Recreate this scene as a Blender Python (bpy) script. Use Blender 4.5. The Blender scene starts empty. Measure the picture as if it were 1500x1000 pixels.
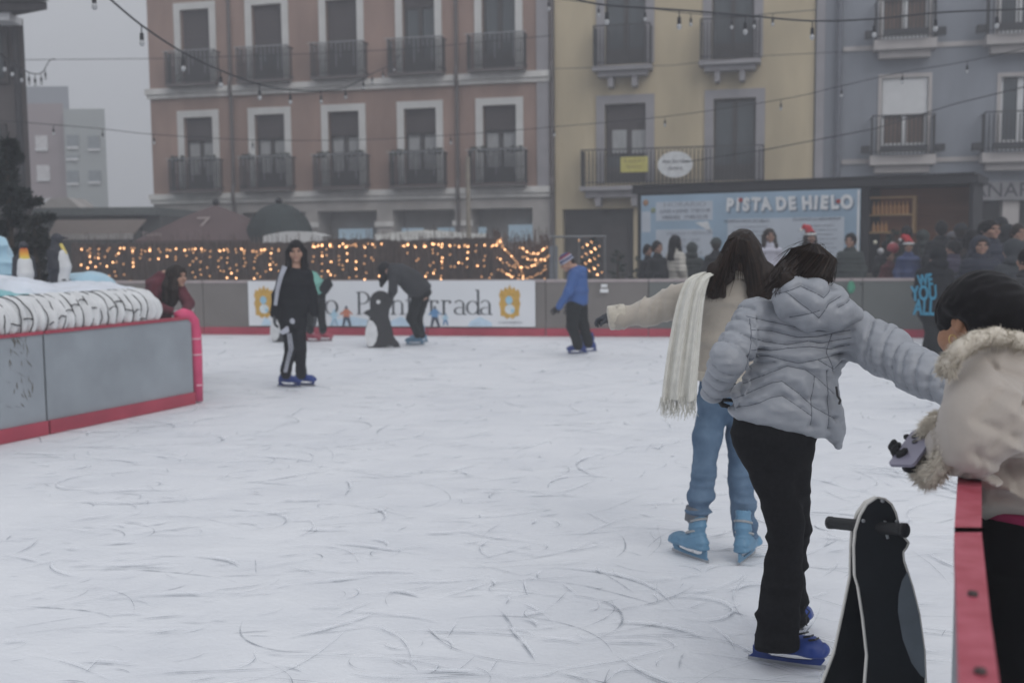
import bpy, bmesh, math, random
import numpy as np
import openvdb
from mathutils import Vector, Matrix
R = math.radians
V = Vector
random.seed(11)
scene = bpy.context.scene
col = scene.collection
# ---------------------------------------------------------------- camera model
F = 1600.0; PITCH = math.atan(145 / F); ROLL = 0.009; CAMH = 1.65
CAM = V((0, 0, CAMH))
UP = V((0, math.sin(PITCH), math.cos(PITCH))); FW = V((0, math.cos(PITCH), -math.sin(PITCH)))
def ray(px, py):
    nx = (px - 750) / F; ny = (500 - py) / F
    a = nx * math.cos(ROLL) + ny * math.sin(ROLL); b = -nx * math.sin(ROLL) + ny * math.cos(ROLL)
    d = V((a, 0, 0)) + UP * b + FW
    return d / d.y
def P(px, py, Y): return CAM + ray(px, py) * Y
def PZ(px, py, z):
    d = ray(px, py); return CAM + d * ((z - CAMH) / d.z)
def G(px, py): return PZ(px, py, 0.0)
cd = bpy.data.cameras.new('camera'); cam = bpy.data.objects.new('camera', cd); col.objects.link(cam)
rt = V((1, 0, 0)) * math.cos(ROLL) - UP * math.sin(ROLL); ut = V((1, 0, 0)) * math.sin(ROLL) + UP * math.cos(ROLL)
cam.matrix_world = Matrix(((rt.x, ut.x, -FW.x, 0), (rt.y, ut.y, -FW.y, 0), (rt.z, ut.z, -FW.z, CAMH), (0, 0, 0, 1)))
cd.sensor_width = 36; cd.lens = F / 1500 * 36; cd.clip_start = .05; cd.clip_end = 3000
cd.dof.use_dof = True; cd.dof.focus_distance = 3.8; cd.dof.aperture_fstop = 3.0
scene.camera = cam
# ---------------------------------------------------------------- objects
def empty(name, loc, rz=0.0):
    o = bpy.data.objects.new(name, None); col.objects.link(o); o.location = loc; o.rotation_euler = (0, 0, rz)
    o.empty_display_size = .1
    return o
def tag(o, label=None, cat=None, group=None, kind=None):
    if label: o['label'] = label
    if cat: o['category'] = cat
    if group: o['group'] = group
    if kind: o['kind'] = kind
    return o
def link(name, me, m, parent=None, smooth=False):
    o = bpy.data.objects.new(name, me); col.objects.link(o)
    if m: me.materials.clear(); me.materials.append(m)
    if parent:
        o.parent = parent
    if smooth: me.shade_smooth()
    return o
def rep(o, parent=None):
    c = o.copy(); col.objects.link(c); c.parent = parent
    for ch in o.children: rep(ch, c)
    return c
def remat(o, m):
    o.data = o.data.copy(); o.data.materials.clear(); o.data.materials.append(m); return o
class MB:
    def __init__(s): s.v = []; s.f = []
    def quad(s, a, b, c, d):
        n = len(s.v); s.v += [tuple(a), tuple(b), tuple(c), tuple(d)]; s.f.append((n, n + 1, n + 2, n + 3)); return s
    def poly(s, pts):
        n = len(s.v); s.v += [tuple(p) for p in pts]; s.f.append(tuple(range(n, n + len(pts)))); return s
    def box(s, x0, x1, y0, y1, z0, z1):
        n = len(s.v)
        s.v += [(x0, y0, z0), (x1, y0, z0), (x1, y1, z0), (x0, y1, z0), (x0, y0, z1), (x1, y0, z1), (x1, y1, z1), (x0, y1, z1)]
        s.f += [(n, n + 3, n + 2, n + 1), (n + 4, n + 5, n + 6, n + 7), (n, n + 1, n + 5, n + 4), (n + 1, n + 2, n + 6, n + 5), (n + 2, n + 3, n + 7, n + 6), (n + 3, n, n + 4, n + 7)]
        return s
    def obox(s, a, b, hw, z0, z1):      # wall-like box from a to b (ground points)
        a = V((a[0], a[1], 0)); b = V((b[0], b[1], 0)); d = (b - a).normalized(); p = V((-d.y, d.x, 0)) * hw
        n = len(s.v)
        for z in (z0, z1):
            for q in (a - p, b - p, b + p, a + p): s.v.append((q.x, q.y, z))
        s.f += [(n, n + 3, n + 2, n + 1), (n + 4, n + 5, n + 6, n + 7), (n, n + 1, n + 5, n + 4), (n + 1, n + 2, n + 6, n + 5), (n + 2, n + 3, n + 7, n + 6), (n + 3, n, n + 4, n + 7)]
        return s
    def tube(s, pts, r, n=6, cap=True):
        pts = [V(p) for p in pts]; m = len(pts)
        rs = r if isinstance(r, (list, tuple)) else [r] * m
        base = len(s.v); ref = V((0, 0, 1)); prev = None
        for i, p in enumerate(pts):
            t = (pts[min(i + 1, m - 1)] - pts[max(i - 1, 0)])
            if t.length < 1e-9: t = V((0, 0, 1))
            t.normalize()
            if prev is None:
                a = t.cross(ref)
                if a.length < .05: a = t.cross(V((0, 1, 0)))
            else:
                a = prev - t * prev.dot(t)
                if a.length < 1e-4: a = t.cross(V((1, 0, 0)))
            a.normalize(); prev = a; b = t.cross(a)
            for k in range(n):
                an = 2 * math.pi * k / n; q = p + (a * math.cos(an) + b * math.sin(an)) * rs[i]; s.v.append(tuple(q))
        for i in range(m - 1):
            for k in range(n):
                k2 = (k + 1) % n; o = base + i * n
                s.f.append((o + k, o + k2, o + n + k2, o + n + k))
        if cap and n > 2:
            s.f.append(tuple(base + k for k in range(n))[::-1]); s.f.append(tuple(base + (m - 1) * n + k for k in range(n)))
        return s
    def prism(s, poly, o, ex, ey, th):   # polygon in plane (o,ex,ey) extruded by vector th
        n = len(s.v); k = len(poly); o = V(o); ex = V(ex); ey = V(ey); th = V(th)
        for sgn in (0, 1):
            for (x, y) in poly: s.v.append(tuple(o + ex * x + ey * y + th * sgn))
        s.f.append(tuple(range(n, n + k))); s.f.append(tuple(range(n + k, n + 2 * k))[::-1])
        for i in range(k):
            j = (i + 1) % k; s.f.append((n + i, n + k + i, n + k + j, n + j))
        return s
    def sphere(s, c, r, nu=10, nv=6, sc=(1, 1, 1)):
        n = len(s.v); c = V(c)
        for i in range(nv + 1):
            th = math.pi * i / nv
            for k in range(nu):
                an = 2 * math.pi * k / nu
                s.v.append((c.x + r * sc[0] * math.sin(th) * math.cos(an), c.y + r * sc[1] * math.sin(th) * math.sin(an), c.z + r * sc[2] * math.cos(th)))
        for i in range(nv):
            for k in range(nu):
                k2 = (k + 1) % nu; s.f.append((n + i * nu + k, n + (i + 1) * nu + k, n + (i + 1) * nu + k2, n + i * nu + k2))
        return s
    def mesh(s, name, off=None):
        me = bpy.data.meshes.new(name); vv = s.v
        if off is not None: vv = [(a - off[0], b - off[1], c - off[2]) for a, b, c in vv]
        me.from_pydata(vv, [], s.f); me.update(); return me
    def build(s, name, m, parent=None, smooth=False, local=False):
        off = parent_off(parent) if not local else None
        return link(name, s.mesh(name, off), m, parent, smooth)
def parent_off(p):
    if p is None: return None
    o = V((0, 0, 0))
    while p is not None: o = o + V(p.location); p = p.parent
    return o
def text_mesh(name, s, size, m, parent, mat4, ext=.003, ax='CENTER', shear=0, sx=1.0, bold=0):
    c = bpy.data.curves.new(name, 'FONT'); c.body = s; c.offset = bold; c.size = size; c.extrude = ext; c.align_x = ax; c.align_y = 'CENTER'; c.shear = shear
    o = bpy.data.objects.new('t', c); dg = bpy.context.evaluated_depsgraph_get()
    col.objects.link(o); dg.update(); me = bpy.data.meshes.new_from_object(o.evaluated_get(dg)); bpy.data.objects.remove(o)
    me.transform(mat4 @ Matrix.Diagonal((sx, 1, 1, 1)))
    return link(name, me, m, parent)
# ---------------------------------------------------------------- materials
def mat(name, c, rough=.7, var=.12, vs=6.0, bump=0.0, bs=60.0, metal=0.0, spec=.4, sheen=0.0, emit=None, es=0.0, alpha=1.0, stretch=(1, 1, 1), dist=.01, c2=None, trans=0.0, detail=5, coat=0):
    m = bpy.data.materials.new(name); m.use_nodes = True; nt = m.node_tree; N = nt.nodes; L = nt.links
    b = N['Principled BSDF']; b.inputs['Roughness'].default_value = rough; b.inputs['Metallic'].default_value = metal
    b.inputs['Specular IOR Level'].default_value = spec
    if sheen: b.inputs['Sheen Weight'].default_value = sheen; b.inputs['Sheen Roughness'].default_value = .5
    if coat: b.inputs['Coat Weight'].default_value = coat
    c = tuple(c) + (1,)
    if c2 is None:
        lo = tuple(x * (1 - var) for x in c[:3]) + (1,); hi = tuple(min(1, x * (1 + var)) for x in c[:3]) + (1,)
    else: lo = c; hi = tuple(c2) + (1,)
    tc = N.new('ShaderNodeTexCoord'); mp = N.new('ShaderNodeMapping'); mp.inputs['Scale'].default_value = stretch
    L.new(tc.outputs['Object'], mp.inputs['Vector'])
    n = N.new('ShaderNodeTexNoise'); n.inputs['Scale'].default_value = vs; n.inputs['Detail'].default_value = detail; L.new(mp.outputs[0], n.inputs['Vector'])
    r = N.new('ShaderNodeValToRGB'); r.color_ramp.elements[0].position = .3; r.color_ramp.elements[1].position = .7
    r.color_ramp.elements[0].color = lo; r.color_ramp.elements[1].color = hi
    L.new(n.outputs['Fac'], r.inputs['Fac']); L.new(r.outputs['Color'], b.inputs['Base Color'])
    if bump:
        n2 = N.new('ShaderNodeTexNoise'); n2.inputs['Scale'].default_value = bs; n2.inputs['Detail'].default_value = 4; L.new(mp.outputs[0], n2.inputs['Vector'])
        bp = N.new('ShaderNodeBump'); bp.inputs['Strength'].default_value = bump; bp.inputs['Distance'].default_value = dist
        L.new(n2.outputs['Fac'], bp.inputs['Height']); L.new(bp.outputs[0], b.inputs['Normal'])
    if emit: m.cycles.emission_sampling = 'NONE'
    if emit: b.inputs['Emission Color'].default_value = tuple(emit) + (1,); b.inputs['Emission Strength'].default_value = es
    if alpha < 1: b.inputs['Alpha'].default_value = alpha
    if trans: b.inputs['Transmission Weight'].default_value = trans
    return m
# ---------------------------------------------------------------- signed-distance modelling
RT = np.random.RandomState(5).rand(8192).astype('f4')
def vnoise(p, sc, seed=0):
    q = p * np.asarray(sc, 'f4'); i = np.floor(q).astype(np.int64); f = (q - i).astype('f4'); f = f * f * (3 - 2 * f)
    def h(a, b, c): return RT[((i[:, 0] + a) * 73856093 ^ (i[:, 1] + b) * 19349663 ^ (i[:, 2] + c) * 83492791 ^ (seed * 7919)) & 8191]
    x, y, z = f[:, 0], f[:, 1], f[:, 2]
    a = h(0, 0, 0) * (1 - x) + h(1, 0, 0) * x; b = h(0, 1, 0) * (1 - x) + h(1, 1, 0) * x
    c = h(0, 0, 1) * (1 - x) + h(1, 0, 1) * x; d = h(0, 1, 1) * (1 - x) + h(1, 1, 1) * x
    return ((a * (1 - y) + b * y) * (1 - z) + (c * (1 - y) + d * y) * z) * 2 - 1
def A(v): return np.array(tuple(v), 'f4')
class SDF:
    def __init__(s, k=.03): s.pr = []; s.k = k
    def cone(s, a, b, ra, rb, k=None, op=1):
        a = A(a); b = A(b); r = max(ra, rb)
        def f(p):
            d = b - a; L = max(float(d @ d), 1e-9); t = np.clip(((p - a) @ d) / L, 0, 1)
            q = p - a - t[..., None] * d
            return np.sqrt((q * q).sum(-1)) - (ra + (rb - ra) * t)
        s.pr.append((f, np.minimum(a, b) - r, np.maximum(a, b) + r, s.k if k is None else k, op)); return s
    def chain(s, pts, rs, k=None):
        for i in range(len(pts) - 1): s.cone(pts[i], pts[i + 1], rs[i], rs[i + 1], k)
        return s
    def ell(s, c, r, ax=None, k=None, op=1):     # ax: (X,Y,Z) unit vectors
        c = A(c); r = np.array(r, 'f4'); M = np.eye(3, dtype='f4') if ax is None else np.array([tuple(v) for v in ax], 'f4')
        ext = np.sqrt(((M * r[:, None]) ** 2).sum(0)); mn = float(r.min())
        def f(p):
            q = (p - c) @ M.T / r; k0 = np.sqrt((q * q).sum(-1)); k1 = np.sqrt(((q / r) ** 2).sum(-1)) + 1e-6
            return np.where(k0 > 1e-3, k0 * (k0 - 1) / k1, -mn)
        s.pr.append((f, c - ext, c + ext, s.k if k is None else k, op)); return s
    def ecap(s, a, b, A0, B0, lat, k=None, capf=1.0, op=1):    # A0=(w,d) half axes at a ; lat = width direction
        a_ = V(a); b_ = V(b); ax = (b_ - a_); ln = ax.length; ax.normalize(); lt = V(lat); lt = (lt - ax * lt.dot(ax)).normalized(); dp = ax.cross(lt)
        a = A(a_); b = A(b_); x_ = A(ax); l_ = A(lt); d_ = A(dp); mn = min(A0 + B0)
        def f(p):
            q = p - a; h = q @ x_; t = np.clip(h / ln, 0, 1); e = h - t * ln
            w = A0[0] + (B0[0] - A0[0]) * t; d = A0[1] + (B0[1] - A0[1]) * t; cp = np.minimum(w, d) * capf
            return (np.sqrt(((q @ l_) / w) ** 2 + ((q @ d_) / d) ** 2 + (e / cp) ** 2) - 1) * np.minimum(w, d)
        r = max(A0 + B0)
        s.pr.append((f, np.minimum(a, b) - r, np.maximum(a, b) + r, s.k if k is None else k, op)); return s
    def loft(s, secs, lat, k=None, capf=1.0):
        for i in range(len(secs) - 1):
            (p, w, d), (q, w2, d2) = secs[i], secs[i + 1]; s.ecap(p, q, (w, d), (w2, d2), lat, k, capf)
        return s
    def build(s, name, m, parent=None, vox=.01, disp=None, mesh_only=False, off=None, smooth_it=0):
        pos = [q for q in s.pr if q[4] == 1]
        mg = vox * 4 + .01
        lo = np.min([q[1] for q in pos], 0) - mg; hi = np.max([q[2] for q in pos], 0) + mg
        n = np.ceil((hi - lo) / vox).astype(int) + 1
        D = np.full(tuple(n), .08, 'f4')
        axs = [lo[i] + np.arange(n[i], dtype='f4') * vox for i in range(3)]
        for f, a, b, k, op in s.pr:
            m2 = max(k, 0) + vox * 3
            i0 = np.maximum(np.floor((a - m2 - lo) / vox).astype(int), 0); i1 = np.minimum(np.ceil((b + m2 - lo) / vox).astype(int) + 1, n)
            if (i1 <= i0).any(): continue
            sl = tuple(slice(i0[j], i1[j]) for j in range(3))
            p = np.stack(np.meshgrid(axs[0][sl[0]], axs[1][sl[1]], axs[2][sl[2]], indexing='ij'), -1).astype('f4')
            d = f(p).astype('f4'); c = D[sl]
            if op == 1:
                h = np.maximum(k - np.abs(c - d), 0) / k if k > 0 else 0
                D[sl] = np.minimum(c, d) - h * h * k * .25
            else:
                d = -d; h = np.maximum(k - np.abs(c - d), 0) / k if k > 0 else 0
                D[sl] = np.maximum(c, d) + h * h * k * .25
        if disp is not None:
            idx = np.nonzero(np.abs(D) < .03 + vox)
            p = np.stack([axs[j][idx[j]] for j in range(3)], -1)
            D[idx] -= disp(p).astype('f4')
        for _ in range(smooth_it):
            E_ = D.copy()
            for ax in range(3): E_ += np.roll(D, 1, ax) + np.roll(D, -1, ax)
            D = E_ / 7
        g = openvdb.FloatGrid(.08); g.copyFromArray(np.clip(D, -.08, .08))
        pts, quads = g.convertToQuads(0.0)
        pts = pts * vox + lo
        o = off if off is not None else (parent_off(parent) if parent else V((0, 0, 0)))
        pts = pts - A(o)
        me = bpy.data.meshes.new(name)
        me.vertices.add(len(pts)); me.vertices.foreach_set('co', pts.astype('f4').ravel())
        q = quads.astype('i4')[:, ::-1]
        me.loops.add(q.size); me.loops.foreach_set('vertex_index', q.ravel())
        me.polygons.add(len(q)); me.polygons.foreach_set('loop_start', np.arange(0, q.size, 4, dtype='i4'))
        me.update(calc_edges=True); me.validate(); me.shade_smooth()
        if mesh_only: return me
        return link(name, me, m, parent)
def folds(amp, sc, seed=1, amp2=0, sc2=(60, 60, 60)):
    def f(p):
        r = amp * (vnoise(p, sc, seed) + .5 * vnoise(p, tuple(2.1 * x for x in sc), seed + 3))
        if amp2: r = r + amp2 * vnoise(p, sc2, seed + 9)
        return r
    return f
# ---------------------------------------------------------------- light, sky, air
w = bpy.data.worlds.new('World'); scene.world = w; w.use_nodes = True; N = w.node_tree.nodes; L = w.node_tree.links
bg = N['Background']; bg.inputs['Strength'].default_value = .1
sky = N.new('ShaderNodeTexSky'); sky.sky_type = 'NISHITA'; sky.sun_disc = False; sky.sun_elevation = R(38); sky.sun_rotation = R(150); sky.dust_density = 4
hs = N.new('ShaderNodeHueSaturation'); hs.inputs['Saturation'].default_value = .3; L.new(sky.outputs[0], hs.inputs['Color'])
tc = N.new('ShaderNodeTexCoord'); sp = N.new('ShaderNodeSeparateXYZ'); L.new(tc.outputs['Generated'], sp.inputs[0])
mr = N.new('ShaderNodeMapRange'); mr.inputs['From Min'].default_value = 0; mr.inputs['From Max'].default_value = 1; mr.inputs['To Min'].default_value = .41; mr.inputs['To Max'].default_value = 1.0
L.new(sp.outputs['Z'], mr.inputs['Value'])
cl = N.new('ShaderNodeMix'); cl.data_type = 'RGBA'; cl.inputs['Factor'].default_value = .88
L.new(hs.outputs[0], cl.inputs['A']); cl.inputs['B'].default_value = (7.25, 7.5, 8.0, 1)
mu = N.new('ShaderNodeVectorMath'); mu.operation = 'SCALE'; L.new(cl.outputs['Result'], mu.inputs[0]); L.new(mr.outputs[0], mu.inputs['Scale'])
L.new(mu.outputs[0], bg.inputs['Color'])
sd = bpy.data.lights.new('sun', 'SUN'); sun = bpy.data.objects.new('sun', sd); col.objects.link(sun)
sd.energy = .5; sd.angle = R(35); sd.color = (1, .97, .93); sun.rotation_euler = (R(52), 0, R(-150 + 180))
scene.view_settings.view_transform = 'Standard'; scene.view_settings.look = 'None'; scene.view_settings.exposure = .40; scene.view_settings.gamma = 1
cy = scene.cycles
cy.use_denoising = True
try: cy.denoiser = 'OPENIMAGEDENOISE'
except Exception: pass
cy.max_bounces = 6; cy.diffuse_bounces = 3; cy.glossy_bounces = 2; cy.transmission_bounces = 4; cy.volume_bounces = 1; cy.transparent_max_bounces = 12
cy.sample_clamp_indirect = 6; cy.caustics_reflective = False; cy.caustics_refractive = False
hz = MB().box(-75, 75, -6, 130, -1.1, 22); ho = link('haze', hz.mesh('haze'), None)
hm = bpy.data.materials.new('air'); hm.use_nodes = True; hn = hm.node_tree.nodes; hn.clear()
ou = hn.new('ShaderNodeOutputMaterial'); pv = hn.new('ShaderNodeVolumePrincipled'); pv.inputs['Density'].default_value = .0057
pv.inputs['Color'].default_value = (.87, .885, .93, 1); pv.inputs['Anisotropy'].default_value = .2
hm.node_tree.links.new(pv.outputs[0], ou.inputs['Volume']); ho.data.materials.append(hm); tag(ho, 'thin pale winter fog filling the whole square', 'fog', kind='stuff')
# ---------------------------------------------------------------- ground and ice
gm = mat('paving', (.12, .12, .125), .85, .2, .8, .3, 20)
MBg = MB().quad((-400, -40, -.03), (400, -40, -.03), (400, 700, -.03), (-400, 700, -.03)); tag(MBg.build('ground', gm), kind='structure')
def ice_mat():
    m = bpy.data.materials.new('ice'); m.use_nodes = True; nt = m.node_tree; N = nt.nodes; L = nt.links; b = N['Principled BSDF']
    b.inputs['Roughness'].default_value = .55; b.inputs['Specular IOR Level'].default_value = .32
    tc = N.new('ShaderNodeTexCoord')
    def noise(sc, st, det=5, rot=0):
        mp = N.new('ShaderNodeMapping'); mp.inputs['Scale'].default_value = st; mp.inputs['Rotation'].default_value = (0, 0, rot); L.new(tc.outputs['Object'], mp.inputs['Vector'])
        n = N.new('ShaderNodeTexNoise'); n.inputs['Scale'].default_value = sc; n.inputs['Detail'].default_value = det; n.inputs['Distortion'].default_value = .6; L.new(mp.outputs[0], n.inputs['Vector']); return n
    a = noise(.5, (1, 1, 1)); c = noise(2.6, (.8, 1.1, 1), 6, .35); d = noise(26, (.8, 1, 1), 3, .2); e = noise(110, (1, 1, 1), 2)
    r = N.new('ShaderNodeValToRGB'); r.color_ramp.elements[0].position = .3; r.color_ramp.elements[1].position = .72
    r.color_ramp.elements[0].color = (.67, .69, .73, 1); r.color_ramp.elements[1].color = (.81, .825, .85, 1)
    mx = N.new('ShaderNodeMath'); mx.operation = 'MULTIPLY_ADD'; mx.inputs[1].default_value = .5
    L.new(a.outputs['Fac'], mx.inputs[0]); m3 = N.new('ShaderNodeMath'); m3.operation = 'MULTIPLY'; m3.inputs[1].default_value = .5; L.new(c.outputs['Fac'], m3.inputs[0]); L.new(m3.outputs[0], mx.inputs[2])
    L.new(mx.outputs[0], r.inputs['Fac']); L.new(r.outputs[0], b.inputs['Base Color'])
    s1 = N.new('ShaderNodeMath'); s1.operation = 'MULTIPLY_ADD'; s1.inputs[1].default_value = .18; L.new(d.outputs['Fac'], s1.inputs[0]); L.new(c.outputs['Fac'], s1.inputs[2])
    s2 = N.new('ShaderNodeMath'); s2.operation = 'MULTIPLY_ADD'; s2.inputs[1].default_value = .035; L.new(e.outputs['Fac'], s2.inputs[0]); L.new(s1.outputs[0], s2.inputs[2])
    bp = N.new('ShaderNodeBump'); bp.inputs['Strength'].default_value = .5; bp.inputs['Distance'].default_value = .035
    L.new(s2.outputs[0], bp.inputs['Height']); L.new(bp.outputs[0], b.inputs['Normal']); return m
# far barrier line (feet of the boards)
FB = [V((-14, 25.0, 0)), G(300, 489.5), G(800, 492.5), G(1262, 494), G(1700, 497)]
FB[0] = FB[1] + (FB[1] - FB[2]).normalized() * 9
ice = MB(); ip = [(-16, -3), (12, -3), (12, FB[4].y)] + [(p.x, p.y) for p in FB[::-1]] + [(-16, FB[0].y)]
ice.poly([(x, y, 0) for x, y in ip]); tag(ice.build('ice', ice_mat()), kind='structure')
def mark_mat(name, c, amax):
    m = bpy.data.materials.new(name); m.use_nodes = True; nt = m.node_tree; N = nt.nodes; L = nt.links; b = N['Principled BSDF']
    b.inputs['Base Color'].default_value = c + (1,); b.inputs['Roughness'].default_value = .7
    uv = N.new('ShaderNodeUVMap'); uv.uv_map = 'UVMap'; sp = N.new('ShaderNodeSeparateXYZ'); L.new(uv.outputs[0], sp.inputs[0])
    def bell(sock, pw):
        a = N.new('ShaderNodeMath'); a.operation = 'SUBTRACT'; a.inputs[0].default_value = 1; L.new(sock, a.inputs[1])
        q = N.new('ShaderNodeMath'); q.operation = 'MULTIPLY'; L.new(sock, q.inputs[0]); L.new(a.outputs[0], q.inputs[1])
        q4 = N.new('ShaderNodeMath'); q4.operation = 'MULTIPLY'; q4.inputs[1].default_value = 4; q4.use_clamp = True; L.new(q.outputs[0], q4.inputs[0])
        pp = N.new('ShaderNodeMath'); pp.operation = 'POWER'; pp.inputs[1].default_value = pw; L.new(q4.outputs[0], pp.inputs[0]); return pp
    A1 = bell(sp.outputs['X'], .6); B1 = bell(sp.outputs['Y'], 1.3)
    mm = N.new('ShaderNodeMath'); mm.operation = 'MULTIPLY'; L.new(A1.outputs[0], mm.inputs[0]); L.new(B1.outputs[0], mm.inputs[1])
    tc = N.new('ShaderNodeTexCoord'); n = N.new('ShaderNodeTexNoise'); n.inputs['Scale'].default_value = 9; L.new(tc.outputs['Object'], n.inputs['Vector'])
    nr = N.new('ShaderNodeMapRange'); nr.inputs['From Min'].default_value = .35; nr.inputs['From Max'].default_value = .6; nr.inputs['To Min'].default_value = .15; nr.inputs['To Max'].default_value = amax; L.new(n.outputs['Fac'], nr.inputs['Value'])
    m2 = N.new('ShaderNodeMath'); m2.operation = 'MULTIPLY'; L.new(mm.outputs[0], m2.inputs[0]); L.new(nr.outputs[0], m2.inputs[1]); L.new(m2.outputs[0], b.inputs['Alpha'])
    return m
def ribbons(name, paths, m, z, label):
    vs = []; fs = []; uvs = []
    for pts, wid in paths:
        n = len(pts); b0 = len(vs)
        for i, p in enumerate(pts):
            a = pts[max(i - 1, 0)]; c = pts[min(i + 1, n - 1)]; dx, dy = c[0] - a[0], c[1] - a[1]; l = math.hypot(dx, dy) or 1
            u = i / (n - 1); ww = wid * (.35 + .65 * math.sin(math.pi * u)); ox, oy = -dy / l * ww, dx / l * ww
            vs += [(p[0] - ox, p[1] - oy, z), (p[0] + ox, p[1] + oy, z)]
            if i < n - 1: k = b0 + 2 * i; fs.append((k, k + 2, k + 3, k + 1)); u2 = (i + 1) / (n - 1); uvs += [(u, 0), (u2, 0), (u2, 1), (u, 1)]
        z += 2.2e-6
    me = bpy.data.meshes.new(name); me.from_pydata(vs, [], fs); uv = me.uv_layers.new(name='UVMap'); uv.data.foreach_set('uv', np.array(uvs, 'f4').ravel())
    o = link(name, me, m); tag(o, label, 'skate marks', kind='stuff'); return o
rr = random.Random(4); dark = []; light = []
def walk(x, y, an, ln, curv, wob=0.0, st=.03):
    n = max(5, int(ln / st)); st = ln / n; pts = [(x, y)]; k = curv
    for i in range(n):
        k += rr.uniform(-1, 1) * wob; an += k * st; x += math.cos(an) * st; y += math.sin(an) * st; pts.append((x, y))
    return pts
for i in range(3600):
    Y = 1.8 + 18 * rr.random() ** 1.25; px = rr.uniform(-60, 1560); x = (px - 750) / F * Y
    chaos = .25 + .75 * min(1, max(0, (px - 350) / 700))
    if rr.random() < .22: continue
    an = rr.gauss(.12, .22) if rr.random() > chaos * .75 else rr.uniform(-math.pi, math.pi)
    ln = rr.choice([.12, .2, .3, .45, .7, 1.1]) * rr.uniform(.7, 1.3) * (.6 + .02 * Y); cv = rr.gauss(0, 1.1 if rr.random() < chaos else .35)
    if rr.random() < .2: ln = rr.uniform(.1, .22); cv = rr.choice([-1, 1]) * rr.uniform(6, 11)
    pts = walk(x, Y, an, ln, cv, .9)
    wd = rr.choice([.0018, .0025, .0025, .0038, .006]) * (.85 + .085 * Y)
    dark.append((pts, wd))
    if rr.random() < .6:
        off = wd * 1.8; light.append(([(p[0] + off * .4, p[1] + off) for p in pts], wd * 1.4))
for k in range(3):
    c = PZ(1300, 735, 0); rx = .55 + .07 * k; pts = [(c.x + rx * math.cos(a), c.y + rx * 1.6 * math.sin(a)) for a in [R(-100 + 6 * j) for j in range(34)]]
    dark.append((pts, .02)); light.append(([(p[0], p[1] + .05) for p in pts], .03))
ribbons('skate_marks', dark, mark_mat('groove', (.28, .31, .35), .7), .003, 'curved grey blade cuts scratched all over the white ice')
ribbons('snow_ridges', light, mark_mat('ridge', (.86, .89, .93), .6), .0125, 'thin white snow ridges thrown up beside the blade cuts')
# ---------------------------------------------------------------- the row of houses across the square
TH = math.atan(.251); FO = V((0, 36, 0)); FE = V((math.cos(TH), -math.sin(TH), 0)); FN = V((-math.sin(TH), -math.cos(TH), 0))
def fp(px, py, off=0.0):
    d = ray(px, py); o = FO + FN * off; t = (o - CAM).dot(FN) / d.dot(FN); p = CAM + d * t - FO
    return p.dot(FE), p.z
def fu(px, py=250, off=0): return fp(px, py, off)[0]
def fz(px, py, off=0): return fp(px, py, off)[1]
def wall_holes(u0, u1, z0, z1, holes, dep=.28):
    b = MB(); us = sorted({u0, u1} | {h[0] for h in holes} | {h[1] for h in holes}); zs = sorted({z0, z1} | {h[2] for h in holes} | {h[3] for h in holes})
    for i in range(len(us) - 1):
        for j in range(len(zs) - 1):
            cx = (us[i] + us[i + 1]) / 2; cz = (zs[j] + zs[j + 1]) / 2
            if any(h[0] < cx < h[1] and h[2] < cz < h[3] for h in holes): continue
            b.quad((us[i], 0, zs[j]), (us[i + 1], 0, zs[j]), (us[i + 1], 0, zs[j + 1]), (us[i], 0, zs[j + 1]))
    for a, c, z, t in holes:
        b.quad((a, 0, z), (a, 0, t), (a, dep, t), (a, dep, z)); b.quad((c, 0, z), (c, dep, z), (c, dep, t), (c, 0, t))
        b.quad((a, 0, t), (c, 0, t), (c, dep, t), (a, dep, t)); b.quad((a, 0, z), (a, dep, z), (c, dep, z), (c, 0, z))
    b.box(u0 + .001, u1 - .001, dep + .01, dep + 9, z0, z1 - .002)
    b.quad((u0, 0, z0), (u0, 0, z1), (u0, dep + .01, z1), (u0, dep + .01, z0)); b.quad((u1, 0, z0), (u1, dep + .01, z0), (u1, dep + .01, z1), (u1, 0, z1))
    b.quad((u0, 0, z1), (u1, 0, z1), (u1, dep + .01, z1), (u0, dep + .01, z1))
    return b
class Bld:
    def __init__(s, name, label, px0, px1, group=None):
        s.u0 = fu(px0); s.u1 = fu(px1); s.uc = (s.u0 + s.u1) / 2
        s.e = empty(name, FO + FE * s.uc, -TH); tag(s.e, label, 'building', group)
        s.w = s.u1 - s.u0
    def p(s, px, py, off=0): u, z = fp(px, py, off); return u - s.uc, z
    def rect(s, px0, px1, py0, py1, off=0, q=None):
        cx = (px0 + px1) / 2; cy = (py0 + py1) / 2
        return s.p(px0, cy, off)[0], s.p(px1, cy, off)[0], s.p(cx, py1, off)[1], s.p(cx, py0, off)[1]
def rail_bars(x0, x1, z0, z1, d, n, h0=.06):      # balcony railing local, wall at y=0, out to -d
    b = MB(); r = .016
    for k in range(n + 1):
        x = x0 + (x1 - x0) * k / n; b.box(x - r, x + r, -d - r, -d + r, z0, z1)
    m = max(2, int(d / .12))
    for sx in (x0, x1):
        for k in range(1, m): y = -d * k / m; b.box(sx - r, sx + r, y - r, y + r, z0, z1)
        b.box(sx - .02, sx + .02, -d, 0, z1, z1 + .035); b.box(sx - .02, sx + .02, -d, 0, z0 + h0, z0 + h0 + .025)
    b.box(x0 - .02, x1 + .02, -d - .025, -d + .025, z1 + .036, z1 + .075); b.box(x0, x1, -d - .018, -d + .018, z0 + h0 + .026, z0 + h0 + .05)
    return b
M = {}
M['pink'] = mat('pink_render', (.315, .215, .18), .9, .22, .9, .15, 40, stretch=(1, 1, .35))
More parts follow.
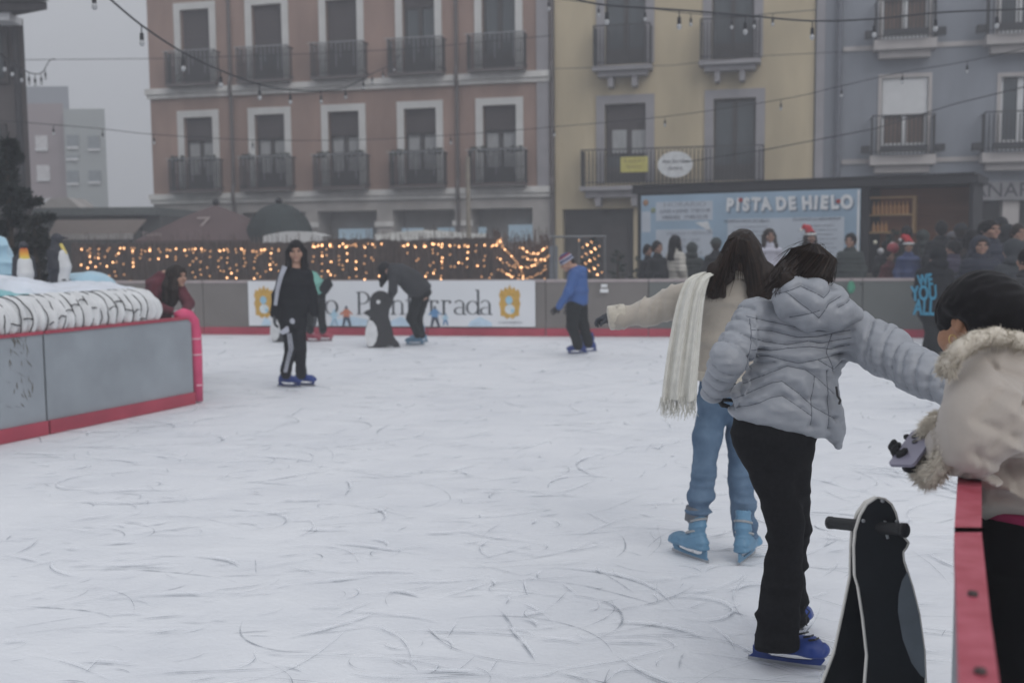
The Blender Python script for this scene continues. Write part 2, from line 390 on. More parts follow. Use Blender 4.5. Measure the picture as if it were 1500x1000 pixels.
M['stone'] = mat('stone', (.42, .40, .385), .85, .16, 1.2, .3, 14)
M['ptrim'] = mat('window_surround', (.62, .62, .61), .8, .06, 2)
M['cornice'] = mat('cornice_stone', (.68, .67, .65), .8, .12, 2.5)
M['iron'] = mat('black_iron', (.022, .022, .026), .6, .2, 5)
M['blind'] = mat('brown_blind', (.055, .045, .048), .75, .15, 3, .3, 8, stretch=(.2, .2, 8))
M['wood'] = mat('dark_window_wood', (.045, .04, .04), .6)
M['glass'] = mat('window_glass', (.06, .075, .085), .08, .1, 1, spec=.6)
M['curtain'] = mat('net_curtain', (.36, .37, .38), .9, .2, 4, stretch=(8, 8, .5))
M['pipe'] = mat('drain_pipe', (.11, .095, .095), .5)
M['yellow'] = mat('yellow_render', (.52, .44, .30), .9, .17, .9, .12, 40, stretch=(1, 1, .3))
M['ytrim'] = mat('grey_surround', (.32, .31, .33), .85, .08, 2)
M['blue'] = mat('blue_render', (.26, .28, .32), .9, .16, .9, .12, 40, stretch=(1, 1, .3))
M['pale'] = mat('pale_band', (.50, .47, .46), .85, .08, 2)
M['white'] = mat('white_paint', (.70, .71, .72), .6, .05, 3)
M['shop'] = mat('dark_shop_recess', (.05, .048, .05), .8, .3, 1)
M['icicle'] = mat('icicle_light_wire', (.40, .42, .45), .5)
name_i = [1]
def window(B, r, style, frame_t, trim, name='window', sill=False):
    """r = x0,x1,z0,z1 of the clear opening; things returned: the window part with sub-parts"""
    x0, x1, z0, z1 = r; t = frame_t
    f = MB().box(x0 - t, x0, -.05, .02, z0, z1 + t); f.box(x1, x1 + t, -.05, .02, z0, z1 + t); f.box(x0, x1, -.05, .02, z1, z1 + t)
    w = f.build(name, trim, B.e, local=True); D = .2
    bh = {'blind': 1.0, 'doors': .31, 'glass': .0, 'half': .62, 'dark': .14}[style]; zb = z1 - (z1 - z0) * bh
    if bh: MB().box(x0 + .03, x1 - .03, D - .06, D - .03, zb, z1).build('blind', M['blind'], w, local=True)
    if bh < 1:
        g = MB(); xm = (x0 + x1) / 2; T = .07
        for a, c in ((x0, xm), (xm, x1)):
            g.box(a, a + T, D - .02, D + .04, z0, zb); g.box(c - T, c, D - .02, D + .04, z0, zb); g.box(a + T, c - T, D - .02, D + .04, zb - T, zb); g.box(a + T, c - T, D - .02, D + .04, z0, z0 + .5)
            if style == 'doors': zz = z0 + .5 + (zb - z0 - .5) * .5; g.box(a + T, c - T, D - .02, D + .04, zz - .03, zz + .03)
        g.build('sash', M['wood'], w, local=True)
        MB().box(x0 + .01, x1 - .01, D + .045, D + .07, z0, zb).build('pane', M['curtain'] if style == 'doors' and name_i[0] % 3 else M['glass'], w, local=True); name_i[0] += 1
    return w
HT = 15.5
# ---- pink house
B = Bld('pink_house', 'dusty pink house with two rows of white framed balcony windows and grey stone base', 224, 806)
low = [292, 397, 504.5, 615, 732]; upp = [285.5, 392, 500, 614, 730.5]
zc1 = fz(500, 280); zc2 = fz(500, 119); zt1 = fz(500, 163.5); zt2 = fz(613, -8)
xs = [(B.p(a, 200)[0] + B.p(b, 60)[0]) / 2 for a, b in zip(low, upp)]
step = (xs[4] - xs[0]) / 4; xs = [xs[0] * .5 + .5 * xs[0] + step * k for k in range(5)]
hw = .56; tr = .24
holes = []; wins = []
for k, x in enumerate(xs):
    wins.append(((x - hw, x + hw, zc1 + .18, zt1), 'doors')); wins.append(((x - hw, x + hw, zc2 + .18, zt2), ['blind', 'half', 'blind', 'dark', 'glass'][k]))
for r, _ in wins: holes.append(r)
gz = fz(500, 309); gop = []
for a, c in ((-60, 20), (60, 130), (150, 235), (255, 340), (355, 448), (465, 552), (575, 666), (690, 780)):
    u0, u1 = B.p(a, 320)[0], B.p(c, 320)[0]
    if u0 > -B.w / 2 + .2: gop.append((u0, u1, 0, gz))
wall_holes(-B.w / 2, B.w / 2, zc1 - .0, HT, holes).build('wall', M['pink'], B.e, local=True)
wall_holes(-B.w / 2 - .03, B.w / 2 + .03, -.02, zc1 - .003, gop, 1.2).build('stone_base', M['stone'], B.e, local=True)
for (r, st) in wins: window(B, r, st, tr, M['ptrim'])
c = MB()
for zz, q in ((zc1 - .32, 1), (zc2 - .32, 1), (zc2 + zc2 - zc1, 1)):
    c.box(-B.w / 2 - .12, B.w / 2 + .02, -.16, -.002, zz + .14, zz + .34); c.box(-B.w / 2 - .08, B.w / 2 + .02, -.1, -.002, zz, zz + .13)
c.build('cornice', M['cornice'], B.e, local=True)
q = MB(); xr = B.w / 2
q.box(xr - .42, xr - .02, -.06, -.002, zc1 + .03, HT); q.build('corner_pilaster', M['ytrim'], B.e, local=True)
for k in (0, 1, 2, 3):      # base piers with mouldings
    pass
pm_ = MB()
for i in range(len(gop) - 1):
    a, c_ = gop[i][1], gop[i + 1][0]
    if c_ > a: pm_.box(a - .06, c_ + .06, -.07, -.032, gz - .55, gz - .38); pm_.box(a - .04, c_ + .04, -.05, -.032, gz - .9, gz - .8)
pm_.build('pier_moulding', M['cornice'], B.e, local=True)
for px in (341, 671, 810):
    x = B.p(px, 150)[0]; MB().tube([(x, -.12, 1.0), (x, -.12, zc1 - .4), (x, -.2, zc1 - .2), (x, -.2, zc1 + .1), (x, -.12, zc1 + .3), (x, -.12, zc2 - .4), (x, -.2, zc2 - .2), (x, -.2, zc2 + .1), (x, -.12, zc2 + .3), (x, -.12, HT)], .065, 8).build('drain_pipe', M['pipe'], B.e, local=True)
proto = None
for zb in (zc1, zc2):
    for k, x in enumerate(xs):
        bw = .93
        if proto is None:
            s = MB().box(-bw - .02, bw + .02, -.5, -.17, .0, .09); sl = s.build('balcony', M['pipe'], B.e, local=True)
            rl = rail_bars(-bw, bw, .1, 1.13, .46, 25); rl.box(-bw, bw, -.47, -.45, .6, .615)
            rl.build('railing', M['iron'], sl, local=True); proto = sl
            ic = MB(); rq = random.Random(3)
            for j in range(13):
                xx = -bw + 2 * bw * j / 12; ln = rq.choice([.2, .3, .5, .8]); ic.box(xx - .004, xx + .004, -.52, -.508, 1.18 - ln, 1.18)
            ic.box(-bw - .1, bw + .1, -.52, -.505, 1.18, 1.2); ic.build('icicle_lights', M['icicle'], sl, local=True)
        else: sl = rep(proto, B.e)
        sl.location = (x, 0, zb + .02)
for k in range(5):    # potted greenery on the lower balconies
    g = MB(); rq = random.Random(k)
    for j in range(60): 
        cx = xs[k] + rq.choice([-1, 1]) * rq.uniform(.35, .85); g.quad(*[(cx + rq.uniform(-.09, .09), -.42 + rq.uniform(-.08, .08), zc1 + 1.1 + rq.uniform(-.02, .24)) for _ in range(4)])
    g.build('balcony_plant', mat('leaf', (.05, .06, .05), .8), B.e, local=True)
# shop windows glowing pale blue behind the arcade
sh = mat('pale_shop_window', (.35, .45, .52), .3, .1, 1, emit=(.42, .58, .72), es=.22)
for a, c_, y0, y1 in ((496, 545, 335, 352), (588, 620, 334, 341), (641, 712, 333, 343), (745, 781, 329, 354)):
    r = B.rect(a, c_, y0, y1, -.9); MB().box(r[0], r[1], .9, .95, r[2], r[3]).build('shop_window', sh, B.e, local=True)
# ---- yellow house
B = Bld('yellow_house', 'pale yellow house with grey window surrounds and a long shared balcony', 813, 1191)
zs_ = B.p(985, 274)[1]; op = []
wn = [(886, 946, 152, 268, 'half'), (1045, 1107, 144, 262, 'glass'), (886, 946, -70, 96, 'glass'), (1043, 1105, -75, 90, 'dark')]
W_ = []
for a, c_, y0, y1, st in wn: r = B.rect(a, c_, y0, y1); W_.append((r, st))
z1b = B.p(910, 100)[1]; z2b = B.p(985, 272)[1]
W_ = [((r[0], r[1], (z2b if i < 2 else z1b) + .12, r[3]), st) for i, (r, st) in enumerate(W_)]
zg = B.p(870, 306)[1]; g0 = B.p(824, 340)[0]; g1 = B.p(928, 340)[0]; g2 = B.p(960, 340)[0]; g3 = B.p(1080, 340)[0]
wall_holes(-B.w / 2 + .003, B.w / 2, -.02, HT, [r for r, _ in W_] + [(g0, g1, 0, zg), (g2, g3, 0, zg)], .35).build('wall', M['yellow'], B.e, local=True)
for i, (r, st) in enumerate(W_): window(B, r, st, .27, M['ytrim'])
r = B.rect(896, 917, 190, 222); 
for a, c_ in ((896, 917), (925, 945)):
    r = B.rect(a, c_, 190, 224); MB().box(r[0], r[1], .13, .15, r[2], r[3]).build('curtain', M['curtain'], B.e, local=True)
rs = B.rect(870, 952, 45, 98, .5); sl = MB().box(rs[0] - .05, rs[1] + .05, -.6, -.002, z1b - .13, z1b); sl.box(rs[0] + .1, rs[1] - .1, -.45, -.002, z1b - .3, z1b - .131)
for xx in (rs[0] + .5, rs[1] - .5): sl.box(xx - .08, xx + .08, -.4, -.002, z1b - .62, z1b - .301)
bal = sl.build('balcony', M['ytrim'], B.e, local=True); rail_bars(rs[0], rs[1], z1b + .02, z1b + 1.18, .55, 17).build('railing', M['iron'], bal, local=True)
b2 = rep(bal, B.e); b2.location = (B.p(1070, 90)[0] - (rs[0] + rs[1]) / 2, 0, .02)
x0, x1 = B.p(852, 250, .5)[0], B.p(1118, 250, .5)[0]
sl = MB().box(x0 - .05, x1 + .05, -.62, -.002, z2b - .13, z2b); sl.box(x0 + .1, x1 - .1, -.45, -.002, z2b - .34, z2b - .131)
for k in range(5): xx = x0 + .5 + (x1 - x0 - 1) * k / 4; sl.box(xx - .09, xx + .09, -.42, -.002, z2b - .62, z2b - .341)
bal = sl.build('balcony', M['ytrim'], B.e, local=True); rail_bars(x0, x1, z2b + .02, z2b + 1.08, .55, 46).build('railing', M['iron'], bal, local=True)
MB().box(g0 + .02, g1 - .02, .3, .34, 0, zg).build('shop_front', M['shop'], B.e, local=True)
MB().box((g0 + g1) / 2 + .1, g1 - .2, .24, .29, 0, zg - .5).build('door', M['wood'], B.e, local=True)
MB().box(g2 + .02, g3 - .02, .3, .34, 0, zg).build('shop_front', M['shop'], B.e, local=True)
def facobj(name, m, build, px, py, off, label, cat):
    u, z = fp(px, py, off); e = empty(name, FO + FE * u + FN * off + V((0, 0, z)), -TH); tag(e, label, cat); return e
e = facobj('balcony_sign', None, None, 929, 241, .6, 'small yellow rectangular sign hanging on the long balcony railing', 'sign')
s = 36 / F
MB().box(-19 * s, 19 * s, -.012, .012, -10.5 * s, 10.5 * s).build('panel', mat('yellow_sign', (.55, .50, .13), .6, .1, 8), e, local=True)
for k, (t, zz, h) in enumerate((('SE ALQUILA', .11, .13), ('TELEFONO', -.07, .1))): text_mesh('lettering', t, h, mat('sign_ink', (.28, .22, .08)), e, Matrix.Translation((0, -.016, zz)) @ Matrix.Rotation(R(90), 4, 'X'))
e = facobj('balcony_sign', None, None, 989, 241, .6, 'white oval sign with two lines of script on the long balcony railing', 'sign')
MB().prism([(24 * s * math.cos(a), 18 * s * math.sin(a)) for a in [2 * math.pi * k / 40 for k in range(40)]], (0, -.012, 0), (1, 0, 0), (0, 0, 1), (0, .024, 0)).build('panel', mat('oval_sign', (.66, .68, .69), .6), e, local=True)
for t, zz, h in (('Ana Sorribas', .1, .16), ('Estética', -.11, .14)): text_mesh('lettering', t, h, mat('sign_grey_ink', (.09, .09, .12)), e, Matrix.Translation((0, -.017, zz)) @ Matrix.Rotation(R(90), 4, 'X'), shear=.3)
# ---- blue house
B = Bld('blue_house', 'grey blue house with planter balconies beyond the black kiosk', 1192.5, 1800)
zb2 = B.p(1320, 229)[1]; zb1 = B.p(1324, 62)[1]
wn = [(1291, 1359, 114, 228, 'w'), (1465, 1525, 112, 216, 'g'), (1293, 1362, -60, 60, 'w'), (1465, 1525, -60, 50, 'g'), (1640, 1700, 100, 210, 'g')]
W_ = []
for i, (a, c_, y0, y1, st) in enumerate(wn):
    r = B.rect(a, c_, y0, y1); W_.append(((r[0], r[1], (zb1 if i in (2, 3) else zb2) + .1, r[3]), st))
zg = B.p(1460, 293)[1]
wall_holes(-B.w / 2 + .003, B.w / 2, zg - .02, HT, [r for r, _ in W_], .3).build('wall', M['blue'], B.e, local=True)
MB().box(-B.w / 2 + .01, B.w / 2, .6, .65, 0, zg - .03).build('shop_front', M['shop'], B.e, local=True)
for k in range(5): x = -B.w / 2 + .01 + k * (B.w - .5) / 4; MB().box(x, x + .45, 0, .55, 0, zg - .025).build('pier', M['pale'], B.e, local=True)
brc = mat('brown_curtain', (.14, .085, .06), .8, .4, 6, stretch=(5, 1, .3))
for r, st in W_:
    x0, x1, z0, z1 = r; f = MB().box(x0 - .1, x0, -.03, .02, z0, z1 + .12); f.box(x1, x1 + .1, -.03, .02, z0, z1 + .12); f.box(x0, x1, -.03, .02, z1, z1 + .12)
    w_ = f.build('window', M['pale'], B.e, local=True); xm = (x0 + x1) / 2; zm = z0 + (z1 - z0) * .5
    g = MB()
    for a, c_ in ((x0, xm), (xm, x1)): g.box(a, a + .08, .1, .16, z0, z1); g.box(c_ - .08, c_, .1, .16, z0, z1); g.box(a + .08, c_ - .08, .1, .16, z0, z0 + .3)
    g.build('sash', M['white'], w_, local=True); MB().box(x0, x1, .17, .19, z0, z1).build('pane', brc if st == 'w' else M['glass'], w_, local=True)
    if st == 'w': MB().box(x0 + .02, x1 - .02, .04, .08, zm, z1).build('blind', M['white'], w_, local=True)
bars = {}
for (a, c_, yb, zz) in ((1277, 1368, 230, zb2), (1441, 1538, 222, zb2), (1283, 1370, 62, zb1), (1448, 1540, 50, zb1), (1620, 1710, 222, zb2)):
    x0, x1 = B.p(a, yb, .5)[0], B.p(c_, yb, .5)[0]
    bal = MB().box(x0 - .05, x1 + .05, -.6, -.002, zz - .28, zz); bal.box(x0 + .1, x1 - .1, -.4, -.002, zz - .5, zz - .281); bal = bal.build('balcony', M['pale'], B.e, local=True)
    rail_bars(x0, x1, zz + .02, zz + 1.1, .55, 15).build('railing', M['iron'], bal, local=True)
    MB().box(x0 + .2, x1 - .2, -.8, -.62, zz + .08, zz + .26).box(x0 - .3, x0 - .06, -.5, -.2, zz + .1, zz + .3).box(x1 + .06, x1 + .3, -.5, -.2, zz + .1, zz + .3).build('planter', M['iron'], bal, local=True)
c = MB()
for zz in (zb2 - .2, zb1 - .2): c.box(B.p(1233, 200)[0], B.w / 2, -.05, -.002, zz, zz + .14)
c.build('string_course', M['pale'], B.e, local=True)
MB().box(-B.w / 2 + .01, B.p(1207, 150)[0], -.1, -.002, zg, HT).build('corner_pilaster', M['ytrim'], B.e, local=True)
x = B.p(1228, 150)[0]; MB().tube([(x, -.14, 2), (x, -.14, HT)], .09, 8).build('drain_pipe', mat('grey_pipe', (.13, .14, .17), .5), B.e, local=True)
r = B.rect(1428, 1600, 265, 292, .12); MB().box(r[0], r[1], -.12, -.003, r[2], r[3]).build('shop_sign', mat('sign_band', (.26, .255, .27), .6), B.e, local=True)
u, z = fp(1461, 279.5, .13); text_mesh('lettering', 'ANAR', .58, mat('grey_letters', (.055, .055, .065)), B.e, Matrix.Translation((u - B.uc + .12, -.13, z)) @ Matrix.Rotation(R(90), 4, 'X'), sx=1.02)
# ---- dark house at the left edge
ld = empty('brown_house', P(-60, 350, 24.0) * 1, 0); ld.location.z = 0; tag(ld, 'dark brown house with an overhanging tiled eave at the left edge', 'building')
dm = mat('dark_render', (.085, .075, .075), .9, .15, .6, .2, 30)
A1 = P(42, 200, 24); w1 = MB(); zt = P(30, 28, 24).z
w1.prism([(P(-300, 200, 24).x, 0), (A1.x, 0), (A1.x, zt), (P(-300, 200, 24).x, zt)], (0, 24, 0), (1, 0, 0), (0, 0, 1), (-4.6, 9, 0)); w1.build('wall', dm, ld)
eb = MB(); xe = P(72, 15, 23.2).x; x_ = P(-300, 0, 24).x
eb.prism([(x_, zt), (xe, zt), (xe, zt + .16), (x_, zt + .16)], (0, 23.1, 0), (1, 0, 0), (0, 0, 1), (-16, 10, 0))
eb.prism([(x_, zt + .163), (xe + .1, zt + .163), (xe - .7, zt + .55), (x_, zt + 2.2)], (0, 23.0, 0), (1, 0, 0), (0, 0, 1), (-16.5, 10.5, 0)); eb.build('roof', mat('dark_tiles', (.035, .032, .035), .8, .4, 4), ld)
MB().box(A1.x - .42, A1.x + .02, 23.3, 23.9, zt - .16, zt - .01).build('gutter_end', M['white'], ld)
for y0, y1 in ((42, 122), (182, 300)):
    a, b_ = P(-34, y0, 24), P(16, y1, 24); f = MB().box(a.x, b_.x, 23.9, 23.998, b_.z, a.z); wd = f.build('window', M['wood'], ld)
    MB().box(a.x + .1, b_.x - .1, 23.87, 23.897, b_.z + .1, a.z - .1).build('pane', mat('dark_glass', (.05, .06, .065), .15), wd)
MB().tube([(A1.x - .12, 23.85, 0), (A1.x - .12, 23.85, zt - .2)], .07, 8).build('drain_pipe', M['iron'], ld)
# ---- far grey blocks in the fog
def block(name, label, px0, px1, pyt, Y, c, win, dep=10):
    a = P(px0, pyt, Y); b_ = P(px1, pyt, Y); e = empty(name, ((a.x + b_.x) / 2, Y, 0)); tag(e, label, 'building')
    MB().prism([(a.x, -.02), (b_.x, -.02), (b_.x, a.z), (a.x, a.z)][::-1], (0, Y, 0), (1, 0, 0), (0, 0, 1), (b_.x * dep / Y * 1.1, dep, 0)).build('wall', mat('far_wall', c, .9, .05, .2), e)
    for (x0, x1, y0, y1, mm) in win:
        p, q = P(x0, y0, Y), P(x1, y1, Y); f = MB().box(p.x, q.x, Y - .06, Y + .002, q.z, p.z).build('window', mm, e)
        MB().box(p.x, q.x, Y - .12, Y - .05, q.z - .12, q.z).build('sill', M['white'], f)
lw = mat('light_shutter', (.62, .61, .62), .7); dw = mat('grey_shutter', (.25, .28, .30), .7)
block('apartment_block', 'mauve apartment block with pale shuttered windows fading into the fog', 40, 92, 152, 62, (.34, .29, .30), [(52, 71, 199, 218, lw), (54, 74, 242, 262, lw), (54, 76, 290, 304, lw)])
block('apartment_block', 'pale greenish apartment block with faint windows fading into the fog', 92.2, 153, 160, 61, (.40, .43, .43), [(98, 116, 198, 215, dw), (129, 147, 199, 218, dw), (98, 116, 250, 268, dw), (130, 148, 250, 266, dw), (98, 116, 228, 232, dw)])
block('apartment_block', 'bare grey block rising highest behind the two pale ones', 38, 100, 127, 84, (.26, .28, .31), [])
# ---- low pavilion and terrace awning left of the pink house
pv_ = empty('terrace_pavilion', P(140, 350, 34)); pv_.location.z = 0; tag(pv_, 'low terrace pavilion with grey flat roof edge left of the pink house', 'pavilion')
a = P(42, 306, 34); b_ = P(232, 302, 34); MB().box(a.x, b_.x, 33.8, 40, a.z - .22, a.z + .02).build('roof', mat('roof_edge', (.13, .15, .15), .6), pv_)
MB().box(a.x - 1, b_.x, 34.2, 39.8, -.02, a.z - .221).build('wall', mat('pav_wall', (.085, .09, .09), .8, .2, 1), pv_)
b2 = P(92, 296, 36); MB().prism([(P(50, 305, 36).x, a.z + .021), (P(74, 290, 36).x, a.z + .4), (P(100, 294, 36).x, a.z + .42), (P(120, 303, 36).x, a.z + .021)], (0, 36, 0), (1, 0, 0), (0, 0, 1), (0, 1.5, 0)).build('roof_lantern', M['stone'], pv_)
aw = empty('terrace_awning', P(130, 350, 31)); aw.location.z = 0; tag(aw, 'wide brown sloping terrace awning with a pale valance behind the light fence', 'awning')
p = [P(70, 345, 30), P(195, 342, 30), P(215, 321, 33), P(82, 320, 33)]
for q_ in p: pass
z0 = p[0].z; z1 = p[2].z
m_ = MB(); m_.poly([(p[0].x, 30, z0), (p[1].x, 30, z0), (p[2].x, 33, z1), (p[3].x, 33, z1)]); m_.poly([(p[0].x, 30, z0 - .03), (p[3].x, 33, z1 - .03), (p[2].x, 33, z1 - .03), (p[1].x, 30, z0 - .03)]); m_.build('canopy', mat('brown_canvas', (.16, .13, .115), .9), aw)
MB().box(p[0].x, p[1].x, 29.95, 29.99, z0 - .12, z0 + .03).build('valance', mat('pale_valance', (.42, .40, .39), .8), aw)
for x in (p[0].x + .1, p[1].x - .1): MB().box(x - .03, x + .03, 30.05, 30.11, 0, z0 - .035).build('post', M['iron'], aw)
for x in (p[3].x + .1, p[2].x - .1): MB().box(x - .03, x + .03, 32.8, 32.86, 0, z1 - .04).build('post', M['iron'], aw)
def parasol(name, label, px, Y, apex_y, rim_y, pxw, mtl, n=8, dome=False, txt=None):
    c = P(px, rim_y, Y); r = pxw / 2 * Y / F; za = P(px, apex_y, Y).z; e = empty(name, (c.x, Y, 0)); tag(e, label, 'parasol')
    b = MB(); rings = []; K = 8 if dome else 3
    for k in range(K + 1):
        t = k / K; rr_ = r * (math.sin(t * math.pi / 2) if dome else (t if t < .999 else 1)) + .02
        z = za - (za - c.z) * ((1 - math.cos(t * math.pi / 2)) if dome else t ** 1.15); rings.append([(c.x + rr_ * math.cos(2 * math.pi * (j + .5) / n), Y + rr_ * math.sin(2 * math.pi * (j + .5) / n), z) for j in range(n)])
    rings.append([(x, y, z - .22) for x, y, z in rings[-1]])
    for k in range(len(rings) - 1):
        for j in range(n): b.quad(rings[k][j], rings[k + 1][j], rings[k + 1][(j + 1) % n], rings[k][(j + 1) % n])
    b.build('canopy', mtl, e); MB().tube([(c.x, Y, 0), (c.x, Y, za + .02)], .035, 8).build('pole', M['iron'], e)
    MB().sphere((c.x, Y, za + .06), .09, 8, 6).build('finial', M['iron'], e); MB().tube([(c.x, Y, 0), (c.x, Y, .08)], .35, 16).build('base', M['iron'], e)
    return e, c, za, r
e, c, za, r = parasol('parasol', 'large brown square terrace parasol with a faded letter Z', 318, 28, 300, 352, 252, mat('brown_parasol', (.105, .072, .072), .9, .12, 1), 4)
def onslope(e, c, za, r, dx, t, Y, s, size, m):
    zz = za - (za - c.z) * t ** 1.15; y = Y - (r * t + .02) * math.cos(math.pi / 4) - .03
    text_mesh('lettering', s, size, m, e, Matrix.Translation((dx, y - Y, zz)) @ Matrix.Rotation(R(65), 4, 'X'))
fm = mat('faded_print', (.33, .28, .27), .8)
onslope(e, c, za, r, P(289, 330, 26.5).x - c.x, .62, 28, 'Z', .55, fm); onslope(e, c, za, r, P(219, 338, 26.5).x - c.x, .86, 28, 'Tierra', .2, fm)
parasol('parasol', 'dark green domed parasol beside the brown one', 410, 27, 298, 352, 96, mat('green_parasol', (.032, .042, .042), .9, .15, 2), 12, True)
e = empty('food_cart', P(432, 350, 26)); e.location.z = 0; tag(e, 'small cart with a white curved canopy behind the light fence', 'cart')
q0, q1 = P(391, 362, 26), P(478, 342, 26); zt_ = P(430, 339, 26).z; wc = mat('white_canopy', (.6, .6, .6), .6, .08, 3)
b = MB(); nseg = 10
for k in range(nseg):
    a0, a1 = k / nseg, (k + 1) / nseg; f = lambda t: q0.z + .12 + (zt_ - q0.z - .12) * math.sin(math.pi * (.12 + .76 * t)) ** .6
    x0, x1 = q0.x + (q1.x - q0.x) * a0, q0.x + (q1.x - q0.x) * a1
    b.quad((x0, 25.6, f(a0)), (x1, 25.6, f(a1)), (x1, 26.8, f(a1)), (x0, 26.8, f(a0))); b.quad((x0, 25.59, q0.z), (x1, 25.59, q0.z), (x1, 25.6, f(a1)), (x0, 25.6, f(a0)))
b.build('canopy', wc, e); MB().box(q0.x + .1, q1.x - .1, 25.8, 26.7, .25, 1.05).build('counter', mat('cart_wood', (.14, .1, .08)), e)
for x in (q0.x + .08, q1.x - .08):
    MB().box(x - .03, x + .03, 25.65, 25.71, .02, q0.z + .1).build('post', M['iron'], e); MB().tube([(x, 25.8, .22), (x + .06, 25.8, .22)], .22, 16).build('wheel', M['iron'], e)
# long white banner cloth / roller in front of the arcade
e = empty('terrace_cover', P(640, 350, 30)); e.location.z = 0; tag(e, 'long grey white terrace cover sagging above the light fence', 'canopy')
b = MB(); pts = []
for k in range(17):
    t = k / 16; px = 548 + t * 165; yb = 352 - 6 * t ** 2 + 2 * math.sin(t * 9); yt = 341 - 2 * t + 3 * math.sin(2 + t * 6); pts.append((P(px, yb, 30), P(px, yt, 30.6)))
for k in range(16): b.quad(pts[k][0], pts[k + 1][0], pts[k + 1][1], pts[k][1])
b.build('cloth', mat('terrace_cloth', (.42, .42, .40), .8, .15, 2), e)
for k in (0, 8, 16): MB().tube([(pts[k][1].x, 30.6, 0), (pts[k][1].x, 30.6, pts[k][1].z)], .04, 6).build('post', M['pipe'], e)
a = P(685, 230, 27); e = MB().tube([(a.x, 27, 0), (a.x, 27, a.z)], [.07, .05], 10).build('flag_pole', mat('beige_pole', (.27, .24, .20), .7)); tag(e, 'tall bare beige pole in front of the pink house', 'pole')
# ---------------------------------------------------------------- rink boards
bm_ = mat('grey_board', (.125, .135, .13), .5, .1, 1.5); bm2 = mat('brown_grey_board', (.17, .155, .145), .5, .1, 1.5); railm = mat('board_rail', (.36, .31, .31), .5); kick = mat('red_kick_strip', (.36, .045, .075), .5, .15, 3)
BH = 1.0
def seg_pts():
    out = []
    for i in range(4):
        a, b = FB[i], FB[i + 1]; n = max(1, round((b - a).length / 2.0))
        for k in range(n): out.append((a.lerp(b, k / n), a.lerp(b, (k + 1) / n), i))
    return out
names = iter(['far grey rink board panel with red kick strip, number unseen'])
banx0, banx1 = G(367, 490).x, G(785, 492).x
def board(a, b, m, label, h=BH, kickh=.14, grp='boards along the far side of the rink'):
    c = (a + b) / 2; e = empty('rink_board', (c.x, c.y, 0)); tag(e, label, 'barrier', grp); d = (b - a).normalized(); a2 = a + d * .008; b2 = b - d * .008
    MB().obox(a2, b2, .02, .02, h - .05).build('panel', m, e); MB().obox(a2, b2, .035, h - .049, h).build('top_rail', railm, e)
    nrm = V((d.y, -d.x, 0)); MB().obox(a2 + nrm * .034, b2 + nrm * .034, .012, 0.004, kickh).build('kick_strip', kick, e); return e
def pxof(p):
    q = p - CAM; u = q.dot(rt) / q.dot(FW); return 750 + u * F
for a, b, i in seg_pts():
    m_ = (pxof(a) + pxof(b)) / 2
    where = 'behind the white town banner' if 367 < m_ < 785 else ('left of the white town banner' if m_ <= 367 else 'right of the white town banner')
    board(a, b, bm2 if m_ < 900 else bm_, 'grey far rink board with red kick strip ' + where, grp='far rink boards ' + where)
# banner
a = FB[1].lerp(FB[2], (banx0 - FB[1].x) / (FB[2].x - FB[1].x)); b = FB[1].lerp(FB[2], (banx1 - FB[1].x) / (FB[2].x - FB[1].x)); d = (b - a).normalized(); nn = V((d.y, -d.x, 0))
L_ = (b - a).length; c = (a + b) / 2 + nn * .056
bz0, bz1 = .17, .985
ban = empty('town_banner', (c.x, c.y, 0), math.atan2(d.y, d.x)); tag(ban, 'long white banner with town name, two gold crests and tiny painted skaters', 'banner')
MB().box(-L_ / 2, L_ / 2, -.006, .006, bz0, bz1).build('cloth', mat('banner_white', (.70, .72, .75), .6, .04, 1, .15, 3), ban, local=True)
ink = mat('banner_ink', (.045, .05, .06), .6)
def bx(px): return (px - 576) / (785 - 367) * L_
def bz(py): return bz0 + (480 - py) / (480 - 414) * (bz1 - bz0)
# letters drawn from strokes with serifs; cap height 36 px (428..463), x height 22
lt = MB(); DY = -.012
def stroke(p, q, w, w2=None):
    p = V((p[0], p[1])); q = V((q[0], q[1])); dd = (q - p); n_ = V((-dd.y, dd.x)).normalized() * w / 2
    poly = [p - n_, q - n_, q + n_, p + n_]; lt.prism([(bx(v.x), bz(v.y)) for v in poly], (0, DY, 0), (1, 0, 0), (0, 0, 1), (0, .004, 0))
def arc(cx, cy, rx, ry, a0, a1, wt, wn, n=18):    # wt at the sides, wn top/bottom
    for k in range(n):
        t0 = R(a0 + (a1 - a0) * k / n); t1 = R(a0 + (a1 - a0) * (k + 1) / n)
        def pt(t, s): w_ = wn + (wt - wn) * abs(math.cos(t)) ** 1.5; return (bx(cx + (rx + s * w_ / 2) * math.cos(t)), bz(cy - (ry + s * w_ / 2 * .8) * math.sin(t)))
        lt.prism([pt(t0, -1), pt(t1, -1), pt(t1, 1), pt(t0, 1)], (0, DY - .0001 * (k % 2), 0), (1, 0, 0), (0, 0, 1), (0, .004, 0))
BL, XH, CH = 463, 442, 430
def stem(x, top, w=3.2, s0=True, s1=True):
    stroke((x, top), (x, BL), w)
    if s0: stroke((x - 4, BL - .6), (x + 4, BL - .6), 1.2)
    if s1: stroke((x - 4, top + .6), (x + 1.5, top + .6), 1.2)
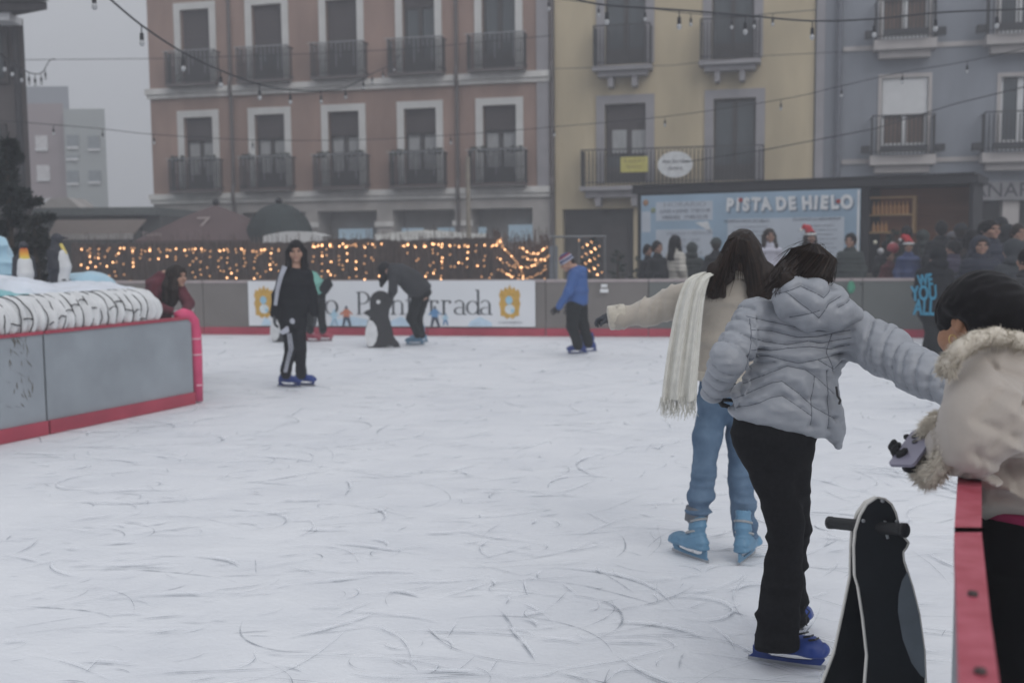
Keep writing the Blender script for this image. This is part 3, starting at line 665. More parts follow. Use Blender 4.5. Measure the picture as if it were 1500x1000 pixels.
def letter(ch, x):
    if ch == 'A': stroke((x, BL), (x + 11, CH), 1.3); stroke((x + 11, CH), (x + 22, BL), 3.4); stroke((x + 4, 452), (x + 17, 452), 1.2); stroke((x - 3, BL - .6), (x + 4, BL - .6), 1.2); stroke((x + 18, BL - .6), (x + 26, BL - .6), 1.2)
    if ch == 'y': stroke((x, XH), (x + 7, BL), 3); stroke((x + 14, XH), (x + 3, BL + 9), 1.3); stroke((x - 3, XH + .6), (x + 4, XH + .6), 1.2); stroke((x + 10, XH + .6), (x + 17, XH + .6), 1.2)
    if ch == 't': stem(x, 435, 3, False, False); stroke((x - 4, XH + .6), (x + 5, XH + .6), 1.4); arc(x + 4, BL - 3, 4, 3.4, 180, 320, 1.5, 1.5, 8)
    if ch == 'o': arc(x, 452.5, 8.5, 9.8, 0, 360, 3.6, 1.2, 24)
    if ch == '.': arc(x, BL - 1.6, 1, 1, 0, 360, 2, 2, 8)
    if ch == 'P': stem(x, CH); arc(x + 4, CH + 8.8, 10.5, 8.6, -90, 90, 3.4, 1.2, 14); stroke((x, CH + .6), (x + 5, CH + .6), 1.2); stroke((x, CH + 17), (x + 5, CH + 17), 1.2)
    if ch == 'n': stem(x, XH); stroke((x + 13, XH + 6), (x + 13, BL), 3); stroke((x + 9, BL - .6), (x + 17, BL - .6), 1.2); arc(x + 6.5, XH + 7, 6.6, 6.2, 0, 180, 2.2, 1.4, 12)
    if ch == 'f': stem(x, 436, 3, True, False); stroke((x - 5, XH + .6), (x + 6, XH + .6), 1.3); arc(x + 5, 436, 5, 5.5, 40, 180, 2, 1.6, 8)
    if ch == 'e': arc(x, 452.5, 8, 9.8, 0, 320, 3.3, 1.2, 22); stroke((x - 7, 452), (x + 8, 452), 1.2)
    if ch == 'r': stem(x, XH); arc(x + 6, XH + 6, 6, 5.4, 50, 180, 2, 1.8, 8); arc(x + 9, XH + 3, 1, 1, 0, 360, 2, 2, 8)
    if ch == 'a': stroke((x + 6, XH + 5), (x + 6, BL), 3); arc(x, XH + 6, 6, 5.6, 0, 160, 2.2, 1.4, 10); arc(x, BL - 5.5, 6.4, 5, 60, 300, 2.8, 1.2, 14); stroke((x + 6, BL - .7), (x + 10, BL - .7), 1.4)
    if ch == 'd': stem(x + 8, 427, 3, False, True); arc(x, 452.8, 8, 9.4, 0, 360, 3.2, 1.2, 22); stroke((x + 8, BL - .6), (x + 12, BL - .6), 1.3)
for ch, x in [('A', 412), ('y', 442), ('t', 473), ('o', 492), ('.', 507), ('P', 533), ('o', 566), ('n', 583), ('f', 606), ('e', 622), ('r', 638), ('r', 656), ('a', 678), ('d', 697), ('a', 715)]: letter(ch, x)
lt.build('lettering', ink, ban, local=True)
gold = mat('crest_gold', (.55, .33, .06), .5, .2, 30); cb = mat('crest_blue', (.30, .52, .66), .5); ww = mat('crest_pale', (.62, .68, .70), .5)
for cx in (391, 749.5):
    poly = [(-13, 12), (-15, 4), (-13, -2), (-15, -8), (-12, -17), (-9, -14), (-6, -20), (-3, -16), (0, -23), (3, -16), (6, -20), (9, -14), (12, -17), (15, -8), (13, -2), (15, 4), (13, 12), (13, 21), (8, 22), (4, 26), (0, 23), (-4, 26), (-8, 22), (-13, 21)]
    cr = MB().prism([(bx(cx + x), bz(447 - y * -1 - 4)) for x, y in poly][::-1], (0, DY, 0), (1, 0, 0), (0, 0, 1), (0, .005, 0)).build('crest', gold, ban, local=True)
    for (ox, oy, rx, ry, mm) in ((0, 12, 7, 7, ww), (-1, -1, 5, 6, cb), (4, 14, 2.5, 3, cb)):
        MB().prism([(bx(cx + ox + rx * math.cos(t)), bz(443 + oy + ry * math.sin(t))) for t in [2 * math.pi * k / 14 for k in range(14)]], (0, DY - .004 - .001 * (mm is cb), 0), (1, 0, 0), (0, 0, 1), (0, .003, 0)).build('shield_field', mm, cr, local=True)
text_mesh('lettering', 'AYUNTAMIENTO', .055, mat('faint_ink', (.4, .42, .46)), ban, Matrix.Translation((bx(750), DY, bz(474))) @ Matrix.Rotation(R(90), 4, 'X'))
bl = mat('banner_pale_blue', (.50, .64, .76), .6)
for x0, x1 in ((385, 400), (488, 560), (575, 612), (690, 724)):
    MB().prism([(bx(x0), bz(479.5)), (bx(x1), bz(479.5)), (bx(x1), bz(474)), (bx((x0 + x1) / 2), bz(466)), (bx(x0 + 4), bz(472))], (0, DY + .003, 0), (1, 0, 0), (0, 0, 1), (0, .002, 0)).build('snow_patch', bl, ban, local=True)
def fig2(cx, top, h, c1, c2):
    f = MB()
    def pr(pl): f.prism([(bx(cx + x * h), bz(top + y * h)) for x, y in pl], (0, DY - .003, 0), (1, 0, 0), (0, 0, 1), (0, .002, 0))
    pr([(-.13, .2), (-.16, .55), (.16, .55), (.14, .2), (.05, .16), (-.05, .16)]); pr([(-.12, .22), (-.32, .42), (-.27, .46), (-.1, .32)]); pr([(.12, .22), (.32, .40), (.28, .44), (.1, .32)])
    f.build('painted_skater', c1, ban, local=True); f = MB(); pr([(-.14, .55), (-.22, 1), (-.12, 1), (0, .62), (.14, 1), (.24, 1), (.15, .55)])
    pr([(.07 * math.cos(t), .09 + .08 * math.sin(t)) for t in [2 * math.pi * k / 10 for k in range(10)]]); f.build('painted_legs', c2, ban, local=True)
og = mat('painted_orange', (.55, .2, .12)); db = mat('painted_dark', (.07, .09, .13)); b3 = mat('painted_blue', (.13, .28, .50)); lb = mat('painted_light_blue', (.42, .62, .75))
fig2(496, 455, 24, lb, lb); fig2(514, 450, 30, og, db); fig2(643, 450, 30, b3, db); fig2(658, 461, 17, lb, b3)
# small notices on the board
e = empty('notice', (G(887, 493).x, G(887, 493).y - .06, 0)); tag(e, 'two small white notices taped to the far board', 'notice')
for y0, y1, w_ in ((416, 421, 4.5), (423, 428.5, 6)):
    p0, p1 = P(885 - w_, y1, e.location.y), P(885 + w_, y0, e.location.y); MB().box(p0.x, p1.x, e.location.y - .004, e.location.y + .004, p0.z, p1.z).build('sheet', M['white'], e)
# ---------------------------------------------------------------- brushwood fence with strings of lights
FY = 23.0
brush = mat('brushwood', (.085, .067, .06), .95, .35, 7, .8, 30, stretch=(3, 3, .4), dist=.03)
def fence(px0, px1, pyt, label, sag=None):
    a, b = P(px0, pyt, FY), P(px1, pyt, FY); e = empty('brushwood_fence', ((a.x + b.x) / 2, FY, 0)); tag(e, label, 'fence')
    n = 60; m_ = MB(); rq = random.Random(int(px0)); f = sag or (lambda t: 0)
    prev = None
    for k in range(n + 1):
        t = k / n; x = a.x + (b.x - a.x) * t; z = a.z + f(t) + rq.uniform(-.02, .02); cur = (x, z)
        if prev: m_.quad((prev[0], FY, 0), (x, FY, 0), (x, FY, z), (prev[0], FY, prev[1])); m_.quad((prev[0], FY + .08, 0), (prev[0], FY + .08, prev[1]), (x, FY + .08, z), (x, FY + .08, 0)); m_.quad((prev[0], FY, prev[1]), (x, FY, z), (x, FY + .08, z), (prev[0], FY + .08, prev[1]))
        prev = cur
    m_.build('brush_panel', brush, e)
    tw = MB()
    for k in range(500):
        x = rq.uniform(a.x, b.x); z0 = rq.uniform(.9, a.z - .3); tw.tube([(x, FY - .02, z0), (x + rq.uniform(-.06, .06), FY - .03, z0 + rq.uniform(.3, .6))], .006, 3)
    tw.build('twigs', mat('twig', (.12, .09, .08), .9), e); return a.z
fence(104, 470, 357, 'brown brushwood fence hung with warm lights, behind the left boards')
fence(470.5, 722, 352, 'brown brushwood fence hung with warm lights, behind the town banner', lambda t: .03 * math.sin(t * 9))
fence(722.5, 806, 352, 'brown brushwood fence dipping beside the pink house corner', lambda t: -.22 * math.sin(math.pi * min(1, t * 1.1)) + (.25 if t < .12 else 0))
em = bpy.data.materials.new('warm_bulb'); em.use_nodes = True; nt = em.node_tree; nt.nodes.clear(); o_ = nt.nodes.new('ShaderNodeOutputMaterial'); e_ = nt.nodes.new('ShaderNodeEmission'); e_.inputs[0].default_value = (1, .50, .23, 1); e_.inputs[1].default_value = 4.5; nt.links.new(e_.outputs[0], o_.inputs[0])
em.cycles.emission_sampling = 'NONE'; em2 = em.copy(); em2.node_tree.nodes['Emission'].inputs[1].default_value = 1.3
cordm = mat('light_cord', (.03, .035, .03), .6)
bulb_me = MB().sphere((0, 0, 0), .0165, 6, 4).mesh('bulb'); bulb_me.materials.append(em); bulb_dim = bulb_me.copy(); bulb_dim.materials.clear(); bulb_dim.materials.append(em2)
def light_string(label, pts, Y, seed, bright=.3, grp='warm light strings on the brushwood fence'):
    rq = random.Random(seed); c = P(sum(p[0] for p in pts) / len(pts), 380, Y); e = empty('light_string', (c.x, Y, c.z)); tag(e, label, 'lights', grp)
    w_ = [P(x, y, Y - .04) for x, y in pts]; 
    for i, p in enumerate(w_[:100]):
        o = bpy.data.objects.new('bulb', bulb_me if rq.random() < bright else bulb_dim); col.objects.link(o); o.parent = e; o.location = p - e.location
        if o.data is bulb_dim: o.scale = (.85,) * 3
    cw = MB(); srt = sorted(w_, key=lambda p: p.x)
    for i in range(len(srt) - 1):
        p, q = srt[i], srt[i + 1]
        if (p - q).length < .9: cw.tube([p + V((0, .015, 0)), (p + q) / 2 + V((0, .015, -.03)), q + V((0, .015, 0))], .004, 3, False)
    cw.build('cord', cordm, e)
rq = random.Random(8)
def scatter(x0, x1, y0, y1, n, cols=True):
    out = []; tries = 0
    while len(out) < n and tries < 4000:
        tries += 1
        x = rq.uniform(x0, x1); y = rq.uniform(y0, y1)
        if cols: x = x + 3 * math.sin(x * .5); y = y0 + (y1 - y0) * (round((y - y0) / (y1 - y0) * 7 + rq.uniform(-.45, .45)) / 7 + rq.uniform(-1, 1))
        if 205 < x < 275 and y > 388: continue
        if 412 < x < 458 or 556 < x < 600 and y > 384: continue
        if all((x - a) ** 2 + (y - b) ** 2 > 12 for a, b in out) and all((x - a) ** 2 + (y - b) ** 2 > 24 or rq.random() < .15 for a, b in out): out.append((x, min(y, y1 + 2) if y > y0 else y0 + rq.uniform(0, 5)))
    return out
light_string('warm light string spread over the fence between the king penguins and the brown parasol', scatter(106, 225, 363, 411, 74), FY, 1)
light_string('warm light string on the fence under the brown parasol', scatter(226, 335, 364, 411, 70), FY, 2)
light_string('warm light string on the fence left of the girl in the striped tracksuit', scatter(336, 412, 364, 411, 64), FY, 3)
light_string('warm light string on the fence above the start of the town name', scatter(459, 560, 357, 411, 84), FY, 4)
light_string('warm light string on the fence above the middle of the town name', scatter(585, 720, 357, 411, 92), FY, 5)
cl_ = [(729 + rq.gauss(0, 4), 355 + rq.gauss(0, 4)) for _ in range(15)] + [(736 + 30 * math.sin(t / 14 * 1.6) , 362 + 46 * t / 14) for t in range(15)]
light_string('dense bright bundle of warm lights at the fence top beside the flag pole', cl_, FY - .05, 6, .3)
def par(x0, x1, y0, y1, n): return [(x0 + (x1 - x0) * t / n + rq.uniform(-1, 1), y0 + (y1 - y0) * math.sin(math.pi * t / n) + rq.uniform(-1.5, 1.5)) for t in range(n + 1)]
light_string('swagged warm light string on the fence end beside the metal frame', par(762, 801, 362, 372, 12) + par(728, 802, 378, 392, 16) + par(730, 800, 394, 408, 18) + par(766, 803, 376, 381, 10) + scatter(728, 803, 380, 411, 16), FY - .1, 7, .22)
# metal frame and fir with lights right of the fence
e = empty('metal_gate', P(828, 380, 21.6)); e.location.z = 0; tag(e, 'grey metal rail frame standing behind the blue jacket skater', 'barrier'); gmm = mat('galvanised', (.17, .18, .19), .5, metal=.3)
a, b = P(806, 347, 21.6), P(888, 348, 21.6)
MB().tube([(a.x, 21.6, a.z), (b.x, 21.6, a.z)], .022, 8).build('rail', gmm, e)
for px in (812, 848, 886): q = P(px, 347, 21.6); MB().tube([(q.x, 21.6, 0), (q.x, 21.6, a.z)], .02, 8).build('post', gmm, e)
q = P(805, 360, 21.7); q2 = P(817, 360, 21.7); MB().box(q.x, q2.x, 21.7, 21.75, 0, q.z).build('pale_post_cover', mat('pale_cover', (.22, .24, .27), .6), e)
def fir(name, label, px, Y, pyt, pyb, wpx, seed, c=(.028, .045, .033), n=2600, z0=None, lean=0, cat='tree', grp=None, lf=.09):
    top = P(px, pyt, Y); base = P(px, pyb, Y); zb = base.z if z0 is None else z0; H = top.z - zb; r = wpx / 2 * Y / F; rq = random.Random(seed)
    e = empty(name, (top.x, Y, zb)); tag(e, label, cat, grp)
    MB().tube([(top.x, Y, zb), (top.x + lean, Y, top.z - .05)], [.05 + H * .01, .01], 7).build('trunk', mat('bark', (.06, .045, .035), .9), e)
    m_ = MB()
    nb = int(14 + H * 12)
    for k in range(nb):
        t = (k + rq.random()) / nb; z = zb + H * (.06 + .93 * t); rb = r * (1 - t) ** .75 * rq.uniform(.75, 1.12) + .03; an = rq.uniform(0, 6.283); dr = rq.uniform(-.22, .12)
        tip = V((top.x + lean * t + rb * math.cos(an), Y + rb * math.sin(an), z + dr * rb + rb * .15)); root = V((top.x + lean * t, Y, z)); cnt = int(n / nb)
        m_.tube([root, tip], [.012, .003], 3, False)
        for j in range(cnt):
            s_ = rq.random() ** .6; p = root.lerp(tip, s_); l = lf * rq.uniform(.6, 1.3) * (1.15 - s_ * .5)
            dv = (tip - root).normalized() * .6 + V((rq.uniform(-1, 1), rq.uniform(-1, 1), rq.uniform(-.7, .7))) * .7; dv.normalize(); sd_ = dv.cross(V((rq.uniform(-1, 1), rq.uniform(-1, 1), rq.uniform(-1, 1)))).normalized() * lf * .09
            m_.poly([p - sd_, p + sd_, p + dv * l + sd_ * .3, p + dv * l - sd_ * .3])
    m_.build('crown', mat('needles', c, .8, .45, 3), e); return e
fir('small_fir', 'small dark fir twined with warm lights right of the fence end', 866, 22.0, 346, 440, 62, 3, n=1800, z0=0)
light_string('warm light string twined round the small fir', [(852 + 26 * ((i * .37) % 1) + (4 if i % 2 else -4), 352 + 52 * i / 30) for i in range(30)], 21.5, 9, .12, grp='warm light strings on trees')
fir('small_fir', 'low dark fir bush left of the kiosk sign', 905, 22.3, 368, 440, 62, 5, n=1500, z0=0)
fir('small_fir', 'lowest dark fir bush directly under the kiosk sign corner', 936, 22.6, 376, 440, 54, 6, n=1400, z0=0)
# ---------------------------------------------------------------- black kiosk
KA = P(934, 350, 24.8); KB = P(1425, 350, 21.1); KA.z = KB.z = 0; kd = (KB - KA).normalized(); kn = V((kd.y, -kd.x, 0)); KL = (KB - KA).length
ko = KA + kd * KL / 2; kr = math.atan2(kd.y, kd.x)
K = empty('kiosk', ko, kr); tag(K, 'long black kiosk with a corrugated roof edge and open wooden serving bay', 'kiosk')
def kp(px, py, off=0.0):
    d_ = ray(px, py); o = KA + kn * off; t = (o - CAM).dot(kn) / d_.dot(kn); p = CAM + d_ * t - ko; return p.dot(kd), p.z
kx = lambda px: kp(px, 330)[0]
black = mat('kiosk_black', (.026, .026, .03), .6, .15, 1.5)
zt_ = kp(1180, 262)[1]; xb0, xb1 = kx(1272), kx(1422)
zb0 = .9; zb1 = kp(1345, 272)[1]
k = MB(); k.box(-KL / 2, xb0, 0, .1, 0, zt_ - .2); k.box(xb1, KL / 2, 0, .1, 0, zt_ - .2); k.box(xb0, xb1, 0, .1, 0, zb0); k.box(xb0, xb1, 0, .1, zb1, zt_ - .2)
k.box(-KL / 2, KL / 2, 1.02, 1.1, 0, zt_ - .2); k.box(-KL / 2, -KL / 2 + .1, .101, 1.019, 0, zt_ - .2); k.box(KL / 2 - .1, KL / 2, .101, 1.019, 0, zt_ - .2); k.build('wall', black, K, local=True)
k = MB().box(-KL / 2 - .08, KL / 2 + .08, -.12, 1.2, zt_ - .199, zt_ - .05); n = 110
for i in range(n): x = -KL / 2 - .06 + (KL + .1) * i / n; k.box(x, x + .04, -.16, 1.2, zt_ - .049, zt_)
k.build('roof', black, K, local=True)
MB().box(xb0 + .005, xb1 - .005, .95, 1.0, .1, zb1 - .003).build('back_wall', mat('rust_wood', (.20, .085, .045), .7, .25, 1.5, .3, 9, stretch=(.3, 1, 3)), K, local=True)
MB().box(xb0, xb1, -.25, .09, zb0 + .001, zb0 + .06).build('counter', mat('counter_wood', (.12, .10, .085), .6), K, local=True)
s0, s1 = kp(1276, 290, -.8), kp(1337, 340, -.8); shf = MB(); sx0, sx1 = s0[0], s1[0]; zs0, zs1 = s1[1], s0[1]
for i in range(3): zz = zs0 + (zs1 - zs0) * i / 2; shf.box(sx0, sx1, .72, .93, zz - .02, zz + .02)
shf.box(sx1, sx1 + .05, .72, .93, zs0 - .02, zs1 + .02); shf.build('shelf', mat('glowing_shelf_pine', (.42, .29, .15), .7, emit=(1, .6, .3), es=.03), K, local=True)  # pine with a faint warm glow put in as emission
K2 = empty('shelf_lamp', V((0, 0, 0)))
K2.parent = None; bpy.data.objects.remove(K2)
cupm = mat('glowing_amber_bottle', (.42, .22, .09), .4, .3, 3, emit=(1, .55, .25), es=.05)  # amber glass whose lit look is partly put in as emission
wk = Matrix.Translation(ko) @ Matrix.Rotation(kr, 4, 'Z'); rq = random.Random(2); bot_me = {}
for i in range(2):
    zz = zs0 + (zs1 - zs0) * i / 2 + .022
    for j in range(9 if i else 4):
        x = sx0 + .06 + j * (sx1 - sx0 - .1) / 9; h = (.26 if i else .2); key = i
        if key not in bot_me: bot_me[key] = MB().tube([(0, 0, 0), (0, 0, h * .6), (0, 0, h * .75), (0, 0, h)], [.034, .034, .014, .012], 8).mesh('bottle'); bot_me[key].materials.append(cupm)
        o = bpy.data.objects.new('bottle', bot_me[key]); col.objects.link(o); o.location = wk @ V((x, .82, zz)); tag(o, 'tall amber bottle on the upper kiosk shelf' if i else 'short amber bottle on the lower kiosk shelf', 'bottle', 'bottles on the upper kiosk shelf' if i else 'bottles on the lower kiosk shelf')
# sign board
sg0, sg1 = kp(939, 330, .14)[0], kp(1259.5, 330, .14)[0]; sz1 = kp(1100, 281.5, .14)[1]; sz0 = kp(1000, 381, .14)[1]
cw_ = wk @ V(((sg0 + sg1) / 2, -.13, 0)); S = empty('rink_sign', cw_, kr); tag(S, 'wide light blue ice rink price board mounted on the black kiosk', 'sign'); SW = sg1 - sg0
def sx(px): return (kp(px, 320, .14)[0] - (sg0 + sg1) / 2)
def szz(px, py): return kp(px, py, .14)[1]
MB().box(-SW / 2, SW / 2, -.012, .025, sz0, sz1).build('panel', mat('sign_blue', (.32, .44, .56), .6, .12, .8, emit=(.3, .45, .6), es=.0), S, local=True)
wp = mat('sign_white', (.52, .57, .64), .6, .05, 2); wp2 = mat('sign_bright_white', (.72, .74, .76), .6)
def srect(x0, x1, y0, y1, m, name, d=.016):
    xm = (x0 + x1) / 2; MB().box(sx(x0), sx(x1), -d, -.012, szz(xm, y1), szz(xm, y0)).build(name, m, S, local=True)
srect(961, 1044, 295, 323, wp, 'text_panel'); srect(961, 1044, 336, 376, wp, 'text_panel'); srect(1066, 1237, 319, 384, wp, 'text_panel'); srect(940, 953, 310, 340, wp, 'text_panel'); srect(1255.5, 1259, 278, 384, wp2, 'edge_strip')
MB().prism([(sx(1018), szz(1018, 326)), (sx(1037), szz(1037, 324)), (sx(1045), szz(1045, 345)), (sx(1035), szz(1035, 336))], (0, -.016, 0), (1, 0, 0), (0, 0, 1), (0, .004, 0)).build('snow_shape', wp2, S, local=True)
tk = mat('sign_text', (.12, .14, .19), .6); tg = mat('sign_text_grey', (.30, .33, .38), .6)
def stext(t, px, py, h, m, al='CENTER', sxx=1.0, bold=.0): text_mesh('lettering', t, h, m, S, Matrix.Translation((sx(px), -.0185, szz(px, py))) @ Matrix.Rotation(R(90), 4, 'X'), ax=al, sx=sxx, ext=.002)
stext('HORARIO', 1003, 299.5, .14, tg, sxx=1.6); stext('LUNES A JUEVES  17:00-21:30', 1003, 309, .105, tk, sxx=.9); stext('VIERNES   17:00-22:30', 1003, 318, .105, tk, sxx=1.1)
for i, t in enumerate(('SÁBADOS Y FESTIVOS', '11:30 - 14:00', '17:00 - 22:30', 'ENTRADA  5 €')): stext(t, 1008, 342 + i * 9.5, .1, tg, sxx=1.05)
stext('NORMAS PISTA DE HIELO', 1094, 324, .085, tk, sxx=1.0); stext('OS DAMOS LA BIENVENIDA', 1196, 321, .08, tk)
for i in range(8): stext('uso obligatorio de guantes en la pista' if i % 2 else 'no se permite patinar hacia atras', 1100, 332 + 6.5 * i, .055, tg); stext('prohibido comer y beber en la pista' if i % 2 else 'alquiler de patines y pinguinos', 1198, 330 + 6.5 * i, .055, tg)
tl = [('P', 1069), ('I', 1081), ('S', 1093), ('T', 1107), ('A', 1122), ('D', 1144), ('E', 1160), ('H', 1182), ('I', 1195), ('E', 1207), ('L', 1222), ('O', 1240)]
shd = mat('title_shadow', (.17, .22, .30), .6)
for ch, x in tl:
    y = 301 - (x - 1069) / 175 * 4.5
    for dx, dy, m, dd in ((.03, -.03, shd, -.017), (0, 0, wp2, -.022)):
        text_mesh('title_letter', ch, .36, m, S, Matrix.Translation((sx(x) + dx, dd, szz(x, y) + dy)) @ Matrix.Rotation(R(90), 4, 'X') @ Matrix.Rotation(R((-1) ** int(x) * 4), 4, 'Z'), ext=.002, sx=.82, bold=.022)
MB().sphere((sx(946), -.02, szz(946, 297)), .07, 10, 6, (1, .15, 1)).build('painted_ball', mat('painted_ball', (.35, .2, .12)), S, local=True)
MB().sphere((sx(957), -.02, szz(957, 308)), .06, 10, 6, (1, .15, 1)).build('painted_ball', mat('painted_green_ball', (.25, .3, .2)), S, local=True)
for x, y in ((1085, 293), (1228, 295)): MB().sphere((sx(x), -.028, szz(x, y)), .05, 10, 6, (1, .15, 1)).build('painted_red_hat', mat('painted_red', (.35, .05, .05)), S, local=True)
# Christmas tree with baubles behind the boards
tr_ = fir('christmas_tree', 'dark christmas tree with a few baubles in front of the kiosk serving bay', 1310, 20.4, 335, 440, 74, 12, n=2600, z0=0)
for (x, y, r_, c_) in ((1282, 355, .035, (.65, .62, .5)), (1290, 368, .06, (.42, .42, .43)), (1307, 358, .045, (.5, .42, .42)), (1301, 376, .035, (.62, .58, .48)), (1305, 388, .035, (.6, .55, .45)), (1313, 400, .04, (.62, .4, .36)), (1308, 364, .11, (.28, .03, .04))):
    p = P(x, y, 19.9); MB().sphere(p, r_, 12, 8).build('bauble', mat('bauble', c_, .3), tr_, smooth=True)
# ---------------------------------------------------------------- near left island of boards
C0 = G(283, 591); C1 = G(0, 650); dI = (C1 - C0).normalized(); C2 = C0 + dI * 5.2; C3 = C0 + V((-.75, 2.6, 0))
nI = V((-dI.y, dI.x, 0)); 
if nI.y > 0: nI = -nI
HI = P(283, 463, C0.y).z
acr = mat('scuffed_grey_panel', (.27, .30, .33), .35, .12, 2.5, .05, 20)
def scuff_mat():
    m = mat('scuffed_panel', (.25, .28, .31), .35, .1, 2.5); return m
seg = [0, .215, .215 + .5, 1.0]
Lt = 5.2; cuts = [0, (C0 - G(69, 636)).length, (C0 - G(69, 636)).length * 2, 5.2]
lbl = ['tall grey island board ending at the pink padded corner', 'stained grey island board at the left edge', 'grey island board beyond the left edge']
for i in range(3):
    a, b = C0 + dI * (cuts[i] + .012), C0 + dI * (cuts[i + 1] - .012); c = (a + b) / 2; e = empty('island_board', (c.x, c.y, 0)); tag(e, lbl[i], 'barrier', 'boards round the penguin island')
    MB().obox(b, a, .02, .02, HI - .03).build('panel', acr, e); MB().obox(b, a, .035, HI - .029, HI).build('top_rail', kick, e); MB().obox(b + nI * .034, a + nI * .034, .012, .004, .125).build('kick_strip', kick, e)
    if i == 1:
        rq = random.Random(4); st = MB()
        for j in range(46):
            t = rq.gauss(.12, .05) if j < 34 else rq.uniform(.05, .6); p = a.lerp(b, max(.02, t)) + nI * .0215; z = rq.uniform(.25, .85); an = rq.uniform(-.6, 2.2); l = rq.uniform(.02, .09); w_ = rq.uniform(.004, .014)
            dx = dI * math.cos(an) * l; up_ = V((0, 0, math.sin(an) * l + .03)); sdv = dI * w_
            st.poly([p + V((0, 0, z)) - sdv, p + V((0, 0, z)) + dx * .5 + up_ * .5 + sdv * .4, p + V((0, 0, z)) + dx + up_, p + V((0, 0, z)) + dx * .5 + up_ * .5 - sdv])
        st.build('dirt_smear', mat('dirt', (.13, .125, .11), .8), e)
e = empty('island_board', (C0 + C3) / 2); tag(e, 'short grey return board under the leaning girl in burgundy', 'barrier', 'boards round the penguin island')
MB().obox(C0 + V((-.03, .06, 0)), C3, .02, .02, HI - .03).build('panel', acr, e); MB().obox(C0 + V((-.03, .06, 0)), C3, .04, HI - .029, HI).build('top_rail', railm, e)
pk = mat('pink_padding', (.62, .07, .17), .55, .12, 5, .2, 20)
e = empty('corner_pad', C0); tag(e, 'bent pink foam tube padding the island board corner', 'padding')
pts = [C0 + dI * .2 + V((0, 0, HI + .02)), C0 + dI * .1 + V((0, 0, HI + .035)), C0 + dI * .02 + V((0, 0, HI + .01)), C0 - dI * .05 + V((0, 0, HI - .06)), C0 - dI * .075 + V((0, 0, HI - .2)), C0 - dI * .08 + V((0, 0, .5)), C0 - dI * .07 + V((0, 0, .02))]
MB().tube(pts, [.045, .055, .058, .06, .06, .06, .058], 14).build('foam_tube', pk, e, smooth=True)
tp = MB()
for z in (.18, .5, HI - .25): tp.tube([C0 - dI * .078 + V((0, 0, z)), C0 - dI * .078 + V((0, 0, z + .02))], .0625, 14)
tp.build('tape', mat('pale_tape', (.68, .35, .42), .4), e)
MB().box(C0.x - .05, C0.x + .0, C0.y - .03, C0.y + .06, .01, HI - .05).build('end_post', M['iron'], e)
# platform, quilted roll in black net, fabrics
inw = -nI
plat = MB().obox(C0 + dI * .35 + inw * .75, C0 + dI * 5.1 + inw * .75, .55, 0, HI - .12).obox(C0 + dI * 1.2 + inw * 2.0, C0 + dI * 5.1 + inw * 2.0, .69, 0, HI - .121)
tag(plat.build('display_platform', mat('platform', (.2, .19, .18), .8)), 'raised display platform filling the penguin island', 'platform')
rb = SDF(.05); La = .55; Lb = 5.0
for i in range(3): pass
rb.ecap(C0 + dI * La + inw * .22 + V((0, 0, HI + .10)), C0 + dI * Lb + inw * .22 + V((0, 0, HI + .10)), (.24, .185), (.24, .185), inw, capf=1.1)
dIa = A(dI); c0a = A(C0)
def ridge(p):
    s_ = (p - c0a) @ dIa + .03 * vnoise(p, (4, 4, 6), 2)
    ph = np.abs(((s_ / .105) % 1) - .5) * 2
    return .04 * (1 - ph ** 2.2) - .014 + .012 * vnoise(p, (14, 14, 9), 4)
e = empty('netted_roll', C0 + dI * 2 + V((0, 0, HI - .05))); tag(e, 'long white quilted roll wrapped in black cord along the island board top', 'quilt roll')
rb.build('padding', mat('white_quilt', (.66, .67, .68), .85, .08, 5, .4, 60), e, vox=.016, disp=ridge)
cm = MB(); rq = random.Random(9); j = 0; s_ = La - .05
while s_ < Lb - .1:
    s_ += .105 * rq.choice([1, 1, 1, 1.6]); pts = []; wob = rq.uniform(0, 6)
    for a_ in range(0, 15):
        an = R(-75 + a_ * 13); dd = .014 * math.sin(a_ * .9 + wob) + rq.uniform(-.008, .008)
        pts.append(C0 + dI * (s_ + dd) + inw * (.22 - .268 * math.cos(an)) + V((0, 0, HI + .10 + .210 * math.sin(an))))
    cm.tube(pts, .0055, 5)
    if rq.random() < .8:
        k_ = rq.randint(3, 9); cm.tube([pts[k_], pts[k_] + dI * .05 + V((0, 0, .01)), pts[k_] + dI * .1 - V((0, 0, rq.uniform(-.03, .03)))], .006, 5)
cm.build('black_cord', mat('black_cord', (.02, .02, .022), .7), e)
fl = mat('white_fleece', (.66, .70, .77), .95, .1, 3, .5, 90, sheen=.4); fb = mat('pale_blue_fleece', (.38, .58, .70), .95, .12, 3, .4, 90, sheen=.4); ft = mat('teal_fleece', (.20, .46, .50), .95, .15, 4, .4, 90, sheen=.4)
def cloth(name, label, spec, m, seed, amp=.03):
    s = SDF(.08)
    for (px, py, Y, rx, ry, rz) in spec: s.ell(P(px, py, Y), (rx, ry, rz))
    c = P(spec[0][0], spec[0][1], spec[0][2]); c.z = HI - .1; e = empty(name, c); tag(e, label, 'fabric')
    def dp(p): 
        n1 = vnoise(p, (3.2, 4, 7), seed); n2 = vnoise(p, (7, 8, 13), seed + 1); return amp * (1 - 2 * np.abs(n1)) + amp * .5 * (1 - 2 * np.abs(n2)) - amp * .5
    s.build('folds', m, e, vox=.016, disp=dp)
cloth('fleece_blanket', 'crumpled white fleece heaped over the quilted roll at the penguins feet', [(60, 441, 10.8, .75, .5, .15), (130, 436, 11.0, .45, .5, .14), (0, 436, 10.6, .6, .5, .18), (-80, 430, 10.3, .6, .5, .25), (90, 430, 11.5, .5, .4, .12)], fl, 3)
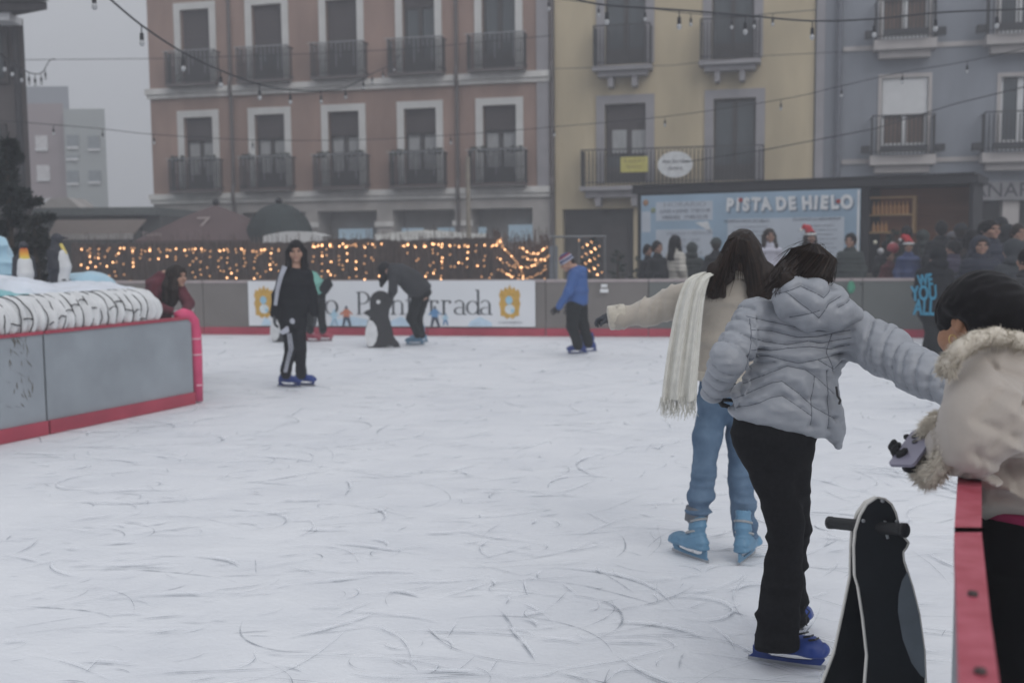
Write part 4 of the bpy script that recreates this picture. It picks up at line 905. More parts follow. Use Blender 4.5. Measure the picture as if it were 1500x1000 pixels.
cloth('fleece_blanket', 'small white fleece mound at the right end of the quilted roll', [(172, 433, 11.2, .26, .3, .08), (190, 436, 11.25, .16, .25, .06)], fl, 7, .015)
cloth('fleece_blanket', 'pale blue fleece fold behind the white fleece', [(128, 412, 11.7, .2, .3, .1), (143, 421, 11.7, .18, .3, .09), (108, 414, 11.8, .16, .3, .08)], fb, 11, .014)
cloth('fleece_blanket', 'teal fleece fold spilling over the quilted roll at the left edge', [(0, 440, 10.15, .26, .22, .07), (28, 444, 10.2, .14, .2, .06), (-40, 436, 10.05, .3, .25, .09)], ft, 15, .02)
cloth('wrapped_rock', 'pale blue cloth wrapped rock standing at the left edge', [(-16, 380, 11.6, .24, .25, .30), (-8, 402, 11.6, .22, .25, .25), (-40, 370, 11.7, .3, .25, .36)], fb, 19, .03)
# penguins
pb = mat('penguin_black', (.028, .03, .04), .6); pw = mat('penguin_white', (.62, .63, .64), .7); 
def grad_mat():
    m = bpy.data.materials.new('throat_yellow'); m.use_nodes = True; nt = m.node_tree; N = nt.nodes; L = nt.links; b = N['Principled BSDF']; b.inputs['Roughness'].default_value = .7
    tc = N.new('ShaderNodeTexCoord'); sp = N.new('ShaderNodeSeparateXYZ'); L.new(tc.outputs['Object'], sp.inputs[0]); r = N.new('ShaderNodeValToRGB'); mr = N.new('ShaderNodeMapRange'); mr.inputs['From Min'].default_value = .30; mr.inputs['From Max'].default_value = .50
    L.new(sp.outputs['Z'], mr.inputs['Value']); L.new(mr.outputs[0], r.inputs[0]); E_ = r.color_ramp.elements; E_[0].color = (.62, .63, .6, 1); E_[0].position = .0; E_[1].color = (.55, .12, .03, 1); E_[1].position = 1
    e1 = E_.new(.35); e1.color = (.66, .55, .10, 1); e2 = E_.new(.65); e2.color = (.7, .35, .04, 1); L.new(r.outputs[0], b.inputs['Base Color']); return m
gy = grad_mat()
yel = mat('pale_yellow_throat', (.62, .50, .14), .7)
def penguin(label, px, pyt, pyb, Y, face, small=False):
    top, bot = P(px, pyt, Y), P(px, pyb, Y); H = top.z - bot.z; s = H / .62; e = empty('penguin_statue', (bot.x, Y, bot.z)); tag(e, label, 'statue', 'king penguin statues on the island')
    e.rotation_euler = (0, 0, face); e.scale = (s, s, s)
    o0 = V((0, 0, 0))
    s1 = SDF(.03); s1.loft([(V((-.01, 0, .03)), .10, .09), (V((0, 0, .18)), .125, .115), (V((-.005, 0, .34)), .105, .10), (V((-.01, 0, .45)), .06, .06)], (0, 1, 0)); s1.ell((.0, 0, .53), (.068, .055, .06)); s1.cone((.05, 0, .535), (.15, 0, .53), .02, .006); s1.cone((-.1, 0, .03), (-.15, 0, .0), .04, .015)
    s1.ecap((-.03, .115, .38), (-.02, .14, .15), (.05, .016), (.03, .01), (1, 0, 0)); s1.ecap((-.03, -.115, .38), (-.02, -.14, .15), (.05, .016), (.03, .01), (1, 0, 0))
    s1.build('body', pb, e, vox=.01, off=o0)
    s2 = SDF(.02); s2.loft([(V((.045, 0, .02)), .085, .08), (V((.065, 0, .18)), .1, .095), (V((.045, 0, .33)), .09, .075)], (0, 1, 0)); s2.build('belly', pw, e, vox=.01, off=o0)
    s3 = SDF(.02); s3.loft([(V((.043, 0, .36)), .074, .068), (V((.025, 0, .45)), .05, .05), (V((.018, 0, .5)), .042, .045)] if not small else [(V((.072, 0, .34)), .05, .05), (V((.045, 0, .44)), .03, .032)], (0, 1, 0)); s3.build('throat_patch', yel if small else gy, e, vox=.008, off=o0)
    for sy in (-1, 1): MB().sphere((.1 - .02, sy * .05, .02), .03, 8, 5, (1.6, 1, .5)).build('foot', pb, e, local=True)
    return e
penguin('king penguin statue standing upright with its beak towards the parasols', 86, 338, 412, 11.3, R(-6), True)
penguin('king penguin statue with orange throat in front of the fir, its head dark', 37, 350, 421, 10.8, R(-58))
fir('fir_tree', 'dark fir tree standing on the island behind the penguins', 8, 13.2, 205, 425, 165, 21, c=(.022, .03, .028), n=24000, z0=HI - .2, cat='tree', lf=.13)
fir('small_fir', 'bushy dark fir directly behind the two penguins', 50, 12.6, 318, 425, 74, 22, c=(.03, .032, .028), n=3500, z0=HI - .2, lf=.1)
# ---------------------------------------------------------------- near right barrier
nb = empty('near_barrier', PZ(1430, 1000, 0)); zr = 1.1
Lp = [PZ(1404, 600, zr), PZ(1404, 680, zr), PZ(1398, 772, zr), PZ(1398, 776, zr), PZ(1402, 900, zr), PZ(1405, 1000, zr), PZ(1412, 1200, zr)]; Rp = [PZ(1436, 600, zr), PZ(1438, 680, zr), PZ(1438, 772, zr), PZ(1438, 776, zr), PZ(1451, 900, zr), PZ(1465, 1000, zr), PZ(1520, 1200, zr)]
nb.location = ((Lp[4] + Rp[4]) / 2); nb.location.z = 0; tag(nb, 'near rink barrier with a worn red top rail under the leaning woman', 'barrier')
def worn():
    m = mat('worn_red_rail', (.34, .045, .07), .42, .1, 20, .1, 60, c2=(.46, .10, .14)); nt = m.node_tree
    return m
rp = worn()
for i0, i1, dz in ((0, 2, 0), (3, 6, -.004)):
    b = MB()
    for i in range(i0, i1):
        a, c_, d_, f_ = Lp[i], Rp[i], Rp[i + 1], Lp[i + 1]; z = V((0, 0, dz)); dn = V((0, 0, -.05))
        b.quad(a + z, f_ + z, d_ + z, c_ + z); b.quad(a + z + dn, a + z, c_ + z, c_ + z + dn) if i == i0 else None
        b.quad(a + z, a + z + dn, f_ + z + dn, f_ + z); b.quad(c_ + z, d_ + z, d_ + z + dn, c_ + z + dn); b.quad(a + z + dn, c_ + z + dn, d_ + z + dn, f_ + z + dn)
    b.build('top_rail', rp, nb)
b = MB()
for i in list(range(0, 2)) + list(range(3, 6)):
    a = Lp[i].lerp(Rp[i], .3); d_ = Lp[i + 1].lerp(Rp[i + 1], .3); b.obox(d_, a, .012, .01, zr - .056)
b.build('panel', acr, nb); sc_ = MB()
for px, py in ((1425, 868), (1436, 981), (1419, 699)):
    q = PZ(px, py, zr); sc_.tube([q + V((0, 0, -.01)), q + V((0, 0, .002))], .0075, 12)
sc_.build('bolt', mat('bolt', (.05, .03, .03), .5), nb)
ws = MB(); rq = random.Random(1)
# ---------------------------------------------------------------- overhead strings of bulbs
wirem = mat('festoon_wire', (.022, .024, .03), .7); sock = mat('bulb_socket', (.02, .02, .025), .6); gl = mat('clear_bulb', (.55, .56, .58), .15, .05, 4, trans=.3)
sk_me = MB().tube([(0, 0, 0), (0, 0, -.09)], .007, 5).tube([(0, 0, -.09), (0, 0, -.17)], [.022, .026], 8).mesh('socket'); sk_me.materials.append(sock)
gl_me = MB().sphere((0, 0, -.205), .032, 8, 6, (1, 1, 1.25)).mesh('globe'); gl_me.materials.append(gl); gl_me.shade_smooth()
def festoon(label, pts, bulbs, wr=.011, sc=1.0):
    """pts: (px,py,Y) along the wire; bulbs: px positions of the hanging lamps"""
    w3 = [P(*p) for p in pts]; fine = []
    for i in range(len(w3) - 1):
        for k in range(6):
            t = k / 6; p0 = w3[max(i - 1, 0)]; p1 = w3[i]; p2 = w3[i + 1]; p3 = w3[min(i + 2, len(w3) - 1)]
            fine.append(.5 * ((2 * p1) + (p2 - p0) * t + (2 * p0 - 5 * p1 + 4 * p2 - p3) * t * t + (3 * p1 - p0 - 3 * p2 + p3) * t ** 3))
    fine.append(w3[-1]); e = empty('festoon_light', fine[len(fine) // 2]); tag(e, label, 'string lights', 'bulb strings over the rink')
    MB().tube(fine, wr, 5).build('wire', wirem, e)
    for bx_ in bulbs:
        best = min(range(len(fine) - 1), key=lambda i: abs((pxof(fine[i]) + pxof(fine[i + 1])) / 2 - bx_)); a, b = fine[best], fine[best + 1]; xa, xb = pxof(a), pxof(b); t = 0.5 if abs(xa - xb) < 1e-3 else min(1, max(0, (bx_ - xa) / (xb - xa))); p = a.lerp(b, t)
        for me in (sk_me, gl_me):
            o = bpy.data.objects.new('socket' if me is sk_me else 'globe', me); col.objects.link(o)
            if me is sk_me: o.parent = e; o.location = p - e.location; o.scale = (sc,) * 3; par_ = o
            else: o.parent = par_
festoon('bulb string dropping from the top left across the pink house', [(80, -60, 11), (150, -10, 12), (207, 37, 13), (268, 77, 14.5), (322, 103, 16), (380, 124, 17.5), (425, 132, 19), (470, 133, 21), (507, 128, 23), (545, 108, 26), (575, 93, 29), (592, 72, 32)], [137, 207, 268, 323, 380, 425, 470, 506, 532, 545, 561, 577], .012)
festoon('short dark bulb string sagging in front of the brown house', [(-60, 40, 14), (5, 82, 16), (30, 100, 18), (48, 108, 19.5), (62, 106, 21), (72, 90, 23), (80, 86, 26)], [6, 17, 31, 42, 51, 60, 66], .01, .9)
festoon('lowest long bulb string crossing all the house fronts', [(-40, 174, 19), (80, 183, 19.5), (150, 189, 20), (225, 197, 20.5), (370, 205, 21.5), (520, 205, 22), (660, 198, 22), (812, 186, 21), (974, 171, 20), (1144, 146, 19), (1233, 126, 18), (1322, 106, 17.5), (1417, 90, 17), (1540, 62, 16)], [78, 150, 225, 370, 660, 812, 974, 1144, 1233, 1322, 1417], .006, .75)
festoon('dark bulb string across the top right corner', [(760, -25, 13), (840, -2, 13), (890, 8, 13.2), (995, 15, 13.4), (1092, 23, 13.6), (1190, 31, 13.8), (1281, 28, 14), (1371, 19, 14), (1461, 15, 14), (1560, 12, 14)], [889, 995, 1092, 1190, 1281, 1371, 1461], .011, .95)
festoon('thinner bulb string running just behind the top right one', [(700, -14, 18), (804, -3, 18), (877, 6, 18), (945, 12, 18), (1012, 20, 18), (1072, 24, 18), (1105, 23, 18), (1132, 20, 18.3), (1170, 17, 19), (1195, 15, 20)], [804, 877, 945, 1012, 1072, 1105, 1132], .007, .85)
for label, pts in (('bare thin cable stretched in front of the upper balconies', [(30, 88, 30), (250, 86, 30), (450, 79, 30), (600, 72, 30), (812, 52, 30)]), ('bare dark cable rising over the kiosk to the right', [(1000, 238, 22), (1118, 220, 22), (1280, 189, 21), (1400, 152, 20), (1540, 118, 19)]), ('bare dark cable across the yellow house below the upper balconies', [(812, 101, 33.5), (985, 96, 33), (1120, 82, 32.4), (1240, 76, 32)])):
    e = MB().tube([P(*p) for p in pts], .009, 4).build('overhead_cable', wirem); tag(e, label, 'cable')
# ---------------------------------------------------------------- people
skin = mat('skin', (.40, .235, .17), .55, .08, 12, spec=.35); skin3 = mat('onlooker_skin', (.27, .165, .125), .6, .08, 12, spec=.2); skin2 = mat('skin_tan', (.33, .17, .10), .5, .08, 12)
eyem = mat('dark_eye', (.02, .015, .012), .3); lipm = mat('lips', (.30, .10, .09), .5); metal = mat('skate_blade', (.42, .43, .45), .3, metal=.8); blk = mat('black_plastic', (.02, .02, .022), .45); buck = mat('grey_buckle', (.33, .34, .35), .4)
hairm = mat('dark_brown_hair', (.015, .008, .005), .5, .5, 60, stretch=(1, 1, .1), spec=.22); hairl = mat('lighter_hair', (.038, .020, .012), .45, .4, 60, spec=.3); hairb = mat('black_hair', (.006, .005, .006), .5, .4, 60, stretch=(1, 1, .1), spec=.15)
glv = mat('grey_knit_glove', (.07, .075, .085), .9, .2, 60); glb = mat('black_glove', (.012, .012, .014), .8)
X3 = V((1, 0, 0)); Y3 = V((0, 1, 0)); Z3 = V((0, 0, 1))
def head(s, c, f, up=Z3, sc=1.0):
    c = V(c); f = V(f).normalized(); up = V(up); up = (up - f * up.dot(f)).normalized(); l = f.cross(up) * 1.0; ax = (l, f, up)
    q = lambda a, b, d: c + (l * a + f * b + up * d) * sc
    s.ell(q(0, -.008, .012), (.076 * sc, .097 * sc, .1 * sc), ax, k=.02); s.ell(q(0, .03, -.055), (.054 * sc, .062 * sc, .062 * sc), ax, k=.04)
    for m in (-1, 1): s.ell(q(.034 * m, .088, .008), (.017 * sc, .014 * sc, .013 * sc), ax, k=.012, op=-1)
    s.ell(q(0, .085, .032), (.05 * sc, .014 * sc, .011 * sc), ax, k=.02)
    s.cone(q(0, .09, .012), q(0, .112, -.026), .008 * sc, .013 * sc, k=.012); s.ell(q(0, .088, -.06), (.022 * sc, .012 * sc, .009 * sc), ax, k=.008); s.ell(q(0, .078, -.096), (.025 * sc, .02 * sc, .018 * sc), ax, k=.02)
    for m in (-1, 1): s.ell(q(.045 * m, .065, -.03), (.022 * sc, .022 * sc, .022 * sc), ax, k=.03); s.ell(q(.080 * m, -.008, -.006), (.010 * sc, .020 * sc, .032 * sc), ax, k=.008); s.ell(q(.086 * m, -.002, -.004), (.006 * sc, .010 * sc, .018 * sc), ax, k=.004, op=-1)
    return q, ax
def face_bits(e, q, big=False):
    b = MB(); b.sphere(q(.033, .083, .008), .0115, 8, 6); b.sphere(q(-.033, .083, .008), .0115, 8, 6); b.build('eyes', eyem, e, smooth=True)
    b = MB()
    for m in (-1, 1): b.tube([q(.014 * m, .096, .03), q(.034 * m, .094, .036), q(.054 * m, .078, .031)], .0035, 5)
    b.build('eyebrows', hairb, e); MB().tube([q(-.022, .09, -.061), q(0, .101, -.059), q(.022, .09, -.061)], [.003, .0055, .003], 6).build('lips', lipm, e)
def hand(s, w, d, pn, side=1, curl=.5, sc=1.0, r=.0088):
    d = V(d).normalized(); pn = V(pn); pn = (pn - d * pn.dot(d)).normalized(); lt = d.cross(pn) * side
    s.ecap(w, w + d * .085 * sc, (.027 * sc, .02 * sc), (.042 * sc, .015 * sc), lt, k=.015)
    for o, L_, cc in ((-.033, .060, 1.15), (-.011, .074, 1.05), (.011, .078, .95), (.033, .068, .85)):
        p = w + d * .088 * sc + lt * o * sc; dd = d.copy(); rr_ = r * sc
        for k, fr in enumerate((.45, .32, .23)):
            a = curl * cc * (0.9 if k else .6); dd = (dd * math.cos(a) + pn * math.sin(a)).normalized() if k == 0 else (Matrix.Rotation(a, 3, d.cross(pn)) @ dd).normalized()
            n_ = p + dd * L_ * fr * sc; s.cone(p, n_, rr_ * (1 - .1 * k), rr_ * (.92 - .1 * k), k=.004); p = n_
    p = w + d * .025 * sc + lt * .034 * sc; t1 = (d * .7 + lt * .65 + pn * .3).normalized(); m_ = p + t1 * .036 * sc; t2 = (d * .85 + lt * .15 + pn * (.3 + .4 * curl)).normalized()
    s.cone(p, m_, .012 * sc, .0105 * sc, k=.012); s.cone(m_, m_ + t2 * .032 * sc, .0105 * sc, .0085 * sc, k=.004)
# skate built once: toe towards +x, ankle over the origin, blade edge at z = 0
def skate_meshes():
    s = SDF(.025); s.loft([(V((-.055, 0, .10)), .043, .042), (V((.03, 0, .098)), .046, .04), (V((.125, 0, .088)), .048, .032), (V((.175, 0, .082)), .038, .024)], Y3); s.loft([(V((-.015, 0, .12)), .045, .052), (V((-.016, 0, .2)), .04, .047), (V((-.008, 0, .265)), .042, .048)], Y3)
    s.ell((-.008, 0, .295), (.034, .032, .04), k=.01, op=-1)
    s.ecap((-.09, 0, .070), (.17, 0, .066), (.036, .008), (.038, .008), Y3)
    def dp(p): return .004 * (np.abs(((p[:, 2] + p[:, 0] * .35) / .05) % 1 - .5) < .12) * (p[:, 2] > .1)
    boot = s.build('skate', None, None, .007, disp=dp, mesh_only=True)
    s = SDF(.006)
    h = MB(); th = .011
    def pr(pl): h.prism(pl, (0, -th / 2, 0), X3, Z3, (0, th, 0))
    pr([(-.105, .062), (-.105, .03), (-.12, .016), (-.06, .014), (.1, .014), (.165, .018), (.18, .04), (.172, .062), (.15, .062), (.15, .05), (.125, .034), (.06, .028), (-.03, .028), (-.07, .044), (-.075, .062)])
    pr([(-.0745, .063), (.1495, .063), (.1495, .056), (-.0745, .056)])
    hold = h.mesh('blade_holder'); b = MB().prism([(-.125, 0.0), (.17, 0.0), (.19, .006), (.185, .02), (-.125, .02)], (0, -.002, 0), X3, Z3, (0, .004, 0)); blade = b.mesh('blade')
    k = MB()
    for z, x in ((.22, -.012), (.155, .0)):
        k.tube([(x + .052 * math.cos(a), .046 * math.sin(a), z - .02 * math.cos(a)) for a in [2 * math.pi * i / 20 for i in range(21)]], .008, 5)
    k.box(.03, .052, -.012, .012, .13, .145); st = k.mesh('strap')
    c = MB().tube([(-.01, 0, .255), (-.008, 0, .275)], [.036, .039], 14).mesh('liner')
    return boot, hold, blade, st, c
SKM = skate_meshes(); SKC = {'blue': mat('blue_boot', (.012, .040, .21), .42, .2, 8), 'light': mat('pale_blue_boot', (.12, .25, .38), .45, .15, 8), 'red': mat('red_boot', (.34, .05, .08), .45, .12, 8)}
def skate(e, p, head_deg, c='blue', pitch=0, roll=0, sc=1.0):
    me = SKM[0].copy(); o = link('skate', me, SKC[c], e); o.location = V(p) - parent_off(e); o.rotation_euler = (R(roll), R(pitch), R(head_deg)); o.scale = (sc,) * 3
    for me, m, n in ((SKM[1], SKC[c], 'blade_holder'), (SKM[2], metal, 'blade'), (SKM[3], buck if c != 'blue' else blk, 'strap'), (SKM[4], blk, 'liner')):
        k = link(n, me.copy(), m, o)
    return o
def tubes_hair(name, e, paths, m, r=.0025, n=3):
    b = MB()
    for p in paths: b.tube(p, [r * (1 - .75 * i / (len(p) - 1)) for i in range(len(p))], n, False)
    return b.build(name, m, e)
def strandset(roots, guides, n, rq, spread=.02, jit=.012):
    """guides: list of polylines (same length); each strand follows a random blend of two neighbouring guides"""
    out = []
    for _ in range(n):
        i = rq.randrange(len(guides) - 1); t = rq.random(); a, b = guides[i], guides[i + 1]; o = V((rq.gauss(0, jit), rq.gauss(0, jit), rq.gauss(0, jit * .6))); ln = rq.uniform(.8, 1.0); pts = []
        for k in range(len(a)):
            w_ = (k / (len(a) - 1)) ** 1.5; pts.append(a[k].lerp(b[k], t) + o * (.15 + 1.3 * w_) + V((rq.gauss(0, .0015), rq.gauss(0, .0015), 0)))
        if ln < .93: pts = pts[:-1]
        out.append(pts)
    return out
def fur(e, name, path, r, n, ln, m, rq, bias=V((0, 0, 0))):
    b = MB(); path = [V(p) for p in path]; m_ = len(path) - 1
    for _ in range(n):
        t = rq.random() * m_; i = min(int(t), m_ - 1); p = path[i].lerp(path[i + 1], t - i); ax = (path[i + 1] - path[i]).normalized()
        d = V((rq.gauss(0, 1), rq.gauss(0, 1), rq.gauss(0, 1))); d = (d - ax * d.dot(ax)).normalized(); rt_ = p + d * r * rq.uniform(.7, 1); dr = (d + bias + V((rq.gauss(0, .35), rq.gauss(0, .35), rq.gauss(0, .35)))).normalized(); L_ = ln * rq.uniform(.5, 1.25); sd_ = dr.cross(ax + V((.01, .02, .03))).normalized() * .0016
        mid = rt_ + dr * L_ * .55; tip = rt_ + dr * L_ + V((rq.gauss(0, .1), rq.gauss(0, .1), rq.gauss(0, .1) - .15)) * L_ + bias * L_ * .2
        b.poly([rt_ - sd_, rt_ + sd_, mid + sd_ * .8, mid - sd_ * .8]); b.poly([mid - sd_ * .8, mid + sd_ * .8, tip])
    return b.build(name, m, e)
def person(label, base, group=None):
    e = empty('person', base); tag(e, label, 'person', group); return e
def seg_noise(p, ax, a, per, amp, w=.28):
    s_ = (p - A(a)) @ A(ax) / per; ph = np.abs((s_ % 1) - .5) * 2; return amp * (1 - np.clip(ph - (1 - w), 0, 1) / w * 1.0)
def polydist(x, z, lines):
    d = np.full(x.shape, 9., 'f4')
    for pl in lines:
        for i in range(len(pl) - 1):
            ax, az = pl[i]; bx_, bz_ = pl[i + 1]; dx, dz = bx_ - ax, bz_ - az; t = np.clip(((x - ax) * dx + (z - az) * dz) / (dx * dx + dz * dz + 1e-9), 0, 1)
            d = np.minimum(d, np.hypot(x - ax - t * dx, z - az - t * dz))
    return d
def armseam(p, pts, per, tilt=.25):
    """distance along the sleeve, returned with distance off axis, for stitched rings"""
    best = np.full(len(p), 9., 'f4'); sval = np.zeros(len(p), 'f4'); acc = 0
    for i in range(len(pts) - 1):
        a, b = A(pts[i]), A(pts[i + 1]); d = b - a; L_ = np.linalg.norm(d); t = np.clip(((p - a) @ d) / L_ ** 2, 0, 1); q = p - a - t[:, None] * d; r_ = np.sqrt((q * q).sum(1)); m_ = r_ < best
        best = np.where(m_, r_, best); sval = np.where(m_, acc + t * L_ + tilt * q[:, 2] + tilt * .6 * q[:, 0], sval); acc += L_
    return sval, best
rq = random.Random(77)
# ================= girl in the grey quilted jacket
def grey_girl():
    Y = 4.2; j = lambda x, y, d=0: P(x, y, Y + d)
    e = person('girl in grey quilted jacket and black flared jeans leaning right on blue skates', G(1140, 972))
    jm = mat('grey_quilted_nylon', (.295, .312, .345), .45, .06, 6, .25, 120, spec=.5, dist=.003); tm = mat('black_denim', (.0078, .0078, .0095), .9, .3, 60, .2, 300, dist=.002, spec=.12)
    sh = [j(1225, 470, -.02), j(1296, 514, -.16), j(1345, 544, -.33), j(1393, 572, -.48)]; la = [j(1108, 470, .0), j(1066, 528, -.12), j(1046, 571, .02)]
    s = SDF(.05)
    s.loft([(j(1182, 447), .12, .10), (j(1176, 480), .155, .125), (j(1168, 520), .158, .13), (j(1160, 560), .16, .135), (j(1150, 592), .19, .145), (j(1146, 611), .205, .145)], X3, capf=.45)
    s.chain(sh, [.088, .077, .066, .054], k=.06); s.chain(la, [.086, .060, .047], k=.03)
    s.ecap(j(1216, 596, -.04), j(1222, 632, -.04), (.035, .045), (.022, .03), X3, k=.04); s.cone(j(1222, 632, -.04), j(1228, 652, -.04), .020, .007, k=.03)
    s.ecap(j(1188, 436, -.05), j(1176, 420, .06), (.10, .06), (.075, .06), X3, k=.04)
    Z = lambda x, y: ((x / 2.778 + 880, y / 2.778 + 330)); tr = lambda x, y: (lambda q: (q.x, q.z))(j(*Z(x, y), -.12))
    lines = [[tr(*a) for a in l] for l in (
        [(600, 372), (700, 395), (800, 415), (900, 420), (1010, 395)], [(612, 425), (700, 432), (800, 455), (880, 452), (1010, 425)], [(612, 455), (680, 478), (760, 487), (840, 470), (900, 480), (1010, 455)],
        [(605, 505), (700, 512), (760, 500), (850, 492), (940, 505), (1010, 485)], [(600, 545), (690, 535), (800, 560), (900, 540), (1000, 525)], [(585, 590), (660, 572), (750, 552)], [(880, 545), (960, 590), (1000, 560)],
        [(540, 690), (600, 655), (700, 600), (760, 572), (830, 585), (880, 620), (960, 690)], [(520, 735), (620, 685), (700, 640), (735, 632), (800, 680), (860, 735), (960, 790)], [(530, 765), (620, 735), (690, 700), (735, 690), (800, 735), (850, 770)],
        [(870, 612), (852, 700), (850, 810)], [(925, 590), (930, 700), (932, 830)], [(612, 380), (608, 470), (575, 600)], [(560, 640), (600, 620), (640, 560)], [(940, 440), (920, 520), (960, 600)])]
    def dp(p):
        front = p[:, 1] < Y + .25; d = polydist(p[:, 0], p[:, 2], lines); r = .017 * (1 - np.exp(-(d / .016) ** 1.0)) - .009
        sv, bd = armseam(p, sh, .05, .5); ph = np.abs((sv / .058 + .15 * vnoise(p, (9, 9, 9), 4)) % 1 - .5) * 2; ra = .015 * (1 - np.clip(ph, 0, 1) ** 4) - .009
        sv2, bd2 = armseam(p, la, .05, -.3); ph2 = np.abs((sv2 / .06 + .15 * vnoise(p, (9, 9, 9), 5)) % 1 - .5) * 2; rb = .015 * (1 - np.clip(ph2, 0, 1) ** 4) - .009
        isr = (bd < .115) & (p[:, 0] > j(1240, 500).x); isl = (bd2 < .115) & (p[:, 0] < j(1100, 500).x)
        o = np.where(isr, ra, np.where(isl, rb, r))
        return o + .0035 * vnoise(p, (34, 34, 60), 7) + .0035 * (1 - 2 * np.abs(vnoise(p, (16, 16, 38), 8)))
    jk = s.build('jacket', jm, e, .0062, disp=dp)
    h = SDF(.04); h.loft([(j(1140, 432, -.09), .03, .035), (j(1158, 438, -.12), .070, .055), (j(1190, 447, -.15), .082, .065), (j(1226, 455, -.14), .062, .055), (j(1250, 462, -.11), .028, .035)], Z3, capf=.8); h.loft([(j(1160, 425, -.03), .05, .05), (j(1190, 424, -.05), .05, .06), (j(1222, 436, -.05), .045, .05)], Z3)
    hl = [[tr(*a) for a in l] for l in ([(740, 268), (800, 320), (862, 372)], [(862, 372), (900, 315), (960, 285)], [(800, 245), (880, 290), (940, 245)], [(700, 285), (740, 268), (800, 245)], [(760, 372), (862, 340)], [(940, 330), (1000, 300)])]
    def dh(p): d = polydist(p[:, 0], p[:, 2], hl); return .015 * (1 - np.exp(-(d / .013))) - .008 + .003 * vnoise(p, (30, 30, 50), 9)
    ho_ = h.build('hood', jm, jk, .0065, disp=dh)
    from mathutils.bvhtree import BVHTree
    def stitch(ob, ls, name):
        bvh = BVHTree.FromPolygons([tuple(v.co) for v in ob.data.vertices], [tuple(p_.vertices) for p_ in ob.data.polygons]); off = parent_off(ob); b_ = MB()
        for l in ls:
            run = []
            for i in range(len(l) - 1):
                n_ = max(2, int(math.hypot(l[i + 1][0] - l[i][0], l[i + 1][1] - l[i][1]) / .008))
                for k in range(n_ + 1):
                    t = k / n_; x = l[i][0] + (l[i + 1][0] - l[i][0]) * t; z = l[i][1] + (l[i + 1][1] - l[i][1]) * t; o_ = V((x, Y - 1, z)) - off
                    hit = bvh.ray_cast(o_, V((0, 1, 0)))[0]
                    if hit is not None and (not run or (hit + off - run[-1]).length < .05): run.append(hit + off)
                    elif len(run) > 2: b_.tube(run, .0016, 4, False); run = []
            if len(run) > 2: b_.tube(run, .0016, 4, False)
        if b_.v: b_.build(name, mat('crease_shade_thread', (.12, .13, .155), .8), ob)  # seam thread coloured darker, putting the crease shade into the stitch lines
    stitch(jk, [[(x, z) for x, z in l] for l in lines], 'shaded_stitching'); stitch(ho_, hl, 'shaded_stitching')
    MB().tube([j(1225, 566, -.15), j(1227, 580, -.15), j(1231, 586, -.15), j(1229, 592, -.15)], .0045, 6).build('zip_pull', blk, jk)
    t = SDF(.04); t.loft([(j(1140, 592), .15, .125), (j(1134, 630), .152, .13), (j(1136, 655), .145, .12)], X3, k=.05)
    t.chain([j(1112, 640, .0), j(1134, 700, -.02), j(1150, 765, -.05), j(1146, 850, -.07), j(1139, 905, -.10), j(1137, 932, -.10)], [.088, .080, .066, .062, .068, .080], k=.03)
    t.chain([j(1152, 640, .03), j(1155, 700, .03), j(1160, 770, .1), j(1158, 850, .20), j(1158, 900, .22)], [.092, .085, .066, .058, .068], k=.03)
    t.ell(j(1137, 975, -.10), (.2, .2, .075), k=.006, op=-1)
    def dt(p): return .0105 * (1 - 2 * np.abs(vnoise(p, (5, 5, 17), 21))) * (.35 + 1.2 * np.clip((.75 - p[:, 2]) / .5, 0, 1)) + .003 * vnoise(p, (12, 12, 30), 22) - .002
    t.build('jeans', tm, e, .0065, disp=dt)
    b = SDF(.03); q, ax = head(b, j(1186, 408, -.02), (.62, .74, -.22), (.08, -.1, 1)); b.cone(q(0, -.02, -.05), j(1180, 448, 0), .05, .058); b.loft([(j(1180, 470), .1, .08), (j(1160, 580), .12, .1), (j(1136, 640), .12, .1)], X3); b.chain([j(1225, 470, -.02), j(1296, 514, -.16), j(1385, 568, -.46)], [.05, .04, .03]); b.chain([j(1108, 470), j(1066, 528, -.12), j(1047, 574, .02)], [.05, .04, .03]); b.chain([j(1118, 640), j(1150, 765, -.05), j(1139, 915, .01)], [.07, .05, .035]); b.chain([j(1152, 640, .03), j(1160, 770, .1), j(1158, 885, .3)], [.07, .045, .035])
    b.build('body', skin, e, .007); face_bits(e, q)
    MB().tube([q(.088, -.0, -.04) + V((.004 * math.cos(a), 0, .008 * math.sin(a))) for a in [R(30 * i) for i in range(13)]], .0016, 5, False).build('earring', mat('gold', (.6, .45, .2), .3, metal=.8), e)
    g = SDF(.012); hand(g, j(1050, 571, .03), (.45, .85, -.2), (1, -.3, 0), 1, .8, .95); hand(g, j(1391, 571, -.475), (.75, -.3, -.45), (0, -.2, -1), 1, .35)
    g.cone(j(1048, 566, .02), j(1049, 575, .03), .043, .041); g.build('gloves', glb, e, .0048)
    hs_ = SDF(.03); hs_.ell(q(0, -.012, .02), (.094, .108, .104), ax); hs_.ell(q(-.045, -.07, -.02), (.07, .06, .085), ax); hs_.chain([q(-.03, -.09, -.03), j(1152, 412, -.12), j(1140, 424, -.13)], [.05, .035, .012]); hs_.ell(q(0, .125, -.02), (.06, .06, .08), ax, op=-1)
    hs_.ell(q(.092, .02, -.045), (.03, .035, .045), ax, op=-1)
    hr = hs_.build('hair', hairm, e, .0065, disp=lambda p: .007 * vnoise(p, (45, 45, 16), 31) + .013 * vnoise(p, (13, 13, 10), 32))
    gd = []
